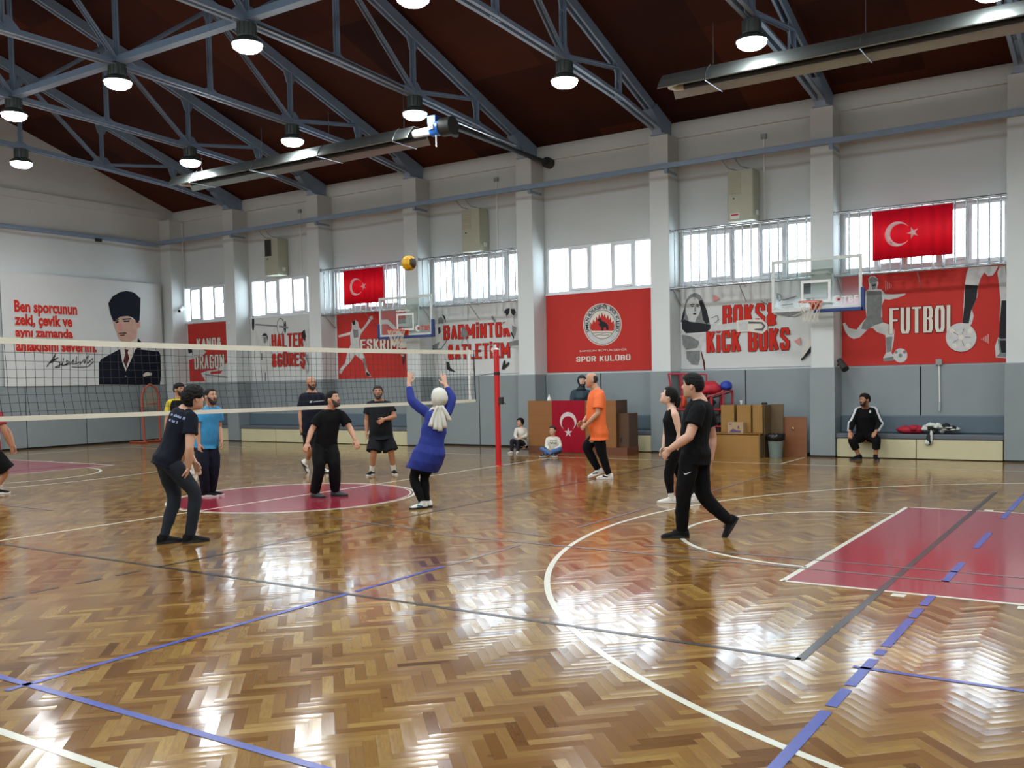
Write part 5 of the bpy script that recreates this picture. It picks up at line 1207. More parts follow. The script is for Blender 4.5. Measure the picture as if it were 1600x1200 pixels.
HEADP = [(1.0, 0.002, 0.002, 0.002), (0.93, 0.036, 0.042, 0.045), (0.8, 0.056, 0.064, 0.068), (0.6, 0.069, 0.078, 0.086), (0.35, 0.0755, 0.084, 0.096), (0.1, 0.0765, 0.086, 0.100),
         (-0.1, 0.0745, 0.086, 0.096), (-0.3, 0.070, 0.085, 0.082), (-0.5, 0.064, 0.085, 0.064), (-0.7, 0.054, 0.084, 0.045), (-0.86, 0.040, 0.080, 0.028), (-0.96, 0.024, 0.072, 0.012), (-1.0, 0.006, 0.062, -0.03)]
def head_dims(t):
    for (t0, *a), (t1, *b) in zip(HEADP[:-1], HEADP[1:]):
        if t <= t0+1e-9 and t >= t1-1e-9:
            k = (t0-t)/(t0-t1); return [p_+(q-p_)*k for p_, q in zip(a, b)]
    return HEADP[-1][1:]
def head_point(t, a, k=1.0, grow=0.0):
    w, f, b = head_dims(t); x, y = cos(a), sin(a)
    ex = 0.85
    px_ = (abs(x)**ex)*(1 if x >= 0 else -1)*w; py_ = (abs(y)**ex)*(1 if y >= 0 else -1)*(f if y > 0 else b)
    if t < -0.9: py_ += 0.0
    # brow, eye hollows, mouth
    fr = max(0, y)
    if fr > 0.6:
        if 0.02 < t < 0.22: py_ -= 0.007*math.exp(-((abs(px_)-0.030)/0.014)**2)*math.exp(-((t-0.12)/0.07)**2)
        py_ += 0.004*math.exp(-((t-0.27)/0.06)**2) + 0.004*math.exp(-((t+0.46)/0.08)**2)*math.exp(-(px_/0.022)**2) + 0.006*math.exp(-((t+0.85)/0.10)**2)*math.exp(-(px_/0.02)**2)
    z = t*0.115
    n = Vector((px_, py_, z)).normalized()
    p_ = Vector((px_, py_, z))+n*grow
    return p_*k
def head_grid(grow, na=40, k=1.0, mask=None, nt=26, t0=1.0, t1=-1.0): 
    rows = []
    for i in range(nt+1):
        t = t0+(t1-t0)*i/nt; rows.append([head_point(t, 2*pi*j/na, k, grow) for j in range(na)])
    return rows
def shell(mb, M, k, mask, th, na=80, nt=72, seed=0, rough=0.0):
    """closed shell over the part of the head where mask(t, ang) > 0"""
    ts = [1.0-2.0*i/nt for i in range(nt+1)]
    ids_o = {}; ids_i = {}; vs = []; fs = []
    def get(i, j, outer):
        d = ids_o if outer else ids_i; j %= na
        if (i, j) not in d:
            t = ts[i]; a = 2*pi*j/na; g = th*mask(t, a) if outer else -0.004
            if outer and rough: g += rough*noise.noise(Vector((cos(a)*5+seed, sin(a)*5, t*7)))*min(1, max(0, mask(t, a)))
            vs.append(M @ head_point(t, a, k, g if outer else g)); d[(i, j)] = len(vs)-1
        return d[(i, j)]
    cells = set((i, j) for i in range(nt) for j in range(na) if min(mask(ts[i], 2*pi*j/na), mask(ts[i+1], 2*pi*j/na), mask(ts[i], 2*pi*((j+1) % na)/na), mask(ts[i+1], 2*pi*((j+1) % na)/na)) > 0.02)
    for (i, j) in cells:
        fs.append((get(i, j, 1), get(i+1, j, 1), get(i+1, j+1, 1), get(i, j+1, 1))); fs.append((get(i, j, 0), get(i, j+1, 0), get(i+1, j+1, 0), get(i+1, j, 0)))
        for (di, dj, e0, e1) in ((-1, 0, (i, j+1), (i, j)), (1, 0, (i+1, j), (i+1, j+1)), (0, -1, (i, j), (i+1, j)), (0, 1, (i+1, j+1), (i, j+1))):
            if (i+di, (j+dj) % na) not in cells: fs.append((get(*e0, 1), get(*e0, 0), get(*e1, 0), get(*e1, 1))[::-1])
    mb.add(vs, fs)
def sm(x): return max(0.0, min(1.0, x))
def ang_front(a): # 0 at front (a=pi/2), pi at back
    d = abs((a-pi/2+pi) % (2*pi)-pi); return d
def m_short(hl=0.52, side=0.12, back=-0.35):
    def f(t, a):
        d = ang_front(a); lim = hl if d < 0.75 else (hl+(side-hl)*sm((d-0.75)/0.45) if d < 1.2 else (side if d < 1.80 else side+(back-side)*sm((d-1.80)/0.4)))
        return sm((t-lim)/0.10)
    return f
def m_bald():
    def f(t, a):
        d = ang_front(a); return sm((t+0.38)/0.1)*sm((0.62-t)/0.3)*sm((d-1.72)/0.25)*0.8
    return f
def m_beard(full=True):
    def f(t, a):
        d = ang_front(a)
        if d < 0.42:
            v = sm((-0.56-t)/0.05)
            if -0.43 < t < -0.29: v = max(v, sm((0.42-d)/0.1)*min(sm((-0.29-t)/0.05), sm((t+0.43)/0.05)))
            return v
        top = -0.50+0.55*sm((d-0.42)/0.85)
        return sm((top-t)/0.06)*sm((1.40-d)/0.15)
    return f
def m_stubble():
    def f(t, a): return m_beard()(t, a)*0.35
    return f

class Fig:
    """one person: joints are read from photo positions, with a depth offset (m) along the viewing direction"""
    def __init__(s, base, k=1.0, face=(1, 0, 0)):
        s.P0 = Vector(base); d = Vector((s.P0.x-CO.x, s.P0.y-CO.y, 0)); s.D = d.normalized(); s.R = s.D.cross(Vector((0, 0, 1))); s.k = k; s.J = {}
    def at(s, u, v, dep=0.0):
        r = ray(u, v); t = ((s.P0-CO).dot(s.D)+dep)/r.dot(s.D); return CO+r*t
    def dirv(s, r, toward, up=0): return (s.R*r-s.D*toward+Vector((0, 0, up))).normalized()   # right in picture, toward camera, up

def hand(mb, wrist, d, pn, side, k=1.0, curl=0.5, spread=0.10, thumb=1.0):
    """palm + five fingers; d = finger direction, pn = palm normal (the side fingers close to), side=+1 thumb on the +s side"""
    d = Vector(d).normalized(); pn = (Vector(pn)-d*Vector(pn).dot(d)).normalized(); s_ = d.cross(pn)*side
    w = Vector(wrist)
    pal = []
    for f, rx, ry in ((0.0, 0.025, 0.017), (0.02, 0.031, 0.017), (0.055, 0.040, 0.016), (0.085, 0.041, 0.014), (0.098, 0.036, 0.011)):
        pal.append(ellring(w+d*f*k, s_, pn, rx*k, ry*k, ry*k, 12))
    mb.loft(pal)
    ln = (0.070, 0.078, 0.073, 0.058)
    for i in range(4):
        off = (1.5-i)*0.0205; b = w+d*0.088*k+s_*off*k; sp = (1.5-i)*spread
        dd = (d+s_*sp).normalized(); L = ln[i]*k; p_ = b; ang = 0.0; pts = [b-dd*0.012*k]
        for j, (fr, c) in enumerate(((0.42, 0.25), (0.33, 0.9), (0.25, 0.75))):
            ang += c*curl*(1+0.12*i); v = dd*cos(ang)+pn*sin(ang); p_ = p_+v*L*fr; pts.append(p_)
        limb(mb, pts, [0.0095*k, 0.0092*k, 0.0085*k, 0.0072*k], 10)
    b = w+d*0.018*k+s_*0.026*k; v1 = (d*0.62+s_*0.72*thumb+pn*0.30).normalized(); v2 = (d*0.88+s_*0.28*thumb+pn*0.35).normalized()
    limb(mb, [b, b+v1*0.034*k, b+v1*0.034*k+v2*0.030*k, b+v1*0.034*k+v2*0.054*k], [0.014*k, 0.0118*k, 0.010*k, 0.0085*k], 10)

def shoe(parent, ank, d, k, m_up, m_sole, m_lace=None, high=0.0, upv=None, m_stripe=None):
    d = Vector(d).normalized(); up = Vector(upv) if upv is not None else Vector((0, 0, 1)); r = d.cross(up).normalized(); up = r.cross(d)
    o = ank-up*0.085*k
    def ring(y, w, h, z0=0.0): 
        c = o+d*y*k; out = []
        for i in range(16):
            a = 2*pi*i/16; z = max(0, sin(a)); zz = z0+(h-z0)*z if sin(a) > 0 else z0*1.0
            out.append(c+r*(w*k*cos(a))+up*(zz*k))
        return out
    sec = [(-0.075, 0.012, 0.05, 0.022), (-0.070, 0.028, 0.085, 0.018), (-0.045, 0.036, 0.098, 0.018), (0.0, 0.038, 0.100, 0.018), (0.04, 0.040, 0.085, 0.018), (0.09, 0.045, 0.066, 0.018), (0.14, 0.048, 0.052, 0.018), (0.175, 0.042, 0.042, 0.02), (0.195, 0.026, 0.034, 0.022), (0.202, 0.010, 0.027, 0.023)]
    mb = MB(); mb.loft([ring(*s_) for s_ in sec]); mb.tube([ank-up*0.04*k, ank+up*(0.022+high)*k], [0.044*k, 0.042*k], 14)
    u_ = remeshed('shoe', mb, m_up, parent, 0.006, 3)
    mb = MB(); n = 24; ol = []
    for i in range(n):
        a = 2*pi*i/n; y = 0.064+0.144*cos(a); w = (0.046 if y > 0.06 else 0.040)*(abs(sin(a))**0.75)*(1 if sin(a) > 0 else -1); ol.append((y, w))
    mb.loft([[o+d*y*k+r*w*k+up*z_*k for y, w in ol] for z_ in (0.0, 0.012, 0.028)]); obj('sole', mb, m_sole, u_, 50)
    if m_lace:
        mb = MB()
        for y in (0.045, 0.062, 0.079): mb.tube([o+d*y*k+r*0.022*k+up*0.083*k*(1-(y-0.045)*3), o+d*(y+0.01)*k+up*0.088*k*(1-(y-0.045)*3.4), o+d*y*k-r*0.022*k+up*0.083*k*(1-(y-0.045)*3)], 0.004*k, 6)
        obj('laces', mb, m_lace, u_)
    if m_stripe:
        mb = MB()
        for s_ in (-1, 1): mb.bar(o+d*0.02*k+r*s_*0.0425*k+up*0.030*k, o+d*0.105*k+r*s_*0.046*k+up*0.052*k, 0.004*k, 0.020*k, up)
        obj('side_stripe', mb, m_stripe, u_)
    return u_

def decal(parent, target, name, m, items, org, dx, dy, dn):
    """flat print pressed on cloth: items = list of (verts2d, faces); cast along dn onto target mesh"""
    bm = bmesh.new(); bm.from_mesh(target.data); tree = bvhtree.BVHTree.FromBMesh(bm)
    mb = MB(); off = target.matrix_world.translation if False else Vector((0, 0, 0))
    for vs, fs in items:
        b2 = bmesh.new(); vv = [b2.verts.new((v[0], v[1], 0)) for v in vs]
        for f in fs:
            try: b2.faces.new([vv[i] for i in f])
            except ValueError: pass
        bmesh.ops.triangulate(b2, faces=b2.faces)
        out = []
        for v in b2.verts:
            p_ = org+dx*v.co.x+dy*v.co.y; h = tree.ray_cast(p_+dn*-0.4, dn)
            out.append((h[0]-dn*0.004) if h[0] is not None else p_)
        b2.verts.index_update(); mb.add(out, [[q.index for q in f.verts] for f in b2.faces]); b2.free()
    bm.free()
    return link(name, mb.mesh(name), m, parent)

def person(label, fig, J, face, look, opt, group=None):
    """J: 3d joints (neck, head, shL, shR, elL, elR, wrL, wrR, hiL, hiR, knL, knR, anL, anR, toeL, toeR)"""
    k = fig.k; sk = skin(opt.get('skin', 'a')); P = Vector(opt.get('base', fig.P0)); P.z = max(0.0, P.z)
    t = thing('person', label, 'person', P, group)
    J = {n: Vector(p_) for n, p_ in J.items()}
    fat = opt.get('fat', 1.0)
    hips = (J['hiL']+J['hiR'])/2; sh = (J['shL']+J['shR'])/2; neck = J['neck']
    rs = (J['shR']-J['shL']).normalized(); rh = (J['hiR']-J['hiL']).normalized()
    sw = (J['shR']-J['shL']).length/2; spine_up = (neck-hips).normalized()
    def right(s_): return rh.lerp(rs, max(0, min(1, s_))).normalized()
    curve = opt.get('curve', Vector((0, 0, 0)))
    def spt(s_): return hips.lerp(neck, s_) + curve*(4*s_*(1-s_) if 0 < s_ < 1 else 0)
    def fr(s_):
        up = (spt(min(1, s_+0.1))-spt(max(0, s_-0.1))).normalized() if 0 <= s_ <= 1 else spine_up
        r = right(s_); f = up.cross(r).normalized(); r = f.cross(up).normalized(); return r, f
    def torso(tab, infl=0.0):
        rings = []
        for s_, w, f_, b_ in tab:
            r, f = fr(s_); rings.append(ellring(spt(s_), r, f, (w*k*fat+infl) , f_*k*fat+infl, b_*k*fat+infl, 22))
        return rings
    fem = opt.get('fem', False)
    belly = opt.get('belly', 0.0)
    shs = sw/k/0.185
    TB = [(-0.16, 0.085, 0.07, 0.08), (-0.06, 0.155, 0.095, 0.115), (0.04, 0.165 if not fem else 0.178, 0.100, 0.12), (0.2, 0.148 if not fem else 0.145, 0.10+belly*0.7, 0.092), (0.38, 0.142 if not fem else 0.128, 0.102+belly, 0.088), (0.55, 0.150*shs**.5 if not fem else 0.138, 0.108+belly*0.7, 0.095),
          (0.72, 0.165*shs if not fem else 0.150*shs, 0.118+(0.015 if fem else 0), 0.105), (0.84, 0.166*shs, 0.100, 0.102), (0.93, 0.142*shs, 0.076, 0.084), (1.0, 0.085, 0.060, 0.070), (1.05, 0.060, 0.052, 0.058)]
    # ---- head frame
    look = Vector(look).normalized(); roll = opt.get('headroll', Vector((0, 0, 1)))
    hr, hf, hu = frame_from(look, roll)
    H = J['head']; hk = opt.get('hk', k**0.45)*1.06
    MH = Matrix(((hr.x, hf.x, hu.x, H.x), (hr.y, hf.y, hu.y, H.y), (hr.z, hf.z, hu.z, H.z), (0, 0, 0, 1)))
    # ---- body
    mb = MB(); mb.loft(torso(TB))
    nb = H+hf*(-0.02*hk)+hu*(-0.06*hk)
    neckr = 0.062 if not fem else 0.050
    mb.tube([neck-spine_up*0.07*k, neck, nb, nb+hu*0.03], [neckr*k*1.15, neckr*k*1.04, neckr*k*0.95, neckr*k*0.9], 16)
    mb.loft([[MH @ p_ for p_ in row] for row in head_grid(0.0, 40, hk)])
    # nose, ears
    nr = [ellring(MH @ (Vector((0, y, z_))*hk), hr, hf, w*hk, d_*hk, d_*hk, 10) for (y, z_, w, d_) in ((0.080, 0.022, 0.008, 0.008), (0.088, 0.005, 0.009, 0.012), (0.095, -0.012, 0.013, 0.016), (0.094, -0.024, 0.015, 0.015), (0.084, -0.031, 0.010, 0.008))]
    mb.loft(nr)
    for s_ in (-1, 1):
        E = Matrix.Rotation(s_*0.35, 3, 'Z'); MR = MH.to_3x3() @ E
        mb.ball(MH @ (Vector((s_*0.079, -0.008, -0.004))*hk), (0.010*hk, 0.019*hk, 0.032*hk), 12, M=MR)
    ar, lr = opt.get('armr', 1.0), opt.get('legr', 1.0)
    for sd in 'LR': limb(mb, [spt(0.95), J['sh'+sd].lerp(spt(0.95), 0.4)+spine_up*0.004*k, J['sh'+sd]], [0.052*k, 0.054*k, 0.056*k*ar])
    for sd in 'LR':
        S, E_, Wr = J['sh'+sd], J['el'+sd], J['wr'+sd]
        mb.ball(S, 0.056*k*ar, 14); limb(mb, [S, S.lerp(E_, 0.45), E_], [0.056*k*ar, 0.050*k*ar, 0.041*k*ar])
        limb(mb, [E_, E_.lerp(Wr, 0.3), Wr], [0.041*k*ar, 0.044*k*ar, 0.0275*k*ar])
        Hd = J.get('ha'+sd, Wr+(Wr-E_)*0.3); hd = (Hd-Wr).normalized()
        pn = opt.get('palm'+sd, spt(0.2)-Wr); cu = opt.get('curl'+sd, 0.5); sp = opt.get('spread'+sd, 0.06)
        sidev = opt.get('thumb'+sd, None)
        pn = Vector(pn)
        s_ = hd.cross((pn-hd*pn.dot(hd)).normalized()); ref = sidev if sidev is not None else fr(0.7)[1]
        hand(mb, Wr, hd, pn, 1 if s_.dot(ref) >= 0 else -1, k*opt.get('handk', 1.0), cu, sp)
        Hp, K_, A = J['hi'+sd], J['kn'+sd], J['an'+sd]
        mb.ball(Hp, 0.086*k*lr, 14); lp = bez(Hp, K_, A); mb.tube(lp, rad_along(lp, [(0, 0.086*k*lr), (0.25, 0.076*k*lr), (0.48, 0.053*k*lr), (0.66, 0.054*k*lr), (0.9, 0.036*k*lr), (1, 0.033*k*lr)]), 16)
        fd = (J['toe'+sd]-A); fd.normalize(); uf = fd.cross(Vector((0, 0, 1))).cross(fd).normalized(); limb(mb, [A, A-uf*0.045*k+fd*0.02*k, A+fd*0.10*k-uf*0.055*k], [0.030*k, 0.022*k, 0.016*k])
    body = remeshed('body', mb, sk, t, opt.get('voxel', 0.0068), 2)
    # ---- face details
    for s_ in (-1, 1):
        mb = MB(); mb.ball(MH @ (Vector((s_*0.030, 0.0715, 0.0135))*hk), 0.0108*hk, 12); ey = obj('eye', mb, M_EYEW, t, 180)
        mb = MB(); mb.ball(MH @ (Vector((s_*0.030, 0.0765, 0.0132))*hk), 0.0072*hk, 10); obj('iris', mb, M_IRIS, ey, 180)
        mb = MB(); pts = [MH @ (head_point(0.235+0.03*sin(pi*i/5), pi/2-s_*(0.14+0.42*i/5)*0.95, hk, 0.0025*hk)) for i in range(6)]; mb.tube(pts, [0.003*hk, 0.0048*hk, 0.005*hk, 0.0048*hk, 0.004*hk, 0.002*hk], 6); obj('eyebrow', mb, M_HAIR, t, 180)
    mb = MB(); pts = [MH @ head_point(-0.47+0.0*i, pi/2-0.30+0.60*i/6, hk, 0.002*hk) for i in range(7)]; mb.tube(pts, [0.002*hk, 0.005*hk, 0.0065*hk, 0.006*hk, 0.0065*hk, 0.005*hk, 0.002*hk], 8); obj('mouth', mb, M_LIP, t, 180)
    hair = opt.get('hair', None)
    if hair == 'bald': mb = MB(); shell(mb, MH, hk, m_bald(), 0.006*hk); obj('hair', mb, opt.get('hairm', M_HAIRG), t, 180)
    elif hair: mb = MB(); shell(mb, MH, hk, hair, opt.get('hairth', 0.016)*hk, seed=hash(label) % 7 if False else len(label), rough=opt.get('hairrough', 0.004)); obj('hair', mb, opt.get('hairm', M_HAIR), t, 180)
    if opt.get('bun'):
        mb = MB(); mb.ball(MH @ (Vector((0, -0.125, 0.005))*hk), (0.045*hk, 0.040*hk, 0.05*hk), 16, M=MH.to_3x3()); mb.tube([MH @ (Vector((0, -0.09, 0.01))*hk), MH @ (Vector((0, -0.13, 0.0))*hk), MH @ (Vector((0.01, -0.145, -0.06))*hk), MH @ (Vector((0.01, -0.13, -0.14))*hk)], [0.035*hk, 0.045*hk, 0.035*hk, 0.012*hk], 12); obj('hair_bun', mb, M_HAIR, t, 180)
    if opt.get('beard'): mb = MB(); shell(mb, MH, hk, m_beard(), opt['beard']*hk, rough=0.002); obj('beard', mb, opt.get('beardm', M_BEARD), t, 180)
    # ---- clothes
    top = opt['top']; M1 = top['m']; inf = top.get('loose', 0.018)*k; style = top.get('style', 'tee')
    hem = top.get('hem', -0.10)
    mb = MB(); tb = [(s_, w, f_, b_) for s_, w, f_, b_ in TB if s_ > hem and s_ <= 0.93]
    w0 = [x for x in TB if x[0] <= 0.04][-1]
    flare = top.get('flare', 0.0)
    first = (hem, max(0.165, w0[1])+flare, max(0.11, w0[2])+flare*0.8+belly*0.5, 0.122+flare*0.8)
    tb = [first]+tb+[(0.955, 0.105*shs, 0.062, 0.070), (0.985, 0.072, 0.056, 0.060)]
    rings = torso(tb, inf)
    if hem < -0.2:
        # long tunic: interpolate extra rings between hem and hips leaning with the thighs
        kn = (J['knL']+J['knR'])/2; r, f = fr(0); hc = hips.lerp(kn, min(1.0, -hem*1.25)); 
        rings = torso([q_ for q_ in tb if q_[0] > -0.05], inf)
        rings.insert(0, ellring(hips.lerp(hc, 0.45), r, f, 0.182*k*fat+inf, 0.130*k*fat+inf, 0.150*k*fat+inf, 22)); rings.insert(0, ellring(hc, r, f, 0.180*k*fat+inf, 0.125*k*fat+inf, 0.145*k*fat+inf, 22))
    mb.loft(rings)
    sl = {'tee': 0.62, 'long': 1.0, 'vest': 0.0, 'three': 1.0}[style] if 'sleeve' not in top else top['sleeve']
    for sd in 'LR':
        S, E_, Wr = J['sh'+sd], J['el'+sd], J['wr'+sd]
        if style == 'vest' and sl == 0: limb(mb, [spt(0.94), S-(S-sh)*0.30], [0.055*k, 0.055*k]); continue
        mb.ball(S, 0.056*k*ar+inf*0.45, 14); limb(mb, [spt(0.94), S.lerp(spt(0.94), 0.4)+spine_up*0.004*k, S], [0.052*k+inf*0.4, 0.055*k+inf*0.45, 0.056*k*ar+inf*0.45])
        if style in ('tee', 'vest'): mb.tube([S, S.lerp(E_, 0.3), S.lerp(E_, sl)], [0.056*k*ar+inf*0.5, 0.058*k*ar+inf*0.7, 0.056*k*ar+inf], 18)
        else:
            pts = bez(S, E_, E_.lerp(Wr, top.get('cuff', 0.93))); mb.tube(pts, rad_along(pts, [(0, 0.058*k*ar+inf*0.4), (0.3, 0.058*k*ar+inf*0.5), (0.55, 0.05*k*ar+inf*0.5), (0.97, 0.036*k*ar+inf*0.4), (1, 0.036*k*ar+inf*0.2)]), 16)
    tn = top.get('name', 'shirt'); shirt = remeshed(tn, mb, M1, t, 0.009, 3, top.get('wr', 0.006)*k*1.7, 9.0, len(label)*1.7)
    if top.get('collar'):
        mb = MB(); r, f = fr(0.97); c = spt(0.985)
        mb.tube([c+spine_up*0.012*k+ (r*cos(2*pi*i/20)*0.072+f*sin(2*pi*i/20)*0.066-spine_up*0.018*sin(2*pi*i/20))*k for i in range(21)], 0.012*k, 8, caps=False); obj('collar', mb, top['collar'], t, 180)
    # legs
    bot = opt['bottom']; M2 = bot['m']; inf2 = bot.get('loose', 0.02)*k; bs = bot.get('style', 'pants')
    mb = MB(); tb2 = [(s_, w, f_, b_) for s_, w, f_, b_ in TB if -0.2 <= s_ <= 0.2]; mb.loft(torso(tb2, 0.004*k))
    for sd in 'LR':
        Hp, K_, A = J['hi'+sd], J['kn'+sd], J['an'+sd]
        if bs == 'shorts':
            e = Hp.lerp(K_, bot.get('len', 0.92)); mb.ball(Hp, 0.098*k*lr+inf2*0.3, 14); mb.tube([Hp, Hp.lerp(K_, 0.5), e], [0.096*k*lr+inf2*0.4, 0.088*k*lr+inf2, 0.088*k*lr+inf2*1.3], 20)
        else:
            pts = bez(Hp, K_, K_.lerp(A, bot.get('cuff', 1.02))); mb.ball(Hp, 0.092*k*lr+inf2*0.4, 14)
            ce = bot.get('ankle', 0.052); mb.tube(pts, rad_along(pts, [(0, 0.092*k*lr+inf2*0.5), (0.25, 0.080*k*lr+inf2), (0.52, 0.058*k*lr+inf2), (0.7, 0.055*k*lr+inf2*1.0), (1, ce*k*lr+inf2*0.6)]), 18)
    remeshed(bot.get('name', 'trousers'), mb, M2, t, 0.010, 3, bot.get('wr', 0.007)*k*1.7, 9.0, len(label)*2.9)
    sh_ = opt.get('shoes', {})
    for sd in 'LR':
        A = J['an'+sd]; fd = J['toe'+sd]-A; up = None
        if opt.get('heelup'+sd): d = fd.normalized(); rr_ = d.cross(Vector((0, 0, 1))).normalized(); up = rr_.cross(d)
        else: fd.z = 0
        if 'sock' in sh_:
            mb = MB(); K_ = J['kn'+sd]; mb.tube([A-Vector((0, 0, 0.02*k)), A.lerp(K_, sh_.get('sockh', 0.25))], [0.040*k*lr, 0.045*k*lr], 14); obj('sock', mb, sh_['sock'], t, 60)
        shoe(t, A, fd, k, sh_.get('up', M_DK), sh_.get('sole', M_WHITE), sh_.get('lace'), 0.0, up, sh_.get('stripe'))
    return t, shirt, MH, fr, spt, J, hk

def toes(J, fig, **kw):
    for sd in 'LR':
        A = J['an'+sd]; 
        if not kw.get('raise'+sd): A.z = 0.088*fig.k+kw.get('lift'+sd, 0)
        J['toe'+sd] = A+Vector(kw['dir'+sd]).normalized()*0.12

# cloth colours
M_BLK = mat('black_cotton', '0a0b0d', 0.9, var=0.2, scale=20, spec=0.2); M_BLK2 = mat('black_sports_cloth', '08080a', 0.85, var=0.2, scale=20, spec=0.2); M_NVY = mat('navy_cotton', '0e121f', 0.9, var=0.15, scale=20, spec=0.25)
M_CHAR = mat('charcoal_cotton', '14171b', 0.9, var=0.15, scale=20, spec=0.25); M_DENIM = mat('dark_denim', '131b25', 0.9, var=0.25, scale=25); M_CYAN = mat('sky_blue_polo_cloth', '2b83b0', 0.75, var=0.08)
M_ORG = mat('orange_jersey_cloth', 'e3682a', 0.65, var=0.06); M_ROYAL = mat('royal_blue_knit', '14287e', 0.75, var=0.08, scale=40, bump=0.2); M_SCARF = mat('ivory_scarf_cloth', 'c9c9bd', 0.7, var=0.06, scale=20)
M_SHW = mat('white_shoe_leather', 'd4d2ca', 0.45); M_SOLEW = mat('white_rubber_sole', 'd8d6cf', 0.5); M_SHK = mat('black_shoe_cloth', '09090a', 0.7, spec=0.2); M_SOLEK = mat('black_rubber_sole', '17171a', 0.6); M_SHG = mat('grey_shoe_mesh', '3c3f43', 0.6)
M_SOCK = mat('white_sock_knit', 'd6d4ca', 0.8); M_REDJ = mat('dark_red_jersey_cloth', '8e1420', 0.7); M_YEL = mat('yellow_green_sleeve_cloth', 'b8a41c', 0.7, var=0.5, scale=12); M_CREAMK = mat('cream_sweatshirt_cloth', 'cfcbbd', 0.8); M_JEAN = mat('light_blue_denim', '46628c', 0.8, var=0.3, scale=20)
M_PRW = mat('white_print_ink', 'c8ccd0', 0.6)

def smudge(w, h, n, x=0, y=0, seed=1):
    rnd = random.Random(seed); vs = []; fs = []; s_ = w/n
    for i in range(n):
        if rnd.random() < 0.12: continue
        x0 = x+i*s_; x1 = x0+s_*0.72; y0 = y+h*rnd.uniform(-0.1, 0.15); y1 = y+h*rnd.uniform(0.7, 1.1); k = len(vs)
        vs += [(x0, y0), (x1, y0), (x1, y1), (x0, y1)]; fs.append((k, k+1, k+2, k+3))
    return vs, fs
def tpoly(txt, w, h, bold=0.02, x=0, y=0):
    vs, fs = text_polys(txt, bold, res=2); x0 = min(v[0] for v in vs); x1 = max(v[0] for v in vs); y0 = min(v[1] for v in vs); y1 = max(v[1] for v in vs)
    return ([(x+(v[0]-x0)/(x1-x0)*w, y+(v[1]-y0)/(y1-y0)*h) for v in vs], fs)

# --- P2: navy tee, crouching, seen from behind
F = Fig(on_z(288, 848), 1.0); a = F.at
J = dict(head=a(303, 623, 0.0), neck=a(291, 638.5, 0.02), shR=a(298.5, 653, -0.15), shL=a(281, 652, 0.20), elR=a(296, 700, -0.22), elL=a(287, 697, 0.30), wrR=a(294.5, 730, -0.16), wrL=a(304, 722, 0.30), haR=a(291, 746, -0.12), haL=a(309, 735, 0.3),
         hiR=a(265, 722, -0.08), hiL=a(257, 720, 0.11), knR=a(308, 771, -0.06), knL=a(275, 777, 0.14), anR=a(296, 836, -0.03), anL=a(256, 836, 0.05))
toes(J, F, dirR=F.dirv(1, -0.1), dirL=F.dirv(1, -0.15))
r_ = person('man in navy t-shirt with back print, crouching at the left in front of the net', F, J, None, F.dirv(0.92, -0.40, 0.02),
       dict(skin='c', fat=1.08, armr=1.06, base=on_z(288, 848), hair=m_short(0.50, 0.0, -0.62), hairth=0.027, hairrough=0.012, top=dict(m=M_NVY, hem=-0.10, loose=0.022, sleeve=0.55), bottom=dict(m=M_DENIM, loose=0.012, ankle=0.042), shoes=dict(up=M_SHK, sole=M_SOLEK), curlR=0.9, palmR=F.dirv(-1, -0.3), thumbR=F.dirv(0.3, 1)))
t, shirt, MH, fr, spt, J, hk = r_
rr, ff = fr(0.8); upb = (J['neck']-spt(0.3)).normalized(); back = -ff; dxv = back.cross(upb)*-1
nrm_ = (F.dirv(-0.35, 1, 0.15)); dxp = (upb.cross(nrm_)).normalized()
decal(t, shirt, 'back_print', mat('blue_white_print_ink', '8fa0c0', 0.6), [smudge(0.20, 0.030, 12, 0, 0, 3), smudge(0.13, 0.026, 8, 0, -0.062, 5)], spt(0.80)-dxp*0.10, dxp, upb, -nrm_)

# --- P14: big man in black at right
F = Fig(on_z(1062, 840), 1.04); a = F.at
J = dict(head=a(1082, 603, 0), neck=a(1093.5, 624.5, 0.02), shL=a(1091, 641, -0.17), shR=a(1103, 640, 0.20), elL=a(1077, 682, -0.26), elR=a(1113, 684, 0.28), wrL=a(1047, 702, -0.22), wrR=a(1110, 718, 0.24), haL=a(1038, 712, -0.18), haR=a(1109, 734, 0.26),
         hiL=a(1079, 711, -0.09), hiR=a(1092, 711, 0.11), knL=a(1068, 768, -0.10), knR=a(1098, 776, 0.10), anL=a(1065, 830, -0.02), anR=a(1137, 812, 0.08))
toes(J, F, dirL=F.dirv(-1, 0.1), dirR=F.dirv(-0.55, 0.1, -0.84), raiseR=True)
t, shirt, MH, fr, spt, J, hk = person('tall man in black t-shirt and black trousers striding left, nearest player at the right', F, J, None, F.dirv(-0.96, -0.28, 0.03),
       dict(skin='c', hair=m_short(0.48, 0.05, -0.50), hairth=0.014, top=dict(m=M_BLK, hem=-0.16, loose=0.026, sleeve=0.58), bottom=dict(m=M_BLK2, loose=0.020, ankle=0.045), shoes=dict(up=M_SHK, sole=M_SOLEK, lace=M_CHAR), heelupR=True, belly=0.02, armr=1.12, fat=1.06,
            curlL=0.8, curlR=0.5, spreadR=0.12, palmR=F.dirv(-1, -0.2)))
swoosh = ([(0, 0), (0.015, -0.018), (0.045, -0.006), (0.08, 0.014), (0.04, 0.002), (0.018, -0.006)], [(0, 1, 2, 3, 4, 5)])
tr = [c for c in t.children if c.name.startswith('trousers')][0]
decal(t, tr, 'trouser_mark', M_PRW, [swoosh], a(1068, 738, -0.12), F.R, Vector((0, 0, 1)), F.D)

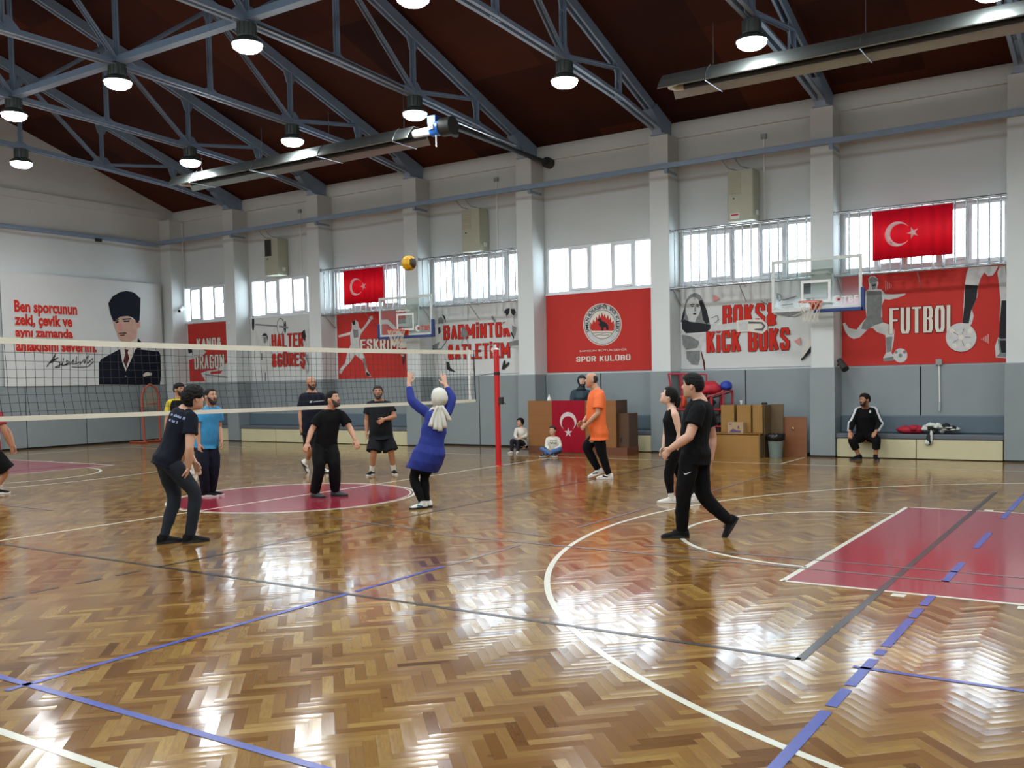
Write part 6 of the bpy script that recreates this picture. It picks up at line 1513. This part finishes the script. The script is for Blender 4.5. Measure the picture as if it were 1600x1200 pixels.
# --- P13: woman in black sleeveless top
F = Fig(on_z(1050, 786), 0.93); a = F.at
J = dict(head=a(1045, 619, 0), neck=a(1049.5, 637.5, 0.0), shL=a(1055, 648, -0.14), shR=a(1045, 647, 0.15), elL=a(1062, 678, -0.14), elR=a(1040, 679, 0.16), wrL=a(1058, 702, -0.14), wrR=a(1037, 700, 0.08), haL=a(1058, 712, -0.14), haR=a(1034, 708, 0.06),
         hiL=a(1054, 704, -0.08), hiR=a(1050, 704, 0.09), knL=a(1044, 742, -0.06), knR=a(1063, 745, 0.12), anL=a(1049, 776, 0.0), anR=a(1085, 779, 0.06))
toes(J, F, dirL=F.dirv(-1, 0.1), dirR=F.dirv(-1, 0.25))
person('woman in sleeveless black top looking up, left of the tall man in black', F, J, None, F.dirv(-0.93, -0.05, 0.42),
       dict(skin='d', fem=True, hair=m_short(0.50, -0.10, -0.55), hairth=0.014, bun=True, top=dict(m=M_BLK, style='vest', hem=-0.22, loose=0.014, flare=0.01), bottom=dict(m=M_BLK2, loose=0.008, ankle=0.038, cuff=0.92, name='leggings'), shoes=dict(up=M_SHW, sole=M_SOLEW, sock=M_SOCK, sockh=0.2), curlL=0.7, curlR=0.8, armr=0.95, fat=0.95))

# --- P12: man in orange jersey
F = Fig(on_z(942, 748), 1.02); a = F.at
J = dict(head=a(924, 594, 0), neck=a(931.5, 608.5, 0.0), shL=a(936, 619, -0.17), shR=a(928, 619, 0.18), elL=a(934, 646, -0.24), elR=a(922, 646, 0.25), wrL=a(916, 664, -0.20), wrR=a(911, 660, 0.18), haL=a(909, 669, -0.16), haR=a(905, 663, 0.15),
         hiL=a(937, 679, -0.09), hiR=a(934, 679, 0.10), knL=a(939, 706, -0.06), knR=a(916, 699, 0.08), anL=a(951, 738, -0.02), anR=a(934, 733, 0.1))
toes(J, F, dirL=F.dirv(-1, 0.1), dirR=F.dirv(-0.93, 0.0, -0.33), raiseR=True)
t, shirt, MH, fr, spt, J, hk = person('balding man in bright orange t-shirt and black trousers in front of the wooden desk', F, J, None, F.dirv(-0.98, 0.12, 0.0),
       dict(skin='a', hair='bald', top=dict(m=M_ORG, hem=-0.12, loose=0.036, sleeve=0.72, wr=0.005), bottom=dict(m=M_BLK2, loose=0.016, ankle=0.044), shoes=dict(up=M_SHW, sole=M_SOLEW, lace=M_SHK, stripe=M_SHK), heelupR=True, belly=0.045, fat=1.06, curlL=1.0, curlR=1.0))
tr = [c for c in t.children if c.name.startswith('trousers')][0]
decal(t, tr, 'trouser_mark', M_PRW, [([(0, 0), (0.03, 0.02), (0.05, 0.015), (0.08, 0.03), (0.06, -0.01), (0.03, -0.01)], [(0, 1, 2, 3, 4, 5)])], a(921, 691, -0.1), F.R, Vector((0, 0, 1)), F.D)

# --- P8: woman in royal blue tunic and ivory scarf, arms up
F = Fig(on_z(662, 794), 0.95); a = F.at
J = dict(head=a(686, 622, 0.0), neck=a(684, 640, 0.0), shL=a(668, 646, 0.03), shR=a(699, 645, 0.02), elL=a(643, 627, 0.05), elR=a(707, 622, 0.10), wrL=a(638.5, 598, 0.12), wrR=a(696, 601, 0.16), haL=a(641, 586, 0.12), haR=a(693, 589, 0.18),
         hiL=a(662, 710, 0.0), hiR=a(680, 710, 0.0), knL=a(645, 745, 0.10), knR=a(662, 746, 0.16), anL=a(660, 779, -0.02), anR=a(667, 777, 0.10))
toes(J, F, dirL=F.dirv(-0.85, 0.45), dirR=F.dirv(-0.9, 0.1))
t, shirt, MH, fr, spt, J, hk = person('woman in royal blue tunic and ivory headscarf with both arms raised at the net', F, J, None, F.dirv(-0.25, -0.95, 0.25),
       dict(skin='c', fem=True, top=dict(m=M_ROYAL, style='long', hem=-0.55, loose=0.026, flare=0.03, cuff=0.78, name='tunic'), bottom=dict(m=M_BLK, loose=0.010, ankle=0.040, name='leggings'), shoes=dict(up=M_SHW, sole=M_SOLEK, lace=mat('teal_shoe_trim', '2f6f8c', 0.5), stripe=mat('teal_shoe_trim', '2f6f8c', 0.5)),
            fat=1.12, curlL=0.12, curlR=0.22, spreadL=0.22, spreadR=0.16, palmL=F.dirv(0.4, -1), palmR=F.dirv(-0.4, -1), thumbL=F.R, thumbR=-F.R, handk=1.02))
def scarf(t, MH, hk, neck, m, tail=None, name='headscarf', grow=0.018):
    mb = MB(); rows = []
    ball = []
    n = 30
    for i in range(17):
        tt = 1.0-1.72*i/16; row = []
        for j in range(n):
            an = 2*pi*j/n; d = ang_front(an); g = grow+0.006*noise.noise(Vector((cos(an)*3, sin(an)*3, tt*9)))
            if d < 0.85 and -0.72 < tt < 0.42: g = -0.012                      # open around the face
            if d > 1.6: g += 0.012*(1-abs(tt))
            row.append(MH @ head_point(tt, an, hk, g*hk))
        rows.append(row)
    c = MH @ Vector((0, -0.01, -0.10)*1) if False else MH @ (Vector((0, -0.02, -0.115))*hk)
    u = (c-neck); r0 = (MH.to_3x3() @ Vector((1, 0, 0))); f0 = (MH.to_3x3() @ Vector((0, 1, 0)))
    rows.append(ellring(c, r0, f0, 0.074*hk, 0.075*hk, 0.070*hk, n)); rows.append(ellring(neck+Vector((0, 0, 0.02)), r0, f0, 0.088*hk, 0.082*hk, 0.085*hk, n)); rows.append(ellring(neck-Vector((0, 0, 0.03)), r0, f0, 0.13*hk, 0.105*hk, 0.11*hk, n))
    mb.loft(rows); o = obj(name, mb, m, t, 180)
    if tail:
        for q, (dx, ln, wd) in enumerate(tail[1]):
            b2 = MB(); st = tail[0]; pts = []; rr_ = []
            for i in range(9):
                f = i/8; pts.append(st+tail[2]*(dx*(0.3+f))-Vector((0, 0, 1))*ln*f+tail[3]*(0.02*sin(f*3+q))); rr_.append(0.018+wd*sin(min(1, f*1.4)*pi/2))
            b2.tube(pts, rr_, 10); oo = obj('scarf_tail', b2, m, o, 180)
    return o
st = a(687, 634, -0.13)
scarf(t, MH, hk, J['neck'], M_SCARF, (st, [(-0.10, 0.27, 0.014), (-0.05, 0.31, 0.016), (0.0, 0.33, 0.016), (0.05, 0.29, 0.014), (0.10, 0.20, 0.012), (0.02, 0.30, 0.018)], F.R, F.D), grow=0.022)

# --- P6: bearded man in black, hands low
F = Fig(on_z(510, 776), 1.0); a = F.at
J = dict(head=a(520, 624, -0.04), neck=a(517, 638.5, 0.0), shR=a(501, 650, 0.0), shL=a(534, 649, 0.02), elR=a(487, 672, -0.06), elL=a(547, 669, -0.02), wrR=a(480.5, 692, -0.18), wrL=a(555, 687, -0.14), haR=a(477, 702, -0.22), haL=a(559, 697, -0.18),
         hiR=a(499, 697, 0.03), hiL=a(517, 696, 0.04), knR=a(499, 731, -0.14), knL=a(523, 730, -0.12), anR=a(492, 769, -0.03), anL=a(524, 766, 0.02))
toes(J, F, dirR=F.dirv(0.7, 0.7), dirL=F.dirv(0.9, 0.5))
t, shirt, *_ = person('bearded man all in black with arms held low, standing on the red centre circle', F, J, None, F.dirv(0.80, 0.55, 0.22),
       dict(skin='a', hair=m_short(0.56, 0.12, -0.4), hairth=0.010, beard=0.008, beardm=mat('grizzled_beard', '3d332e', 0.7, var=0.4, scale=70), top=dict(m=M_BLK, hem=-0.14, loose=0.024, sleeve=0.70), bottom=dict(m=M_BLK2, loose=0.030, ankle=0.055), shoes=dict(up=M_SHG, sole=M_SOLEK), curlR=0.6, curlL=0.5, belly=0.02, palmR=F.dirv(0.3, -1), palmL=F.dirv(-0.3, -1), thumbR=F.R, thumbL=-F.R))

# --- P5: bald man with black beard behind the net
F = Fig(on_z(500, 739), 1.06); a = F.at
J = dict(head=a(486, 599, 0), neck=a(487, 612, 0.0), shR=a(474.5, 621, 0.02), shL=a(501, 620, 0.02), elR=a(470, 645, 0.02), elL=a(508, 645, 0.05), wrR=a(470.5, 665, -0.05), wrL=a(510, 664, 0.05), haR=a(472, 675, -0.08), haL=a(511, 674, 0.04),
         hiR=a(481, 672, 0.0), hiL=a(494, 672, 0.02), knR=a(486, 702, -0.08), knL=a(504, 703, -0.1), anR=a(479, 722, 0.24), anL=a(503, 733, 0.0))
toes(J, F, dirR=F.dirv(0.45, 0.2, -0.85), dirL=F.dirv(0.8, 0.5), raiseR=True)
t, shirt, *_ = person('bald man with black beard in navy t-shirt behind the net', F, J, None, F.dirv(0.45, 0.88, 0.10),
       dict(skin='b', beard=0.010, top=dict(m=M_NVY, hem=-0.12, loose=0.028, sleeve=0.66), bottom=dict(m=M_BLK2, style='shorts', loose=0.03, name='shorts'), shoes=dict(up=M_SHW, sole=M_SOLEK, sock=M_SOCK, sockh=0.3, stripe=M_SHK), heelupR=True, armr=1.1, fat=1.1, belly=0.02, curlR=0.6, palmR=F.dirv(0.2, -1), thumbR=F.R))
decal(t, shirt, 'chest_print', M_PRW, [smudge(0.20, 0.014, 14, 0.07, 0.004, 4), ([(0, 0), (0.04, 0), (0.05, 0.04), (0.03, 0.03), (0.01, 0.04)], [(0, 1, 2, 3, 4)])], a(484, 629, 0), F.dirv(1, 0.1, 0.08), Vector((0, 0, 1)), F.D)

# --- P7: man in charcoal tee and shorts facing the camera
F = Fig(on_z(598, 742), 0.98); a = F.at
J = dict(head=a(590.5, 613.5, -0.05), neck=a(592, 625.5, 0.0), shR=a(578, 633, 0.0), shL=a(607, 633, 0.0), elR=a(573, 656, 0.03), elL=a(616.5, 651, -0.05), wrR=a(573, 675, -0.02), wrL=a(601, 655, -0.26), haR=a(573.5, 685, -0.06), haL=a(592, 660, -0.28),
         hiR=a(587, 683, 0.0), hiL=a(604, 683, 0.0), knR=a(584, 707, -0.10), knL=a(611, 706, -0.06), anR=a(581, 732, 0.0), anL=a(615, 730, 0.06))
toes(J, F, dirR=F.dirv(-0.45, 0.85), dirL=F.dirv(0.25, 0.95))
person('man in charcoal t-shirt and knee shorts facing the camera behind the net', F, J, None, F.dirv(0.0, 0.98, 0.15),
       dict(skin='b', hair=m_short(0.50, 0.08, -0.4), hairth=0.014, hairm=M_HAIRG, beard=0.006, beardm=mat('grizzled_beard', '3d332e', 0.7, var=0.4, scale=70), top=dict(m=M_CHAR, hem=-0.06, loose=0.034, sleeve=0.62), bottom=dict(m=M_CHAR, style='shorts', loose=0.038, len=0.93, name='shorts'), shoes=dict(up=M_SHK, sole=M_SOLEW, sock=M_SOCK, sockh=0.28),
            armr=1.08, fat=1.2, belly=0.05, legr=1.1, curlR=0.6, curlL=0.5, spreadL=0.14, palmL=F.dirv(0, -1), thumbL=Vector((0, 0, 1))))

# --- P4: man in sky blue polo
F = Fig(on_z(326, 776), 0.98); a = F.at
J = dict(head=a(329, 620, -0.03), neck=a(328.5, 635, 0.0), shR=a(313, 645, -0.02), shL=a(341.5, 643, 0.06), elR=a(309, 671, -0.08), elL=a(342.5, 668, 0.08), wrR=a(311, 694, -0.1), wrL=a(346, 689, 0.0), haR=a(312, 705, -0.12), haL=a(348, 701, -0.03),
         hiR=a(316, 697, 0.0), hiL=a(330, 696, 0.05), knR=a(317, 733, -0.12), knL=a(335, 733, 0.0), anR=a(321, 769, 0.0), anL=a(330, 766, 0.12))
toes(J, F, dirR=F.dirv(0.9, 0.3), dirL=F.dirv(0.9, 0.4))
person('bearded man in sky blue polo shirt and dark trousers, just behind the crouching man', F, J, None, F.dirv(0.62, 0.75, 0.12),
       dict(skin='a', hair=m_short(0.62, 0.15, -0.4), hairth=0.009, beard=0.012, top=dict(m=M_CYAN, hem=-0.06, loose=0.026, sleeve=0.60, collar=M_CYAN), bottom=dict(m=M_NVY, loose=0.030, ankle=0.05), shoes=dict(up=M_SHK, sole=M_SOLEW), curlL=0.9, curlR=0.8, belly=0.02))

# --- P3: man with black bib over yellow sleeves
F = Fig(on_z(298, 741), 1.02); a = F.at
J = dict(head=a(280, 609, -0.02), neck=a(280, 621.5, 0.0), shR=a(265, 630, -0.02), shL=a(293, 630, 0.06), elR=a(261, 655, -0.05), elL=a(298, 655, 0.08), wrR=a(259, 675, -0.08), wrL=a(300, 676, 0.05), haR=a(259, 684, -0.1), haL=a(301, 686, 0.04),
         hiR=a(273, 682, 0.0), hiL=a(287, 681, 0.03), knR=a(287, 711, -0.05), knL=a(298, 709, -0.02), anR=a(276, 734, 0.2), anL=a(303, 733, 0.0))
toes(J, F, dirR=F.dirv(0.8, 0.3), dirL=F.dirv(0.9, 0.3))
t, shirt, MH, fr, spt, J, hk = person('man in black bib over a yellow jersey, half hidden behind the crouching man', F, J, None, F.dirv(0.68, 0.72, 0.02),
       dict(skin='b', hair=m_short(0.45, 0.12, -0.4), hairth=0.014, beard=0.007, top=dict(m=M_YEL, hem=-0.05, loose=0.020, sleeve=0.62, name='jersey'), bottom=dict(m=M_BLK2, style='shorts', loose=0.03, name='shorts'), shoes=dict(up=M_SHW, sole=M_SOLEW, sock=M_SOCK, sockh=0.35)))
mb = MB(); rings = []
for s_, w, f_ in ((-0.08, 0.185, 0.15), (0.2, 0.172, 0.145), (0.5, 0.172, 0.15), (0.75, 0.178, 0.155), (0.88, 0.158, 0.128), (0.94, 0.13, 0.105)):
    r, f = fr(s_); rings.append(ellring(spt(s_), r, f, w+0.022, f_+0.005, f_+0.005, 24))
mb.loft(rings); bib = remeshed('bib', mb, M_BLK, t, 0.01, 3, 0.005)
mb = MB(); r, f = fr(0.9); c = spt(0.93)
mb.tube([c+r*cos(2*pi*i/24)*0.125+f*sin(2*pi*i/24)*(0.115 if sin(2*pi*i/24) > 0 else 0.10)-Vector((0, 0, 1))*0.045*max(0, sin(2*pi*i/24)) for i in range(25)], 0.011, 8, caps=False)
mb.tube([J['shR']+Vector((0, 0, 0.07))-r*0.02, J['shR']+F.dirv(0.3, 1)*0.09-r*0.055, J['shR']-Vector((0, 0, 0.14))+F.dirv(0.3, 1)*0.11-r*0.075], 0.009, 8); obj('bib_trim', mb, M_PRW, bib, 180)

# --- P1: man in red jersey cut by the left edge
F = Fig(on_z(-4, 772), 1.0); a = F.at
J = dict(head=a(-17, 617, 0), neck=a(-14, 637, 0), shR=a(-3, 648, -0.16), shL=a(-12, 647, 0.18), elR=a(7, 674, -0.20), elL=a(14, 676, 0.22), wrR=a(17, 697, -0.14), wrL=a(21, 697, 0.16), haR=a(20, 707, -0.10), haL=a(24, 706, 0.12),
         hiR=a(-14, 704, -0.09), hiL=a(-12, 703, 0.10), knR=a(11, 735, -0.05), knL=a(-2, 738, 0.15), anR=a(-6, 768, -0.02), anL=a(-22, 764, 0.15))
toes(J, F, dirR=F.dirv(1, 0.05), dirL=F.dirv(1, 0.05))
person('man in dark red jersey and black shorts cut by the left edge of the picture', F, J, None, F.dirv(1, 0.1, 0.08),
       dict(skin='b', hair=m_short(0.5, 0.1, -0.4), top=dict(m=M_REDJ, hem=-0.05, loose=0.028, sleeve=0.60, name='jersey'), bottom=dict(m=M_BLK2, style='shorts', loose=0.035, len=0.97, name='shorts'), shoes=dict(up=M_SHK, sole=M_SOLEW, sock=M_SOCK), curlR=0.6, curlL=0.6, base=on_z(-4, 772)))

# --- P16: seated man in tracksuit
F = Fig(Vector((6.15, 9.35, 0)), 1.0); a = F.at
J = dict(head=a(1351, 625, -0.08), neck=a(1352, 638, 0.0), shR=a(1340.5, 643, 0.0), shL=a(1366, 642, 0.0), elR=a(1331, 661, 0.02), elL=a(1375, 662, 0.02), wrR=a(1327.5, 675, -0.30), wrL=a(1369, 674, -0.30), haR=a(1328.5, 683, -0.38), haL=a(1365, 680, -0.38),
         hiR=a(1347, 683, 0.10), hiL=a(1360, 683, 0.10), knR=a(1331, 686.5, -0.30), knL=a(1370, 686, -0.32), anR=a(1341.5, 712, -0.22), anL=a(1368, 714, -0.30))
toes(J, F, dirR=F.dirv(-0.85, 0.6), dirL=F.dirv(0.25, 1))
for n_ in ('shR', 'shL', 'neck'): J[n_] = J[n_]+F.D*0.05
t, shirt, MH, fr, spt, J, hk = person('man in black tracksuit with white sleeve stripes sitting on the bench at the right', F, J, None, F.dirv(-0.75, 0.68, -0.02),
       dict(skin='b', hair=m_short(0.52, 0.10, -0.4), hairth=0.014, beard=0.006, top=dict(m=M_BLK, style='long', hem=-0.02, loose=0.024, name='jacket', collar=M_BLK), bottom=dict(m=M_BLK2, loose=0.022, cuff=0.62, ankle=0.055), shoes=dict(up=M_SHK, sole=M_SHG),
            fat=1.15, armr=1.15, legr=1.1, curlR=0.5, curlL=0.5, palmR=Vector((0, 0, -1)), palmL=Vector((0, 0, -1)), thumbR=F.R, thumbL=-F.R, base=Vector((6.15, 9.35, 0))))
for sd, sx in (('R', -1), ('L', 1)):
    S, E_, Wr = J['sh'+sd], J['el'+sd], J['wr'+sd]; out = (F.R*sx*0.55-F.D*0.8).normalized(); items = []
    path = [J['neck'].lerp(S, 0.45)+Vector((0, 0, 0.035)), S+Vector((0, 0, 0.03)), S.lerp(E_, 0.4), E_, E_.lerp(Wr, 0.5), Wr.lerp(E_, 0.12)]; mb = MB(); pp = []
    for p0, p1 in zip(path[:-1], path[1:]): pp += [p0.lerp(p1, q/6) for q in range(6)]
    bm = bmesh.new(); bm.from_mesh(shirt.data); tree = bvhtree.BVHTree.FromBMesh(bm); bm.free(); q_ = []
    for p_ in pp+[path[-1]]:
        d = (out+Vector((0, 0, 0.6 if p_.z > S.z-0.02 else 0.0))).normalized(); h = tree.ray_cast(p_+d*0.3, -d); q_.append((h[0]+d*0.003) if h[0] is not None else p_+d*0.06)
    for p0, p1 in zip(q_[:-1], q_[1:]): mb.bar(p0, p1+(p1-p0)*0.15, 0.045, 0.004, out)
    obj('sleeve_stripe', mb, M_PRW, shirt)
decal(t, shirt, 'chest_badge', M_PRW, [([(0.02*cos(i*pi/4), 0.028*sin(i*pi/4)) for i in range(8)], [tuple(range(8))])], a(1359.5, 643, 0), F.R, Vector((0, 0, 1)), F.D)

# --- P9, P10: two children on the floor by the desk
F = Fig(Vector((-1.55, 8.45, 0)), 0.62); a = F.at
J = dict(head=a(813, 660, 0), neck=a(814, 668, 0.0), shR=a(807, 671.5, -0.04), shL=a(821, 671.5, 0.05), elR=a(805, 681, -0.10), elL=a(823, 682, -0.02), wrR=a(808, 685, -0.22), wrL=a(815, 684, -0.2), haR=a(810, 685, -0.27), haL=a(811, 685, -0.25),
         hiR=a(815, 697, 0.0), hiL=a(821, 697, 0.05), knR=a(799.5, 687, -0.14), knL=a(810, 687, -0.20), anR=a(800, 705.5, -0.10), anL=a(809, 706, -0.20))
toes(J, F, dirR=F.dirv(-0.7, 0.7), dirL=F.dirv(-0.2, 1))
person('child in white sweatshirt and dark trousers sitting against the left end of the desk', F, J, None, F.dirv(-0.7, 0.7, 0.05),
       dict(skin='c', fem=True, hk=0.80, hair=m_short(0.50, -0.3, -0.75), hairth=0.022, voxel=0.006, top=dict(m=M_CREAMK, style='long', hem=0.0, loose=0.03, name='sweatshirt'), bottom=dict(m=mat('dark_plum_cloth', '141422', 0.8), loose=0.02, ankle=0.05), shoes=dict(up=M_SHW, sole=M_SOLEW), handk=0.95, base=Vector((-1.55, 8.45, 0))))
F = Fig(Vector((-0.35, 7.85, 0)), 0.66); a = F.at
J = dict(head=a(863.5, 673, 0), neck=a(864, 682.5, 0.0), shR=a(856, 686.5, 0.0), shL=a(872, 686, 0.0), elR=a(853.5, 697, -0.05), elL=a(876, 697, -0.04), wrR=a(858.5, 703, -0.20), wrL=a(867, 702.5, -0.20), haR=a(861.5, 703, -0.25), haL=a(864, 703, -0.24),
         hiR=a(859.5, 706, 0.02), hiL=a(868.5, 706, 0.02), knR=a(845, 701, -0.24), knL=a(876, 702, -0.22), anR=a(862, 709, -0.36), anL=a(851, 709, -0.30))
for n_ in ('anR', 'anL'): J[n_].z = 0.07
J['toeR'] = J['anR']+F.dirv(1, 0.3)*0.1; J['toeL'] = J['anL']+F.dirv(-1, 0.5)*0.1
t, shirt, *_ = person('child in printed cream sweatshirt and jeans sitting cross-legged before the desk', F, J, None, F.dirv(-0.45, 0.88, 0.1),
       dict(skin='c', hk=0.82, hair=m_short(0.50, 0.15, -0.35), hairth=0.02, hairm=mat('brown_hair', '2c1d14', 0.6, bump=0.5, scale=60), voxel=0.006, top=dict(m=M_CREAMK, style='long', hem=0.0, loose=0.03, name='sweatshirt'), bottom=dict(m=M_JEAN, loose=0.02, ankle=0.05, name='jeans'), shoes=dict(up=M_SHK, sole=M_SOLEW, lace=M_PRW), handk=0.95, base=Vector((-0.35, 7.85, 0))))
decal(t, shirt, 'chest_print', mat('olive_print_ink', '5c5c44', 0.7), [smudge(0.16, 0.085, 6, 0, 0, 6)], a(859, 693, 0), F.R, Vector((0, 0, 1)), F.D)

# --- P11: woman in dark headscarf behind the desk
F = Fig(Vector((-0.05, 9.27, 0)), 0.98); a = F.at
J = dict(head=a(909, 595, 0), neck=a(908, 608, 0.0), shR=a(896.5, 614, 0.0), shL=a(920, 614, 0.0), elR=a(894, 633, -0.02), elL=a(923, 633, -0.02), wrR=a(902, 644, -0.10), wrL=a(914, 644, -0.10), haR=a(905, 646, -0.12), haL=a(911, 646, -0.12),
         hiR=a(902, 654, 0.0), hiL=a(914, 654, 0.0), knR=a(900, 655, -0.30), knL=a(916, 655, -0.30), anR=a(901, 684, -0.24), anL=a(915, 684, -0.24))
J['toeR'] = J['anR']-F.D*0.1; J['toeL'] = J['anL']-F.D*0.1
t, shirt, MH, fr, spt, J, hk = person('woman in dark headscarf and dark blue coat seated behind the wooden desk', F, J, None, F.dirv(0.1, 0.98, 0.08),
       dict(skin='d', fem=True, top=dict(m=mat('dark_teal_coat', '17303e', 0.6, var=0.2, scale=12), style='long', hem=-0.06, loose=0.035, name='coat'), bottom=dict(m=M_BLK, loose=0.02), shoes=dict(up=M_SHK, sole=M_SOLEK), base=Vector((-0.05, 9.27, 0))))
scarf(t, MH, hk, J['neck'], mat('dark_scarf_cloth', '1c2a30', 0.7), grow=0.016)
mb = MB(); kz = 0.06
hz = (J['hiR'].z+J['hiL'].z)/2-0.11
c = (J['hiR']+J['hiL'])/2
tt = thing('high_stool', 'high stool under the woman behind the wooden desk', 'stool', (c.x, c.y, 0))
mb.lathe([(0.17, hz-0.05), (0.18, hz-0.03), (0.17, hz-0.005)], 20, (c.x, c.y, 0)); obj('stool_seat', mb, M_SEAT, tt, 40)
for i in range(4):
    mb = MB(); an = pi/4+i*pi/2; mb.tube([(c.x+0.12*cos(an), c.y+0.12*sin(an), hz-0.05), (c.x+0.19*cos(an), c.y+0.19*sin(an), 0)], 0.014, 8); obj('leg', mb, M_CHROME, tt, 40)
mb = MB(); mb.tube([(c.x+0.17*cos(2*pi*i/20), c.y+0.17*sin(2*pi*i/20), 0.30) for i in range(21)], 0.010, 8, caps=False); obj('foot_ring', mb, M_CHROME, tt, 40)

# --- P15: girl sitting behind the tall man in black
F = Fig(Vector((2.95, 8.40, 0)), 0.72); a = F.at
J = dict(head=a(1107, 672, 0), neck=a(1105, 682, 0.0), shR=a(1098, 686, 0.0), shL=a(1110, 686, 0.0), elR=a(1094, 696, -0.1), elL=a(1111, 698, -0.06), wrR=a(1100, 701, -0.22), wrL=a(1106, 704, -0.22), haR=a(1102, 701, -0.27), haL=a(1104, 704, -0.27),
         hiR=a(1098, 706, 0.0), hiL=a(1106, 706, 0.0), knR=a(1090, 697, -0.25), knL=a(1103, 698, -0.28), anR=a(1088, 713, -0.30), anL=a(1109, 714, -0.25))
toes(J, F, dirR=F.dirv(-0.3, 1), dirL=F.dirv(0.2, 1))
person('dark haired child on the floor, almost hidden behind the tall man in black', F, J, None, F.dirv(-0.5, 0.85, 0.1),
       dict(skin='c', fem=True, hk=0.84, hair=m_short(0.50, -0.3, -0.75), hairth=0.02, top=dict(m=M_BLK, hem=0.0, loose=0.02), bottom=dict(m=M_BLK2, loose=0.015), shoes=dict(up=M_SHW, sole=M_SOLEW), handk=0.95, base=Vector((2.95, 8.40, 0))))
